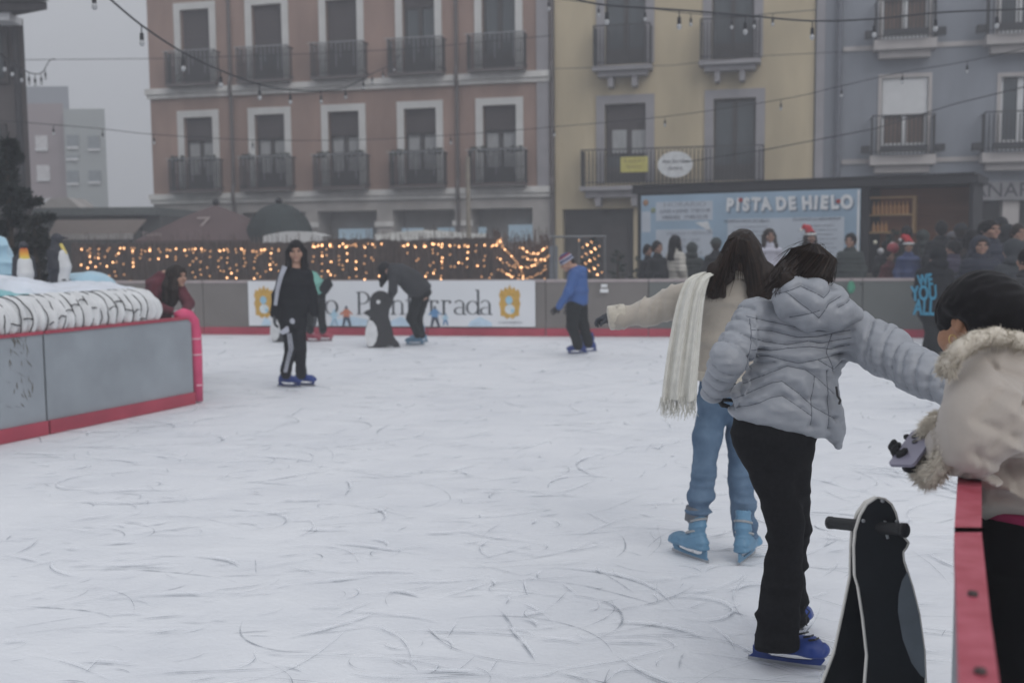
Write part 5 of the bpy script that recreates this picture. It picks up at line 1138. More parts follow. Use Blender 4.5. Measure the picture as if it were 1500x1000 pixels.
    for k in range(11):
        a = R(-150 + 20 * k); top = q(.02 * math.cos(a), -.02 + .02 * math.sin(a), .125)
        gd.append([top, q(.085 * math.cos(a + .3), -.02 + .09 * math.sin(a + .3), .085), q(.099 * math.cos(a) - .01, -.03 + .10 * math.sin(a), .01), q(.085 * math.cos(a) - .03, -.05 + .09 * math.sin(a), -.05), q(.05 * math.cos(a) - .07, -.09 + .05 * math.sin(a), -.095)])
    tubes_hair('strands', hr, strandset(None, gd, 420, rq, jit=.013), hairm, .0026); tubes_hair('light_strands', hr, strandset(None, gd, 70, rq, jit=.012), hairl, .002)
    fly = []
    for _ in range(45):
        a = R(rq.uniform(-20, 200)); b0 = q(.08 * math.cos(a), -.03 + rq.uniform(-.05, .03), .03 + .085 * math.sin(a)); o1 = q(.108 * math.cos(a + .3), -.05, .03 + .112 * math.sin(a + .3)); o2 = q(.11 * math.cos(a + .7) - .02, -.08, .02 + .10 * math.sin(a + .7) - rq.uniform(0, .03)); fly.append([b0, o1, o2])
    tubes_hair('flyaway_strands', hr, fly, hairm, .0009)
    loose = [[j(1150 + rq.uniform(-12, 10), 395 + rq.uniform(-8, 8), -.12), j(1143 + rq.uniform(-8, 8), 412 + rq.uniform(-5, 5), -.14), j(1136 + rq.uniform(-8, 12), 428 + rq.uniform(-8, 10), -.14)] for _ in range(26)]
    tubes_hair('loose_strands', hr, loose, hairm, .0016)
    skate(e, G(1141, 971), -24, 'blue', sc=.97); skate(e, G(1150, 934), 48, 'blue', sc=.95)
    lc = MB(); c0 = G(1160, 975) + V((.0, -.02, .14))
    for k in range(5): lc.tube([c0 + V((-.03 + .02 * k, -.03, .03 - .012 * k)), c0 + V((-.01 + .02 * k, -.045, .045 - .014 * k)), c0 + V((.01 + .02 * k, -.02, .035 - .012 * k))], .004, 5)
    lc.tube([j(1178, 888, .1), j(1186, 895, .05), j(1180, 905, .03), j(1182, 916, .02)], .003, 4); lc.build('laces', blk, e)
grey_girl()
# ================= girl in the beige coat with the long scarf
def beige_girl():
    Y = 5.64; j = lambda x, y, d=0: P(x, y, Y + d)
    e = person('long haired girl in beige coat, blue jeans and fringed cream scarf, one arm stretched out', G(1052, 818))
    cm_ = mat('beige_suede_coat', (.40, .36, .31), .95, .09, 5, .35, 90, sheen=.3, dist=.004); fm_ = mat('cream_fleece_trim', (.50, .46, .39), 1, .12, 30, .8, 120, sheen=.4, dist=.006); sm = mat('cream_scarf', (.62, .61, .56), .95, .07, 25, .5, 160, dist=.004); jn = mat('blue_jeans', (.075, .125, .20), .9, .3, 9, .3, 200, dist=.004, c2=(.14, .21, .30), spec=.15)
    s = SDF(.05); s.loft([(j(1080, 413), .125, .1), (j(1076, 440), .165, .12), (j(1070, 500), .165, .125), (j(1064, 552), .170, .13)], X3, capf=.4)
    la = [j(1030, 428, -.02), j(990, 442, .02), j(955, 455, .05), j(908, 464, .08)]; s.chain(la, [.078, .07, .064, .060], k=.05); ra = [j(1120, 432), j(1140, 480, .12), j(1128, 520, .24)]; s.chain(ra, [.078, .066, .05], k=.05)
    def dc(p):
        sv, bd = armseam(p, la, .05, .7); isl = p[:, 0] < j(1015, 440).x
        return np.where(isl, .011 * (1 - 2 * np.abs(vnoise(np.stack([sv * 1.0, p[:, 1] * .4, p[:, 2] * .6], 1), (24, 14, 14), 41))), 0) + .005 * vnoise(p, (7, 7, 9), 42) - .0035 * np.exp(-((p[:, 2] - j(1070, 437).z) / .006) ** 2) + .0015 * vnoise(p, (60, 60, 60), 43)
    ct = s.build('coat', cm_, e, .0085, disp=dc)
    f = SDF(.02); f.loft([(j(1064, 545), .176, .136), (j(1063, 557), .178, .138)], X3, capf=.12); f.build('hem_band', fm_, ct, .009, disp=folds(.003, (30, 30, 10), 5))
    f = SDF(.02); f.loft([(j(916, 462.5, .08), .063, .063), (j(893, 466, .085), .066, .066)], Z3, capf=.2); f.build('cuff', fm_, ct, .008, disp=folds(.0022, (40, 40, 40), 6))
    f = SDF(.03); f.loft([(j(1084, 388, .0), .07, .065), (j(1083, 408, -.01), .11, .085)], X3, capf=.3); f.build('collar', fm_, ct, .008, disp=folds(.004, (30, 30, 30), 8))
    b = SDF(.03); q, ax = head(b, j(1088, 373, .03), (.12, .92, -.30), (0, .3, 1)); b.cone(q(0, -.02, -.06), j(1082, 410), .05, .055); b.loft([(j(1076, 440), .12, .08), (j(1066, 560), .12, .1)], X3); b.chain([j(1024, 428), j(955, 453, .05), j(893, 465, .085)], [.045, .035, .028]); b.chain([j(1120, 432), j(1140, 480, .12), j(1128, 524, .25)], [.045, .035, .028]); b.chain([j(1046, 580), j(1032, 680, -.02), j(1020, 765, 0)], [.07, .045, .035]); b.chain([j(1084, 580), j(1084, 690, .02), j(1092, 775, 0)], [.07, .045, .035]); b.build('body', skin, e, .008); face_bits(e, q)
    g = SDF(.012); hand(g, j(906, 465.5, .085), (-.85, .45, .05), (0, .1, -1), 1, .9, .95); hand(g, j(1128, 522, .245), (0, .3, -1), (-1, 0, 0), 1, .5); g.cone(j(904, 464, .08), j(894, 465.5, .085), .036, .034); g.build('gloves', glv, e, .0048)
    t = SDF(.04); t.loft([(j(1066, 548), .145, .115), (j(1066, 580), .155, .125)], X3, k=.05); t.chain([j(1047, 590), j(1036, 640, -.02), j(1031, 690, -.03), j(1027, 725, -.04), j(1022, 750, -.05)], [.086, .073, .056, .058, .060], k=.03); t.chain([j(1086, 590), j(1085, 640, .02), j(1084, 700, .0), j(1089, 745, -.03), j(1093, 776, -.05)], [.086, .073, .056, .057, .060], k=.03)
    def dt(p): lo = np.clip((.62 - p[:, 2]) / .35, 0.15, 1); return (.016 * (1 - 2 * np.abs(vnoise(p, (4, 4, 22), 51))) + .004 * vnoise(p, (9, 9, 40), 52)) * lo - .002
    t.build('jeans', jn, e, .0075, disp=dt)
    c = SDF(.02); c.loft([(j(1022, 743, -.04), .062, .062), (j(1019, 763, -.04), .058, .058)], X3, capf=.15); c.build('ankle_strap', mat('grey_strap', (.12, .13, .15), .6, .3, 14), e, .008)
    skate(e, G(1016, 817), 122, 'light', roll=4, sc=.92); skate(e, G(1092, 820), 60, 'light', roll=-3, sc=.92)
    # hair
    hs_ = SDF(.035); hs_.ell(q(0, -.02, .02), (.092, .108, .106), ax); hs_.ell(q(0, -.06, -.03), (.088, .06, .085), ax)
    hs_.loft([(j(1070, 372, -.06), .045, .05), (j(1056, 400, -.10), .055, .032), (j(1047, 424, -.12), .045, .022), (j(1040, 433, -.12), .02, .012)], (1, 0, .4)); hs_.loft([(j(1102, 372, -.06), .045, .05), (j(1117, 402, -.10), .062, .035), (j(1124, 432, -.12), .05, .03), (j(1116, 460, -.12), .03, .02), (j(1110, 474, -.12), .012, .01)], (1, 0, -.2))
    hs_.loft([(j(1098, 385, -.10), .03, .03), (j(1103, 430, -.13), .02, .018), (j(1104, 465, -.13), .012, .01)], X3)
    hr = hs_.build('hair', hairm, e, .0075, disp=lambda p: .007 * vnoise(p, (55, 55, 9), 61) + .005 * vnoise(p, (22, 22, 6), 62))
    top = j(1086, 342, .0)
    L1 = [[top, j(1064, 355, -.03), j(1050, 388, -.08), j(1042, 415, -.11), j(1035, 436, -.12)], [top, j(1070, 354, -.07), j(1058, 388, -.12), j(1050, 418, -.15), j(1040, 437, -.15)], [top, j(1078, 354, -.10), j(1070, 380, -.13), j(1062, 405, -.15), j(1058, 430, -.16)]]
    L2 = [[top, j(1090, 354, -.10), j(1098, 382, -.14), j(1103, 425, -.16), j(1105, 470, -.15)], [top, j(1098, 354, -.08), j(1110, 388, -.14), j(1116, 432, -.16), j(1110, 478, -.15)], [top, j(1106, 356, -.04), j(1122, 392, -.10), j(1132, 425, -.13), j(1128, 455, -.13)], [top, j(1110, 360, .0), j(1128, 396, -.06), j(1140, 422, -.1), j(1138, 440, -.1)]]
    ps = strandset(None, L1, 260, rq, jit=.012) + strandset(None, L2, 380, rq, jit=.012) + strandset(None, [[top, j(1082, 352, -.1), j(1080, 372, -.13), j(1078, 385, -.14)], [top, j(1088, 352, -.1), j(1092, 372, -.13), j(1094, 388, -.14)]], 90, rq, jit=.008)
    ps += strandset(None, [[j(1070, 385, -.13), j(1068, 410, -.15), j(1062, 436, -.15)], [j(1094, 385, -.13), j(1096, 410, -.15), j(1090, 440, -.15)]], 22, rq, jit=.01)
    tubes_hair('strands', hr, ps[::3] + ps[1::3], hairm, .0028); tubes_hair('light_strands', hr, ps[2::3], hairl, .0028)
    # scarf
    cl = [(1052, 398, -.03, .04), (1040, 400, -.09, .045), (1030, 403, -.135, .055), (1022, 409, -.165, .062), (1016, 424, -.18, .066), (1011, 445, -.19, .070), (1007, 470, -.195, .074), (1004, 495, -.2, .078), (1001, 520, -.205, .082), (998, 548, -.21, .086), (996, 568, -.21, .089), (995, 586, -.21, .091)]
    cl2 = []
    for i in range(len(cl) - 1):
        for k in range(4): cl2.append(tuple(cl[i][m] + (cl[i + 1][m] - cl[i][m]) * k / 4 for m in range(4)))
    cl2.append(cl[-1]); NC = 46; fr_, bk_ = [], []
    for r_i, (x, y, d, w_) in enumerate(cl2):
        c_ = j(x, y, d); t_ = r_i / (len(cl2) - 1); amp = .006 + .010 * t_; rf, rb_ = [], []
        for k in range(NC + 1):
            u = k / NC * 2 - 1; wv = amp * (math.sin(u * 8 + 1.2 * math.sin(t_ * 3)) + .5 * math.sin(u * 19 + t_ * 2.5)) - .012 * (1 - u * u); edge = .006 * (1 - abs(u) ** 6)
            p_ = c_ + V((u * w_, wv, .0 + .006 * math.sin(u * 5 + t_ * 9))); rf.append(p_ + V((0, -edge, 0))); rb_.append(p_ + V((0, edge, 0)))
        fr_.append(rf); bk_.append(rb_)
    sb_ = MB()
    for grid_, flip in ((fr_, False), (bk_, True)):
        n0 = len(sb_.v)
        for row in grid_: sb_.v += [tuple(p_) for p_ in row]
        for a_ in range(len(grid_) - 1):
            for k in range(NC):
                q0 = n0 + a_ * (NC + 1) + k; f_ = (q0, q0 + NC + 1, q0 + NC + 2, q0 + 1); sb_.f.append(f_[::-1] if flip else f_)
    so = sb_.build('scarf', sm, e, smooth=True); fr = []
    lp = SDF(.02); lp.chain([j(1048, 398, -.03), j(1060, 398, .08), j(1085, 400, .13), j(1110, 398, .08), j(1118, 402, -.0)], [.035, .038, .04, .038, .034]); lp.build('neck_loop', sm, so, .009, disp=folds(.004, (30, 30, 30), 3))
    for k in range(64):
        x = 968 + 52 * k / 63 + rq.uniform(-1, 1); y0 = 584 + rq.uniform(-3, 2); a = j(x, y0, -.215 + rq.uniform(-.012, .012)); fr.append([a, a + V((rq.uniform(-.01, .008), 0, -.05)), a + V((rq.uniform(-.03, .015), rq.uniform(-.01, .01), -.095 + rq.uniform(-.015, .02)))])
    tubes_hair('fringe', so, fr, sm, .0034, 4)
beige_girl()
# ================= woman in the fur trimmed coat leaning on the near barrier
def fur_woman():
    Y = 2.66; j = lambda x, y, d=0: P(x, y, Y + d)
    e = person('black haired woman in cream coat with fur collar and cuff leaning over the near barrier', (j(1540, 900).x, Y, 0))
    cm_ = mat('cream_corduroy', (.41, .365, .325), .9, .07, 4, .3, 120, sheen=.25, dist=.003); fm_ = mat('ash_fur', (.52, .47, .39), .9, .3, 60, c2=(.66, .61, .53)); pkm = mat('pink_knit', (.26, .018, .075), .9); bk = mat('black_trousers', (.004, .004, .005), .9, spec=.08)
    s = SDF(.022); s.loft([(j(1505, 515, .04), .13, .11), (j(1530, 560, .06), .18, .15), (j(1545, 650, .02), .17, .155), (j(1553, 742, -.03), .192, .165)], X3, k=.05, capf=.35)
    fa = [j(1458, 552, -.06), j(1440, 620, -.20), j(1432, 648, -.22)]; s.chain(fa, [.108, .094, .080], k=.022); fb_ = [j(1436, 646, -.22), j(1404, 654, -.16), j(1380, 655, -.12)]; s.chain(fb_, [.078, .058, .040], k=.05)
    s.chain([j(1590, 560, -.1), j(1640, 660, -.05), j(1650, 760, -.1)], [.10, .08, .06])
    def dc(p):
        Mr = np.array([[1, 0, .5], [0, 1, 0], [-.5, 0, 1]], 'f4'); n1 = vnoise(p @ Mr, (4, 4, 13), 71); n2 = vnoise(p @ Mr.T, (7, 7, 24), 74)
        r = .022 * (1 - np.abs(n1) ** .7 * 2) + .009 * (1 - 2 * np.abs(n2)) + .003 * vnoise(p, (30, 30, 30), 72)
        se = polydist(p[:, 0], p[:, 2], [[(lambda v: (v.x, v.z))(j(*c, -.15)) for c in l] for l in ([(1440, 505), (1462, 560), (1478, 620), (1468, 700)], [(1490, 560), (1502, 720)], [(1395, 640), (1402, 672), (1392, 695)])])
        cr = polydist(p[:, 0], p[:, 2], [[(lambda v: (v.x, v.z))(j(*c, -.15)) for c in l] for l in ([(1446, 556), (1418, 580), (1398, 602)], [(1478, 572), (1440, 606), (1408, 642)], [(1494, 600), (1464, 640), (1436, 668)], [(1392, 646), (1420, 662), (1452, 668)], [(1402, 604), (1440, 622)], [(1378, 676), (1410, 684), (1440, 680)], [(1486, 640), (1474, 672), (1478, 712)], [(1450, 540), (1490, 552)])])
        r = r * np.clip((p[:, 0] - j(1372, 656).x) / .06, .1, 1)
        return r - .006 - .007 * np.exp(-(se / .006) ** 2) - .009 * np.exp(-(cr / .010) ** 2) + .004 * np.exp(-((cr - .026) / .014) ** 2)
    ct = s.build('coat', cm_, e, .0065, disp=dc)
    sem = MB()
    b = SDF(.03); f = V((-.38, .88, -.30)); q, ax = head(b, j(1435, 476, .02), f, (.1, .35, .95), .97); b.cone(q(0, -.02, -.05), j(1475, 535), .055, .065); b.loft([(j(1525, 570, .05), .1, .08), (j(1552, 740, -.03), .11, .09)], X3, capf=.5); b.chain([j(1470, 550, -.05), j(1436, 640, -.21), j(1366, 657, -.1)], [.06, .05, .03]); b.chain([j(1590, 560, -.1), j(1640, 660, -.05), j(1650, 780, -.1)], [.06, .05, .03]); b.chain([j(1515, 780, -.05), j(1530, 1000, -.05), j(1530, 1270, .0)], [.09, .055, .04]); b.chain([j(1590, 780, -.05), j(1600, 1000, -.05), j(1600, 1270, .0)], [.09, .055, .04]); b.build('body', skin2, e, .0065); face_bits(e, q)
    er = q(.0, 0, 0); side = -1 if q(-.08, 0, 0).x < q(.08, 0, 0).x else 1
    cc = q(.089 * side, .0, -.055); MB().tube([cc + V((.009 * math.cos(a), .003 * math.sin(a), .011 * math.sin(a))) for a in [R(30 * i) for i in range(13)]], .0017, 5, False).build('earring', mat('gold', (.6, .45, .2), .3, metal=.8), e)
    hs_ = SDF(.03); hs_.ell(q(0, -.012, .028), (.098, .118, .102), ax); hs_.ell(q(0, -.075, -.01), (.085, .06, .08), ax); hs_.chain([q(.01, -.11, .0), j(1500, 483, -.05), j(1540, 500, -.06)], [.055, .045, .03]); hs_.ell(q(.088 * side, .018, -.04), (.024, .036, .036), ax, op=-1); hs_.ell(q(0, .125, -.03), (.07, .06, .09), ax, op=-1)
    hr = hs_.build('hair', hairb, e, .0062, disp=lambda p: .0035 * vnoise(p, (16, 70, 70), 81) + .005 * vnoise(p, (9, 14, 16), 82))
    gd = []
    for k in range(9):
        a = R(10 + 20 * k); gd.append([q(.09 * math.cos(a) * -side, 0.0, .03 + .098 * math.sin(a)), q(.088 * math.cos(a) * -side, -.06, .02 + .085 * math.sin(a)), q(.05 * math.cos(a) * -side, -.12, .0 + .04 * math.sin(a)), j(1500, 482, -.05) + V((0, 0, .03 * math.sin(a)))])
    g = SDF(.012); w_ = j(1386, 664, -.10); hand(g, w_, (-1, .1, -.28), (-.1, -.45, .88), 1, 1.0, .95, r=.0115); g.cone(j(1390, 662, -.11), w_, .038, .034); hand(g, j(1650, 778, -.1), (0, -.1, -1), (-1, 0, 0), 1, .4); g.build('gloves', glb, e, .0045)
    path = [j(1386, 545, -.14), j(1392, 528, -.17), j(1408, 510, -.18), j(1430, 497, -.17), j(1458, 492, -.16), j(1490, 498, -.14), j(1530, 512, -.1)]
    f_ = SDF(.03); f_.chain(path, [.010, .013, .015, .015, .015, .015, .013]); co = f_.build('fur_collar', fm_, ct, .008); fur(co, 'collar_hairs', path, .010, 4600, .021, fm_, rq, V((-.35, -.1, -.15)))
    cc_ = j(1369, 656, -.14); cp = [cc_ + V((.018 * math.sin(a) , .064 * math.cos(a), .066 * math.sin(a))) for a in [R(30 * i_) for i_ in range(13)]]
    f_ = SDF(.03); f_.chain(cp, [.014] * 13); cu = f_.build('fur_cuff', fm_, ct, .008); fur(cu, 'cuff_hairs', cp, .013, 5200, .024, fm_, rq, V((-.45, -.1, -.3)))
    s = SDF(.03); s.loft([(j(1552, 740, -.03), .180, .152), (j(1552, 766, -.03), .181, .152)], X3, capf=.12); s.build('jumper_hem', pkm, e, .01)
    s = SDF(.05); s.loft([(j(1552, 762, -.03), .172, .145), (j(1552, 830, -.04), .175, .14)], X3, capf=.2); s.chain([j(1508, 800, -.05), j(1512, 1000, -.05), j(1520, 1230, 0)], [.108, .085, .07]); s.chain([j(1590, 800, -.05), j(1600, 1000, -.05), j(1600, 1230, 0)], [.108, .085, .07]); s.build('trousers', bk, e, .011)
    b = SDF(.02)
    for x in (1520, 1600): c = j(x, 1290, 0); c.z = .05; b.ecap(c + V((0, -.05, 0)), c + V((0, .17, -.01)), (.045, .04), (.04, .03), X3); b.cone(c + V((0, 0, 0)), c + V((0, 0, .14)), .05, .055)
    b.build('boots', blk, e, .012)
    # phone
    pc = [j(1323, 670, -.12), j(1343, 642.5, -.08), j(1354, 646, -.10), j(1335, 676, -.14)]; c = sum(pc, V()) / 4; ph = empty('phone', c); tag(ph, 'grey lilac phone held out over the ice in a black glove', 'phone')
    ex = (pc[1] - pc[0]); ey = (pc[3] - pc[0]); ex.normalize(); ey = (ey - ex * ey.dot(ex)).normalized(); L_ = .13; W_ = .068; nn_ = ex.cross(ey)
    if nn_.y > 0: nn_ = -nn_
    ey = (ey * .6 + V((.0, -.8, .0))).normalized(); ey = (ey - ex * ey.dot(ex)).normalized(); nn_ = ex.cross(ey)
    if nn_.z < 0: nn_ = -nn_
    o = c - ex * L_ / 2 - ey * W_ / 2
    rd = []; r_ = .01
    for (cx, cy, a0) in ((r_, r_, 180), (L_ - r_, r_, 270), (L_ - r_, W_ - r_, 0), (r_, W_ - r_, 90)):
        for k in range(5): a = R(a0 + 22.5 * k); rd.append((cx + r_ * math.cos(a), cy + r_ * math.sin(a)))
    MB().prism(rd, o, ex, ey, nn_ * .008).build('case', mat('lilac_case', (.20, .19, .25), .35), ph); lens = MB()
    for u, v in ((.105, .018), (.105, .042), (.085, .03)): cpt = o + ex * u + ey * v; lens.tube([cpt - nn_ * .002, cpt + nn_ * .0105], .007, 10)
    lens.build('lenses', blk, ph)
fur_woman()
# ================= generic skater built from pixel joints
def skater(label, foot, Y, tor, lat, arms, legs, hd, jm, tm, voxj=.011, glove=glv, sk=(), skm=skin, r_arm=(.062, .052, .042), r_leg=(.085, .062, .052), hand_dirs=None, seed=1, jamp=.006, grow=1.0, face=True, bare=False, grp=None):
    j = lambda x, y, d=0: P(x, y, Y + d); e = person(label, foot, grp)
    s = SDF(.05); s.loft([(j(*a[:3]), a[3], a[4]) for a in tor], lat, capf=.45)
    for a in arms: s.chain([j(*q_) for q_ in a], [x * grow for x in r_arm], k=.04)
    jk = s.build('jacket', jm, e, voxj, disp=folds(jamp, (6, 6, 13), seed))
    t = SDF(.035); hp = tor[-1]; t.ell(j(*hp[:3]), (hp[3] * .92, hp[3] * .8, .11)) if lat == X3 else t.ell(j(*hp[:3]), (hp[4] * .85, hp[3] * .9, .11))
    for a in legs: t.chain([j(*q_) for q_ in a], list(r_leg) + [r_leg[-1]] * (len(a) - 3), k=.03)
    tr_ = t.build('trousers', tm, e, voxj, disp=folds(.005, (6, 6, 16), seed + 5))
    b = SDF(.03); q, ax = head(b, j(*hd[0]), hd[1], hd[2] if len(hd) > 2 else Z3); b.cone(q(0, -.015, -.05), j(*tor[0][:3]), .05, .055); b.loft([(j(*a[:3]), a[3] * .7, a[4] * .7) for a in tor], lat)
    for a in arms: b.chain([j(*q_) for q_ in a], [.04, .033, .026])
    for a in legs: b.chain([j(*q_) for q_ in a][:3], [.06, .045, .035])
    b.build('body', skm, e, .009)
    if face: face_bits(e, q)
    g = SDF(.012)
    for a, dv in zip(arms, hand_dirs or [((0, 0, -1), (0, 1, 0))] * 2):
        w_ = j(*a[-1]); hand(g, w_, dv[0], dv[1], 1, .45, 1.0)
    g.build('hands' if bare else 'gloves', skm if bare else glove, e, .006)
    for k_ in sk: skate(e, *k_)
    return e, q, ax, j, jk, tr_
nyl = mat('black_tracksuit', (.009, .010, .013), .8, .2, 5, spec=.15); dk = mat('dark_trousers', (.012, .014, .015), .9, .2, 5, spec=.15); wst = mat('white_stripe', (.42, .44, .50), .7)
# girl in striped tracksuit
e, q, ax, j, jk, tr_ = skater('girl in black tracksuit with white side stripes gliding towards us on blue skates', G(436, 568), 12.27,
    [(433, 396, 0, .14, .09), (432, 415, 0, .165, .11), (430, 445, 0, .16, .115), (429, 474, 0, .165, .12)], X3, [[(417, 402, 0), (407, 434, .03), (402, 460, -.02)], [(449, 402, 0), (457, 432, .05), (461, 459, 0)]],
    [[(423, 476, 0), (426, 510, -.05), (419, 542, 0), (419, 548, 0)], [(437, 476, 0), (440, 510, -.03), (441, 542, .05), (441, 548, .05)]], ((434, 368, -.02), (.12, -.97, -.12)), nyl, nyl, sk=[(G(420, 566), -18, 'blue'), (G(443, 564), -28, 'blue')], r_arm=(.07, .06, .048), r_leg=(.088, .068, .058), hand_dirs=[((-.0, -.1, -1), (1, 0, 0)), ((.1, -.1, -1), (-1, 0, 0))], seed=2)
h = SDF(.03); h.ell(q(0, -.015, .025), (.093, .11, .106), ax); h.loft([(q(-.075, .0, .0), .03, .05), (q(-.09, .03, -.16), .045, .035), (q(-.07, .06, -.24), .03, .02)], (0, 1, 0)); h.loft([(q(.075, .0, .0), .03, .05), (q(.09, .03, -.16), .045, .035), (q(.09, .06, -.28), .03, .02)], (0, 1, 0)); h.loft([(q(0, -.09, .0), .08, .04), (q(0, -.10, -.25), .10, .03)], X3); h.ell(q(0, .12, -.035), (.058, .07, .088), ax, op=-1)
h.build('hair', hairb, e, .009, disp=folds(.006, (40, 40, 8), 4))
for dx, w_ in ((0, 2.2),):
    a = [j(418, 390, -.10), j(412, 405, -.115), j(407, 425, -.10), j(404, 447, -.09)]; MB().tube([p + V((-.005, .0, 0)) for p in a], [.03, .026, .024, .02], 8).build('sleeve_stripe', wst, jk)
st_ = MB()
for k in range(3):
    st_.tube([j(421 + 2.4 * k, 488, -.105 - .002 * k), j(424 + 2.4 * k, 510, -.128), j(419 + 2.0 * k, 530, -.085), j(416 + 1.8 * k, 545, -.07)], .0065, 5)
st_.poly([j(409, 486, -.11), j(422, 476, -.125), j(424, 486, -.13), j(414, 490, -.12)])
st_.build('leg_stripes', wst, tr_); MB().sphere(j(428, 471, -.125), .03, 8, 6, (1, .3, 1.3)).build('badge', wst, jk)
# bending person with the skating aid
dkj = mat('charcoal_coat', (.028, .029, .033), .9, .2, 5)
e, q, ax, j, jk, tr_ = skater('person in charcoal coat bending low over a penguin skating aid, light blue skates', G(613, 503), 17.5,
    [(572, 397, 0, .17, .13), (586, 400, 0, .2, .16), (603, 412, 0, .2, .19), (617, 428, 0, .21, .20)], Y3, [[(578, 402, -.18), (576, 425, -.2), (570, 443, -.08)], [(576, 402, .18), (575, 425, .2), (566, 445, .10)]],
    [[(612, 436, -.08), (602, 466, -.08), (611, 486, -.08), (612, 490, -.08)], [(620, 436, .1), (612, 466, .1), (616, 486, .1), (618, 490, .1)]], ((564, 396, 0), (-.7, 0, -.72), (-.7, 0, .72)), dkj, dk, sk=[(G(611, 505), 184, 'light'), (G(617, 501), 176, 'light')], voxj=.013, r_arm=(.075, .062, .045), r_leg=(.10, .075, .062), hand_dirs=[((-.6, .2, -.6), (0, 1, -.3)), ((-.6, -.2, -.6), (0, -1, -.3))], seed=8, skm=skin, bare=True)
h = SDF(.03); h.ell(q(0, -.015, .02), (.1, .115, .11), ax); h.loft([(q(0, -.02, .03), .09, .09), (j(561, 408, 0), .09, .07), (j(559, 418, 0), .05, .03)], Y3); h.ell(q(0, .12, -.05), (.06, .05, .08), ax, op=-1); h.build('hair', hairb, e, .011, disp=folds(.006, (30, 30, 10), 4))
# blue jacket skater
bj = mat('blue_jacket', (.035, .095, .28), .6, .12, 4)
e, q, ax, j, jk, tr_ = skater('skater in royal blue jacket and striped knitted hat looking down at the ice', G(851, 519), 15.6,
    [(842, 394, 0, .13, .10), (846, 404, 0, .155, .14), (845, 425, 0, .155, .16), (844, 442, 0, .16, .17)], Y3, [[(841, 402, -.16), (832, 428, -.2), (819, 449, -.2)], [(848, 402, .16), (842, 430, .2), (836, 448, .15)]],
    [[(840, 448, -.07), (838, 478, -.07), (846, 502, -.07), (847, 506, -.07)], [(850, 448, .07), (854, 475, .1), (861, 498, .1), (862, 502, .1)]], ((831, 384, 0), (-.85, -.1, -.5), (-.4, 0, 1)), bj, dk, sk=[(G(849, 518), 188, 'blue'), (G(864, 515), 200, 'blue')], voxj=.012, r_arm=(.072, .06, .048), r_leg=(.105, .082, .07), glove=glb, hand_dirs=[((-.7, 0, -.6), (0, 1, 0)), ((-.5, 0, -.8), (0, -1, 0))], seed=12)
h = SDF(.04); h.ell(j(852, 397, 0), (.085, .12, .075)); h.build('hood', bj, jk, .012)
for r0, r1, zz, c_ in ((.098, .096, .02, (.38, .40, .50)), (.097, .09, .045, (.05, .06, .15)), (.092, .08, .068, (.38, .38, .45)), (.082, .06, .09, (.25, .04, .06)), (.062, .02, .112, (.05, .06, .15))):
    h = SDF(.01); h.ell(q(0, -.005, zz), (r0, r0 * 1.15, .024), ax); h.build('hat_stripe', mat('knit_stripe', c_, .95), e, .009)
h = SDF(.02); h.ell(q(0, -.06, -.01), (.075, .05, .07), ax); h.build('hair', hairm, e, .011)
# girl leaning on the island board
bg_ = mat('burgundy_coat', (.095, .018, .028), .85, .2, 5); 
e, q, ax, j, jk, tr_ = skater('long haired girl in burgundy coat leaning on the corner of the island boards', V((P(240, 420, 12.3).x, 12.3, 0)), 12.3,
    [(244, 405, .0, .12, .1), (238, 420, 0, .18, .14), (232, 442, .05, .17, .14), (226, 475, .15, .17, .14)], (1, .3, 0), [[(228, 418, -.12), (222, 445, -.2), (250, 456, -.30)], [(258, 416, .0), (276, 445, -.05), (272, 455, -.22)]],
    [[(220, 480, .2), (222, 560, .22), (222, 610, .25), (222, 650, .25)], [(240, 480, .2), (240, 560, .22), (240, 610, .25), (240, 650, .25)]], ((260, 404, -.05), (.82, -.45, -.12)), bg_, dk, voxj=.011, r_arm=(.078, .062, .05), glove=mat('pale_glove', (.36, .36, .37), .9), hand_dirs=[((1, .1, -.05), (0, 0, -1)), ((-.1, -1, 0), (0, 0, -1))], seed=15)
h = SDF(.03); h.ell(q(0, -.015, .025), (.096, .113, .108), ax); h.loft([(q(0, -.07, .02), .085, .07), (j(248, 420, -.08), .10, .06), (j(250, 438, -.1), .08, .04), (j(252, 446, -.1), .04, .03)], (1, .3, 0)); h.loft([(q(.07, .02, .0), .03, .05), (q(.09, .05, -.15), .04, .04), (q(.08, .05, -.3), .03, .03)], (0, 1, 0)); h.ell(q(0, .125, -.035), (.056, .07, .088), ax, op=-1); h.build('hair', hairm, e, .009, disp=folds(.006, (40, 40, 8), 4))
# person in mint behind the tracksuit girl
mint = mat('mint_fleece', (.18, .42, .36), .9); e, q, ax, j, jk, tr_ = skater('bent skater in mint and black with red skates, half hidden behind the tracksuit girl', G(462, 499), 17.9,
    [(447, 402, 0, .14, .1), (455, 408, 0, .16, .13), (463, 418, 0, .17, .14), (468, 428, 0, .16, .14)], (.2, 1, 0), [[(450, 405, -.16), (448, 425, -.15), (442, 440, -.1)], [(455, 405, .16), (450, 425, .15), (443, 440, .1)]],
    [[(459, 432, -.06), (455, 460, -.06), (454, 480, -.06), (454, 484, -.06)], [(468, 432, .08), (470, 460, .08), (473, 480, .08), (473, 484, .08)]], ((440, 390, 0), (-.8, 0, -.5), (-.4, 0, 1)), mint, dk, sk=[(G(456, 500), -20, 'red'), (G(473, 499), -20, 'red')], voxj=.013, r_leg=(.1, .07, .06), seed=19)
MB().prism([(-.08, -.06), (.06, -.12), (.16, .02), (.10, .16), (.02, .1)], j(472, 420, -.15), (1, 0, 0), (0, 0, 1), (0, .12, 0)).build('coat_flap', nyl, jk)
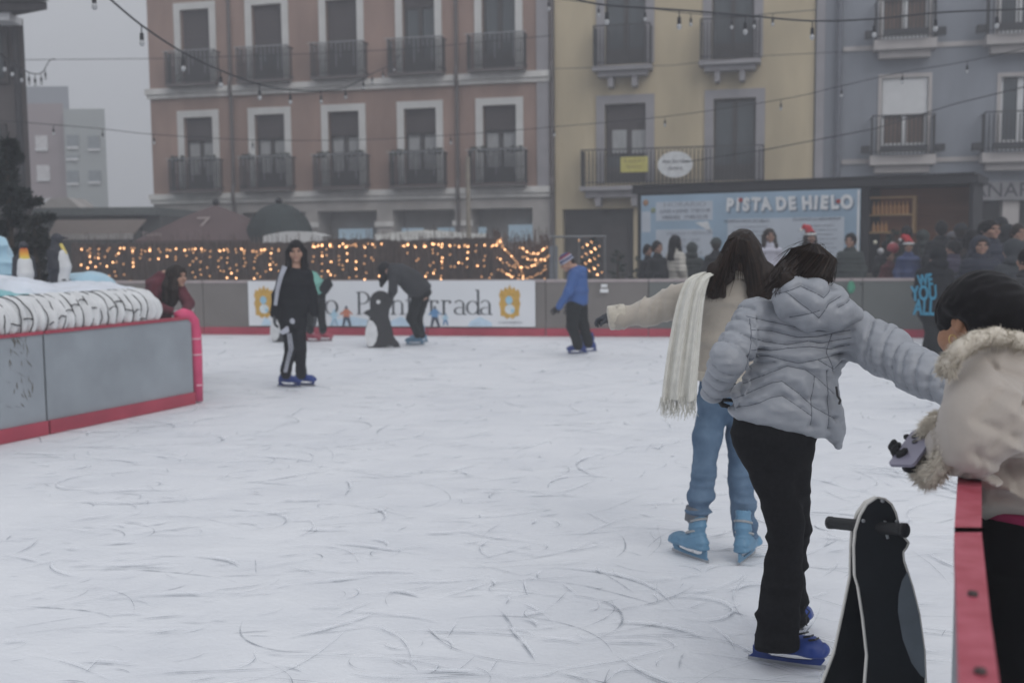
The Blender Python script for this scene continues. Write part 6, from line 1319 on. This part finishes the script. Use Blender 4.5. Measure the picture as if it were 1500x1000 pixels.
h = SDF(.03); h.ell(q(0, -.015, .02), (.1, .115, .11), ax); h.build('hair', hairm, e, .012)
# black hoodie with blue lettering, right
e, q, ax, j, jk, tr_ = skater('skater in black hoodie with bright blue graffiti letters down the back', G(1372, 531), 14.3,
    [(1371, 386, 0, .13, .1), (1370, 400, 0, .18, .13), (1367, 430, -.0, .19, .14), (1366, 462, 0, .19, .14)], X3, [[(1350, 402, 0), (1345, 432, .1), (1352, 455, .2)], [(1388, 402, 0), (1393, 432, .1), (1388, 455, .2)]],
    [[(1362, 466, 0), (1366, 498, 0), (1368, 518, 0), (1369, 522, 0)], [(1376, 466, 0), (1380, 498, .05), (1380, 518, .05), (1380, 520, .05)]], ((1374, 378, .02), (.1, .95, -.3)), nyl, dk, sk=[(G(1368, 531), 85, 'blue'), (G(1382, 529), 95, 'blue')], voxj=.012, r_arm=(.085, .07, .055), r_leg=(.10, .078, .065), seed=23)
h = SDF(.03); h.ell(q(0, -.02, .02), (.11, .12, .12), ax); h.ell(q(0, -.06, -.1), (.12, .08, .07), ax); h.ell(q(0, .12, -.02), (.06, .07, .08), ax, op=-1); h.build('hood', nyl, jk, .012)
gb = mat('bright_blue_print', (.04, .23, .36), .8)
for t_, px, py, h_, rot in (('WE', 1355, 411, .17, 8), ('YOU', 1353.5, 430, .22, 4), ('ALL', 1354, 451, .24, -2)):
    b3_ = j(px, py, -.135); text_mesh('back_lettering', t_, h_ * 1.2, gb, jk, Matrix.Translation(b3_ - parent_off(jk)) @ Matrix.Rotation(R(-8), 4, 'Z') @ Matrix.Rotation(R(90), 4, 'X') @ Matrix.Rotation(R(rot), 4, 'Z'), ext=.025, sx=.56, bold=.006)
# ---------------------------------------------------------------- penguin skating aids
apb = mat('aid_black', (.010, .012, .015), .35, .2, 6, .05, 60); apw = mat('aid_white_edge', (.62, .60, .56), .5); apg = mat('aid_grey_belly', (.16, .185, .21), .4, .15, 10)
def aid(label, base, rot, s=1.0, belly=None):
    e = empty('penguin_skating_aid', base, R(rot)); e.scale = (s,) * 3; tag(e, label, 'skating aid')
    out = [(-.20, 0), (-.235, .05), (-.26, .16), (-.25, .28), (-.21, .40), (-.17, .48), (-.22, .52), (-.28, .545), (-.22, .585), (-.17, .60)] + [(.0 + .175 * math.cos(R(a)), .72 + .175 * math.sin(R(a))) for a in range(185, -50, -15)] + [(.12, .5), (.17, .3), (.20, .15), (.28, .05), (.29, 0), (.2, 0), (.17, .03), (.1, .03), (.05, 0)]
    bel = [(-.20, .02), (-.235, .06), (-.262, .16), (-.252, .28), (-.215, .40), (-.19, .455)] + [(-.13, .42), (-.08, .34), (-.06, .22), (-.09, .1), (-.14, .03)]
    for k, y in enumerate((-.14, .14)):
        p = MB().prism(out[::-1], (0, y - .009, 0), X3, Z3, (0, .018, 0)).build('side_panel', blk, e, local=True)
        MB().prism(bel[::-1], (0, y - .0115 if k == 0 else y + .0093, 0), X3, Z3, (0, .0022, 0)).build('belly', belly or pw, p, local=True)
        MB().tube([(-.04, y - .0105, .73), (-.04, y + .0105, .73)], .032, 14).build('eye', pw, p, local=True)
    MB().tube([(.06, -.24, .78), (.06, .24, .78)], .017, 10).build('handle', blk, e, local=True); MB().box(-.1, .2, -.13, .13, .1, .13).build('cross_board', blk, e, local=True)
    return e
aid('penguin skating aid held by the bending person in the charcoal coat', G(559, 508), 8, 1.0)
aid('penguin skating aid with a white belly beside the tracksuit girl', G(420, 500), -10, .92)
aid('penguin skating aid showing its pale belly beside the blue lettered hoodie', G(1372, 519), 200, .80)
def near_aid():
    base = P(1300, 1290, 2.8); base.z = 0; e = empty('penguin_skating_aid', base); tag(e, 'large black penguin skating aid with white edges and a handle bar, at the near barrier', 'skating aid')
    top = [(1285, 728), (1296, 730), (1306, 738), (1312, 750), (1316, 765), (1318, 780), (1324, 786), (1331, 794), (1328, 802), (1323, 808), (1324, 820), (1329, 835)]
    fr_ = top + [(1337, 860), (1347, 900), (1354, 950), (1356, 1000), (1354, 1060), (1347, 1120), (1352, 1200), (1372, 1270), (1374, 1298), (1268, 1298), (1258, 1250), (1262, 1120), (1267, 1000), (1270, 960), (1264, 905), (1257, 860), (1252, 843), (1251, 800), (1253, 778), (1260, 755), (1270, 738)]
    bk_ = [(1283, 729), (1292, 732), (1298, 745), (1300, 800), (1305, 860), (1310, 1000), (1312, 1120), (1318, 1290), (1180, 1290), (1178, 1240), (1190, 1080), (1205, 1000), (1222, 955), (1234, 900), (1245, 845), (1246, 800), (1248, 775), (1256, 752), (1268, 736)]
    yt, yb = 728, 1298
    def mk(pl, d0, d1, dz, name, m, rim, th=.016):
        pts = [P(x, y, d0 + (d1 - d0) * (y - yt) / (yb - yt)) for x, y in pl]; z_ = min(p.z for p in pts); pts = [V((p.x, p.y, p.z - min(0, z_) if p.z < 0 else p.z)) for p in pts]
        for p in pts: p.z = max(p.z, 0.004)
        nrm = (pts[len(pts) // 2] - pts[0]).cross(pts[3] - pts[0]).normalized()
        if nrm.y > 0: nrm = -nrm
        o = MB(); n = len(pts); bkp = [p - nrm * th for p in pts]; o.poly(pts); o.poly(bkp[::-1]); pn = o.build(name, m, e)
        r = MB()
        for i in range(n): k = (i + 1) % n; r.quad(pts[i] + nrm * .0005, bkp[i], bkp[k], pts[k] + nrm * .0005)
        # white rim line lies on the face edge
        c = sum(pts, V()) / n
        for i in range(n):
            k = (i + 1) % n; a, b = pts[i] + nrm * .001, pts[k] + nrm * .001; r.tube([a, b], .0028, 5)
        r.build('rim', rim, pn); return pts, nrm, pn
    mk(bk_, 2.88, 3.02, 0, 'rear_panel', apb, apw); pts, nrm, pn = mk(fr_, 2.80, 2.70, 0, 'front_panel', apb, apw)
    def fp_(x, y): return P(x, y, 2.80 - .10 * (y - yt) / (yb - yt)) + nrm * .003
    bl_ = [(1329, 836), (1337, 860), (1346, 900), (1353, 950), (1355, 993), (1348, 988), (1335, 970), (1322, 935), (1315, 895), (1316, 870), (1321, 850)]
    b = MB(); pp = [fp_(*a) for a in bl_]; b.poly(pp); b.poly([p - nrm * .002 for p in pp][::-1]); b.build('belly_patch', apg, pn)
    h1, h0 = P(1324, 776, 2.74), P(1216, 765, 2.93); hd_ = (h1 - h0).normalized()
    MB().tube([h0, h1], .0165, 16).build('handle_bar', mat('rubber_grip', (.016, .017, .019), .6, .2, 30), e); MB().tube([h0 - hd_ * .004, h0 + hd_ * .006], .0175, 16).tube([h1 - hd_ * .006, h1 + hd_ * .006], .019, 16).build('grip_end', blk, e)
    bt = MB()
    for x, y in ((1292, 733), (1264, 762), (1313, 763)): c = fp_(x, y); bt.tube([c - nrm * .002, c + nrm * .003], .005, 10)
    bt.build('bolt', buck, e); br = MB()
    br.tube([fp_(1296, 762), fp_(1295, 770), fp_(1300, 788)], .004, 6); br.build('bracket', buck, e)
    ft_ = MB(); 
near_aid()
# ---------------------------------------------------------------- onlookers from shared body meshes (height 1.7, facing -y)
def templates():
    T = {}; o0 = V((0, 0, 0)); f = V((0, -1, 0))
    b = SDF(.03); q, ax = head(b, V((0, 0, 1.59)), f); b.cone(V((0, .01, 1.5)), V((0, .01, 1.40)), .05, .055); b.loft([(V((0, 0, 1.34)), .09, .06), (V((0, 0, .95)), .11, .08)], X3, capf=.5)
    for m in (-1, 1): b.chain([V((.12 * m, 0, 1.31)), V((.205 * m, .02, 1.1)), V((.20 * m, -.08, .86))], [.035, .032, .026]); b.chain([V((.09 * m, 0, .9)), V((.1 * m, -.01, .48)), V((.1 * m, .02, .08))], [.07, .05, .035]); hand(b, V((.20 * m, -.08, .86)), (0, -.1, -1), (-m, 0, 0), m, .4)
    T['body'] = b.build('body', None, None, .0085, mesh_only=True, off=o0); T['q'] = q
    for nm, g, amp in (('jacket', 1.0, .006), ('puffer', 1.18, .012)):
        s = SDF(.05); s.loft([(V((0, .005, 1.475)), .07, .07), (V((0, .0, 1.43)), .085, .075), (V((0, 0, 1.34)), .145, .1 * g), (V((0, 0, 1.1)), .15 * g, .12 * g), (V((0, 0, .84)), .165 * g, .135 * g)], X3, capf=.5)
        for m in (-1, 1): s.chain([V((.145 * m, 0, 1.345)), V((.205 * m, .02, 1.1)), V((.20 * m, -.07, .89))], [.062 * g, .055 * g, .045 * g], k=.06)
        dp = folds(amp, (6, 6, 12), 3) if g == 1 else (lambda p: .014 * (1 - (np.abs((p[:, 2] / .075) % 1 - .5) * 2) ** 4) - .006 + .004 * vnoise(p, (12, 12, 20), 3))
        T[nm] = s.build(nm, None, None, .012, disp=dp, mesh_only=True, off=o0)
    s = SDF(.04); s.ell(V((0, 0, .92)), (.165, .13, .13))
    for m in (-1, 1): s.chain([V((.09 * m, 0, .88)), V((.1 * m, -.01, .48)), V((.1 * m, .02, .12))], [.092, .07, .06])
    T['trousers'] = s.build('trousers', None, None, .013, disp=folds(.005, (6, 6, 14), 5), mesh_only=True, off=o0)
    s = SDF(.02)
    for m in (-1, 1): s.ecap(V((.1 * m, .05, .045)), V((.1 * m, -.14, .038)), (.042, .04), (.042, .03), X3)
    T['shoes'] = s.build('shoes', None, None, .012, mesh_only=True, off=o0)
    h = SDF(.03); h.ell(q(0, -.015, .026), (.092, .11, .106), ax); h.ell(q(0, -.07, -.03), (.08, .045, .07), ax); h.ell(q(0, .115, -.035), (.06, .065, .088), ax, op=-1); T['short'] = h.build('hair', None, None, .01, disp=folds(.007, (30, 30, 30), 6), mesh_only=True, off=o0)
    h = SDF(.03); h.ell(q(0, -.015, .026), (.094, .11, .107), ax); h.loft([(q(0, -.08, .0), .085, .045), (q(0, -.11, -.3), .10, .04)], X3)
    for m in (-1, 1): h.loft([(q(.078 * m, -.01, .0), .03, .05), (q(.095 * m, .02, -.17), .045, .035), (q(.09 * m, .06, -.3), .03, .02)], Y3)
    h.ell(q(0, .12, -.035), (.056, .07, .088), ax, op=-1); T['long'] = h.build('hair', None, None, .01, disp=folds(.007, (40, 40, 8), 7), mesh_only=True, off=o0)
    h = SDF(.03); h.ell(q(0, -.008, .05), (.1, .115, .09), ax); h.ell(q(0, 0, -.02), (.2, .2, .045), ax, k=.01, op=-1); h.ell(q(0, -.005, .03), (.103, .118, .03), ax); T['beanie'] = h.build('hat', None, None, .01, mesh_only=True, off=o0)
    h = SDF(.03); h.chain([q(0, -.005, .06), q(.03, -.02, .15), q(.09, -.04, .19), q(.14, -.05, .13)], [.085, .055, .03, .015]); T['santa'] = h.build('hat', None, None, .01, mesh_only=True, off=o0)
    h = SDF(.01); h.ell(q(0, -.003, .045), (.108, .122, .028), ax); h.ell(q(.145, -.05, .12), (.03, .03, .03), ax); T['trim'] = h.build('hat_trim', None, None, .01, disp=folds(.004, (50, 50, 50), 8), mesh_only=True, off=o0)
    h = SDF(.04); h.ell(q(0, -.03, .02), (.115, .125, .125), ax); h.ell(q(0, -.06, -.12), (.13, .09, .07), ax); h.ell(q(0, .125, -.01), (.07, .07, .095), ax, op=-1); T['hood'] = h.build('hood', None, None, .012, disp=folds(.006, (10, 10, 10), 9), mesh_only=True, off=o0)
    T['bits'] = q
    return T
T = templates()
santa_r = mat('santa_red', (.42, .03, .04), .9); santa_w = mat('santa_white', (.72, .72, .72), .95)
eb_ = None
def onlooker(label, px, pytop, Y, face, hair, hm, jk, jm, tm=dk, width=1.0, scl=None, grp=None, skate_c=None):
    """face: 0 looks towards the camera, positive turns to the right of the picture"""
    g = P(px, pytop, Y); Ht = max(1.25, min(2.0, g.z)); sc = Ht / 1.71; e = empty('person', (g.x, Y, 0), R(face)); e.scale = (sc * width, sc * width, sc); tag(e, label, 'person', grp)
    def put(n, k, m, par_=None): return link(n, T[k].copy(), m, par_ or e)
    put('body', 'body', skin3); j_ = put('coat', jk, jm); put('trousers', 'trousers', tm); put('shoes', 'shoes', blk)
    q = T['q']; b = MB(); b.sphere(q(.033, .083, .008), .012, 8, 6); b.sphere(q(-.033, .083, .008), .012, 8, 6); b.build('eyes', eyem, e, local=True); MB().tube([q(-.022, .09, -.061), q(0, .101, -.059), q(.022, .09, -.061)], [.003, .0055, .003], 6).build('lips', lipm, e, local=True)
    if hair in ('short', 'long'): put('hair', hair, hm)
    elif hair == 'santa': put('hair', 'short', hairm); s_ = put('hat', 'santa', santa_r); put('hat_trim', 'trim', santa_w, s_)
    elif hair == 'santa_long': put('hair', 'long', hairm); s_ = put('hat', 'santa', santa_r); put('hat_trim', 'trim', santa_w, s_)
    elif hair == 'beanie': put('hair', 'short', hairm); put('hat', 'beanie', hm)
    elif hair == 'hood': put('hair', 'short', hairm); put('hood', 'hood', hm, j_)
    return e
kb = mat('black_coat', (.010, .011, .014), .9, .2, 4); kn_ = mat('navy_coat', (.011, .014, .028), .7, .2, 4); kg = mat('grey_green_coat', (.030, .038, .036), .85); kw = mat('white_puffer', (.46, .44, .40), .6, .05, 4); kf = mat('lilac_white_fleece', (.47, .47, .55), .9); kbl = mat('blue_anorak', (.03, .05, .14), .6); lj = mat('pale_jeans', (.30, .31, .36), .85); kd_ = mat('dark_violet_coat', (.035, .03, .055), .8)
onlooker('dark haired onlooker in black coat under the left end of the blue sign', 963, 353, 19.7, 30, 'short', hairb, 'jacket', kb)
onlooker('onlooker in white puffer jacket with long dark hair turned to the left', 990, 345, 20.0, 120, 'long', hairb, 'puffer', kw)
onlooker('onlooker in dark knitted hat between the white puffer and the beige coat', 1049, 349, 20.2, 175, 'beanie', kg, 'jacket', kb)
onlooker('long haired girl in lilac white fleece standing before the blue sign', 1127, 335, 20.3, 5, 'long', hairm, 'jacket', kf, width=1.05)
onlooker('person in a red santa hat and dark coat before the blue sign', 1187, 337, 20.4, 8, 'santa_long', hairm, 'puffer', kd_)
onlooker('person in long black coat holding a green bag before the sign corner', 1246, 342, 18.6, -35, 'short', hairb, 'puffer', kg, lj, width=1.0)
e = empty('green_bag', P(1247, 421, 18.3)); tag(e, 'small green bag held by the person in the long black coat', 'bag'); c = P(1247, 421, 18.3); b = SDF(.02); b.ell(c, (.07, .05, .1)); b.build('sack', mat('green_cloth', (.06, .25, .16), .8), e, .01, disp=folds(.008, (20, 20, 20), 3)); MB().tube([c + V((-.03, 0, .09)), c + V((0, 0, .17)), c + V((.03, 0, .09))], .006, 5).build('handle', blk, e)
onlooker('child in red santa hat and blue anorak beside the christmas tree', 1331, 351, 19.6, -15, 'santa', hairm, 'jacket', kbl)
onlooker('child in dark red top half hidden in front of the christmas tree', 1304, 366, 19.9, 15, 'short', hairb, 'jacket', mat('dark_red_top', (.07, .012, .016), .9))
onlooker('onlooker with black hair standing at the serving bay behind the tree', 1328, 331, 20.8, 180, 'short', hairb, 'jacket', kb)
onlooker('tall onlooker with dark hair against the rust wood wall of the kiosk', 1379, 324, 19.4, 170, 'short', hairb, 'puffer', kb)
cap_ = onlooker('onlooker in black coat wearing a hat with a white band', 1408, 328, 18.9, 150, 'beanie', kb, 'puffer', kb)
h = SDF(.01); q = T['q']; h.ell(q(0, -.003, .04), (.107, .121, .018)); link('hat_band', h.build('hat_band', None, None, .01, mesh_only=True, off=V((0, 0, 0))), santa_w, cap_)
onlooker('child in lilac and white fleece below the hat with the white band', 1398, 366, 18.2, 160, 'short', hairb, 'jacket', mat('lilac_top', (.24, .20, .36), .9, .5, 14, c2=(.5, .48, .55)))
onlooker('broad onlooker in navy hooded coat facing the rink at the right', 1450, 322, 15.2, 20, 'short', hairb, 'puffer', kn_, width=1.25)
onlooker('shorter onlooker in navy coat just in front of the broad one', 1437, 347, 14.6, -10, 'hood', kn_, 'puffer', kn_, width=1.15)
onlooker('onlooker in black hooded coat at the right edge behind the crowd', 1476, 330, 17.5, 170, 'hood', kb, 'puffer', kb)
onlooker('onlooker in charcoal coat with a white collar cut by the right edge', 1508, 362, 9.6, 200, 'short', hairb, 'puffer', mat('charcoal_parka', (.028, .028, .032), .8), width=1.1)
onlooker('onlooker with brown hair in black jacket close to the right edge', 1492, 328, 16.2, 10, 'short', hairm, 'jacket', kb)

for i, (lb_, px_, py_, Y_, fc, hh, hm_, kk, mm_, wd_) in enumerate((
    ('hooded onlooker in dark green coat behind the christmas tree', 1352, 338, 20.9, 160, 'hood', kg, 'puffer', kg, 1.0),
    ('onlooker in grey beanie between the kiosk wall and the white banded hat', 1395, 340, 20.0, 200, 'beanie', mat('grey_wool', (.10, .10, .11), .9), 'jacket', kb, 1.05),
    ('onlooker in dark brown coat with long hair seen from behind the navy coats', 1424, 336, 17.6, 170, 'long', hairb, 'puffer', mat('brown_coat', (.03, .022, .02), .9), 1.1),
    ('tall onlooker in black cap and coat at the back of the right crowd', 1464, 318, 18.9, 185, 'beanie', kb, 'jacket', kb, 1.1),
    ('onlooker in dark grey hooded jacket with back turned, right of the navy coats', 1483, 352, 12.8, 195, 'hood', mat('slate_jacket', (.03, .034, .04), .8), 'puffer', mat('slate_jacket', (.03, .034, .04), .8), 1.05),
    ('small child in black coat standing before the navy coated pair', 1418, 372, 15.6, 190, 'hood', kb, 'puffer', kb, 1.05),
    ('onlooker in black scarf and coat next to the lettered hoodie skater', 1397, 352, 17.0, 215, 'short', hairb, 'puffer', kd_, 1.1),
    ('onlooker in dark coat bending towards the shelf at the serving bay', 1298, 352, 21.0, 175, 'short', hairb, 'jacket', kb, 1.0),
    ('short onlooker in dark coat behind the white puffer jacket', 1014, 356, 20.9, 160, 'hood', kg, 'puffer', kg, 1.0),
    ('onlooker in dark coat with tied hair at the left end of the crowd', 949, 358, 20.6, 40, 'short', hairb, 'jacket', kb, .9))):
    onlooker(lb_, px_, py_, Y_, fc, hh, hm_, kk, mm_, width=wd_)
# ---------------------------------------------------------------- one object for each loose piece of paired parts
SING = {'gloves': 'glove', 'hands': 'hand', 'eyes': 'eye', 'eyebrows': 'eyebrow', 'shoes': 'shoe', 'boots': 'boot', 'pier_moulding': 'pier_moulding', 'balcony_plant': 'balcony_plant', 'planter': 'planter', 'lenses': 'lens', 'bolt': 'bolt', 'leg_stripes': 'leg_stripe', 'tape': 'tape', 'painted_legs': 'painted_leg', 'grip_end': 'grip_end'}
def islands(me):
    n = len(me.vertices); par = list(range(n))
    def find(a):
        while par[a] != a: par[a] = par[par[a]]; a = par[a]
        return a
    for ed in me.edges:
        a, b = find(ed.vertices[0]), find(ed.vertices[1])
        if a != b: par[a] = b
    return [find(i) for i in range(n)]
for o in list(scene.objects):
    b0 = o.name.split('.')[0]
    if o.type != 'MESH' or b0 not in SING or not o.parent: continue
    me = o.data; isl = islands(me); co = [tuple(v.co) for v in me.vertices]; box = {}
    for i, r_ in enumerate(isl):
        c = co[i]; q_ = box.setdefault(r_, [list(c), list(c)])
        for k in range(3): q_[0][k] = min(q_[0][k], c[k]); q_[1][k] = max(q_[1][k], c[k])
    # merge islands whose boxes touch
    ids = list(box); grp = {i: i for i in ids}
    def fnd(a):
        while grp[a] != a: a = grp[a]
        return a
    big = sorted(ids, key=lambda i: -sum(box[i][1][k] - box[i][0][k] for k in range(3)))
    if len(ids) > 60: 
        xs_ = sorted(ids, key=lambda i: box[i][0][0]); 
        for a, b in zip(xs_, xs_[1:]):
            if box[b][0][0] - box[a][1][0] < .12: grp[fnd(b)] = fnd(a)
    else:
        for x_i in range(len(ids)):
            for y_i in range(x_i):
                A_, B_ = box[ids[x_i]], box[ids[y_i]]
                if all(A_[0][k] - .004 < B_[1][k] and B_[0][k] - .004 < A_[1][k] for k in range(3)):
                    a, b = fnd(ids[x_i]), fnd(ids[y_i])
                    if a != b: grp[a] = b
    cls = {}
    for i, r_ in enumerate(isl): cls.setdefault(fnd(r_), []).append(i)
    if len(cls) < 2: o.name = SING[b0]; continue
    parts = []
    for vs in cls.values():
        idx = {v: k for k, v in enumerate(vs)}; fs = [[idx[v] for v in p.vertices] for p in me.polygons if p.vertices[0] in idx]
        m2 = bpy.data.meshes.new(SING[b0]); m2.from_pydata([co[v] for v in vs], [], fs); m2.update(); m2.shade_smooth() if b0 not in ('pier_moulding', 'balcony_plant', 'planter') else None
        p2 = link(SING[b0], m2, me.materials[0], o.parent); p2.location = o.location; p2.rotation_euler = o.rotation_euler; p2.scale = o.scale
        for k_, v_ in o.items(): p2[k_] = v_
    bpy.data.objects.remove(o)
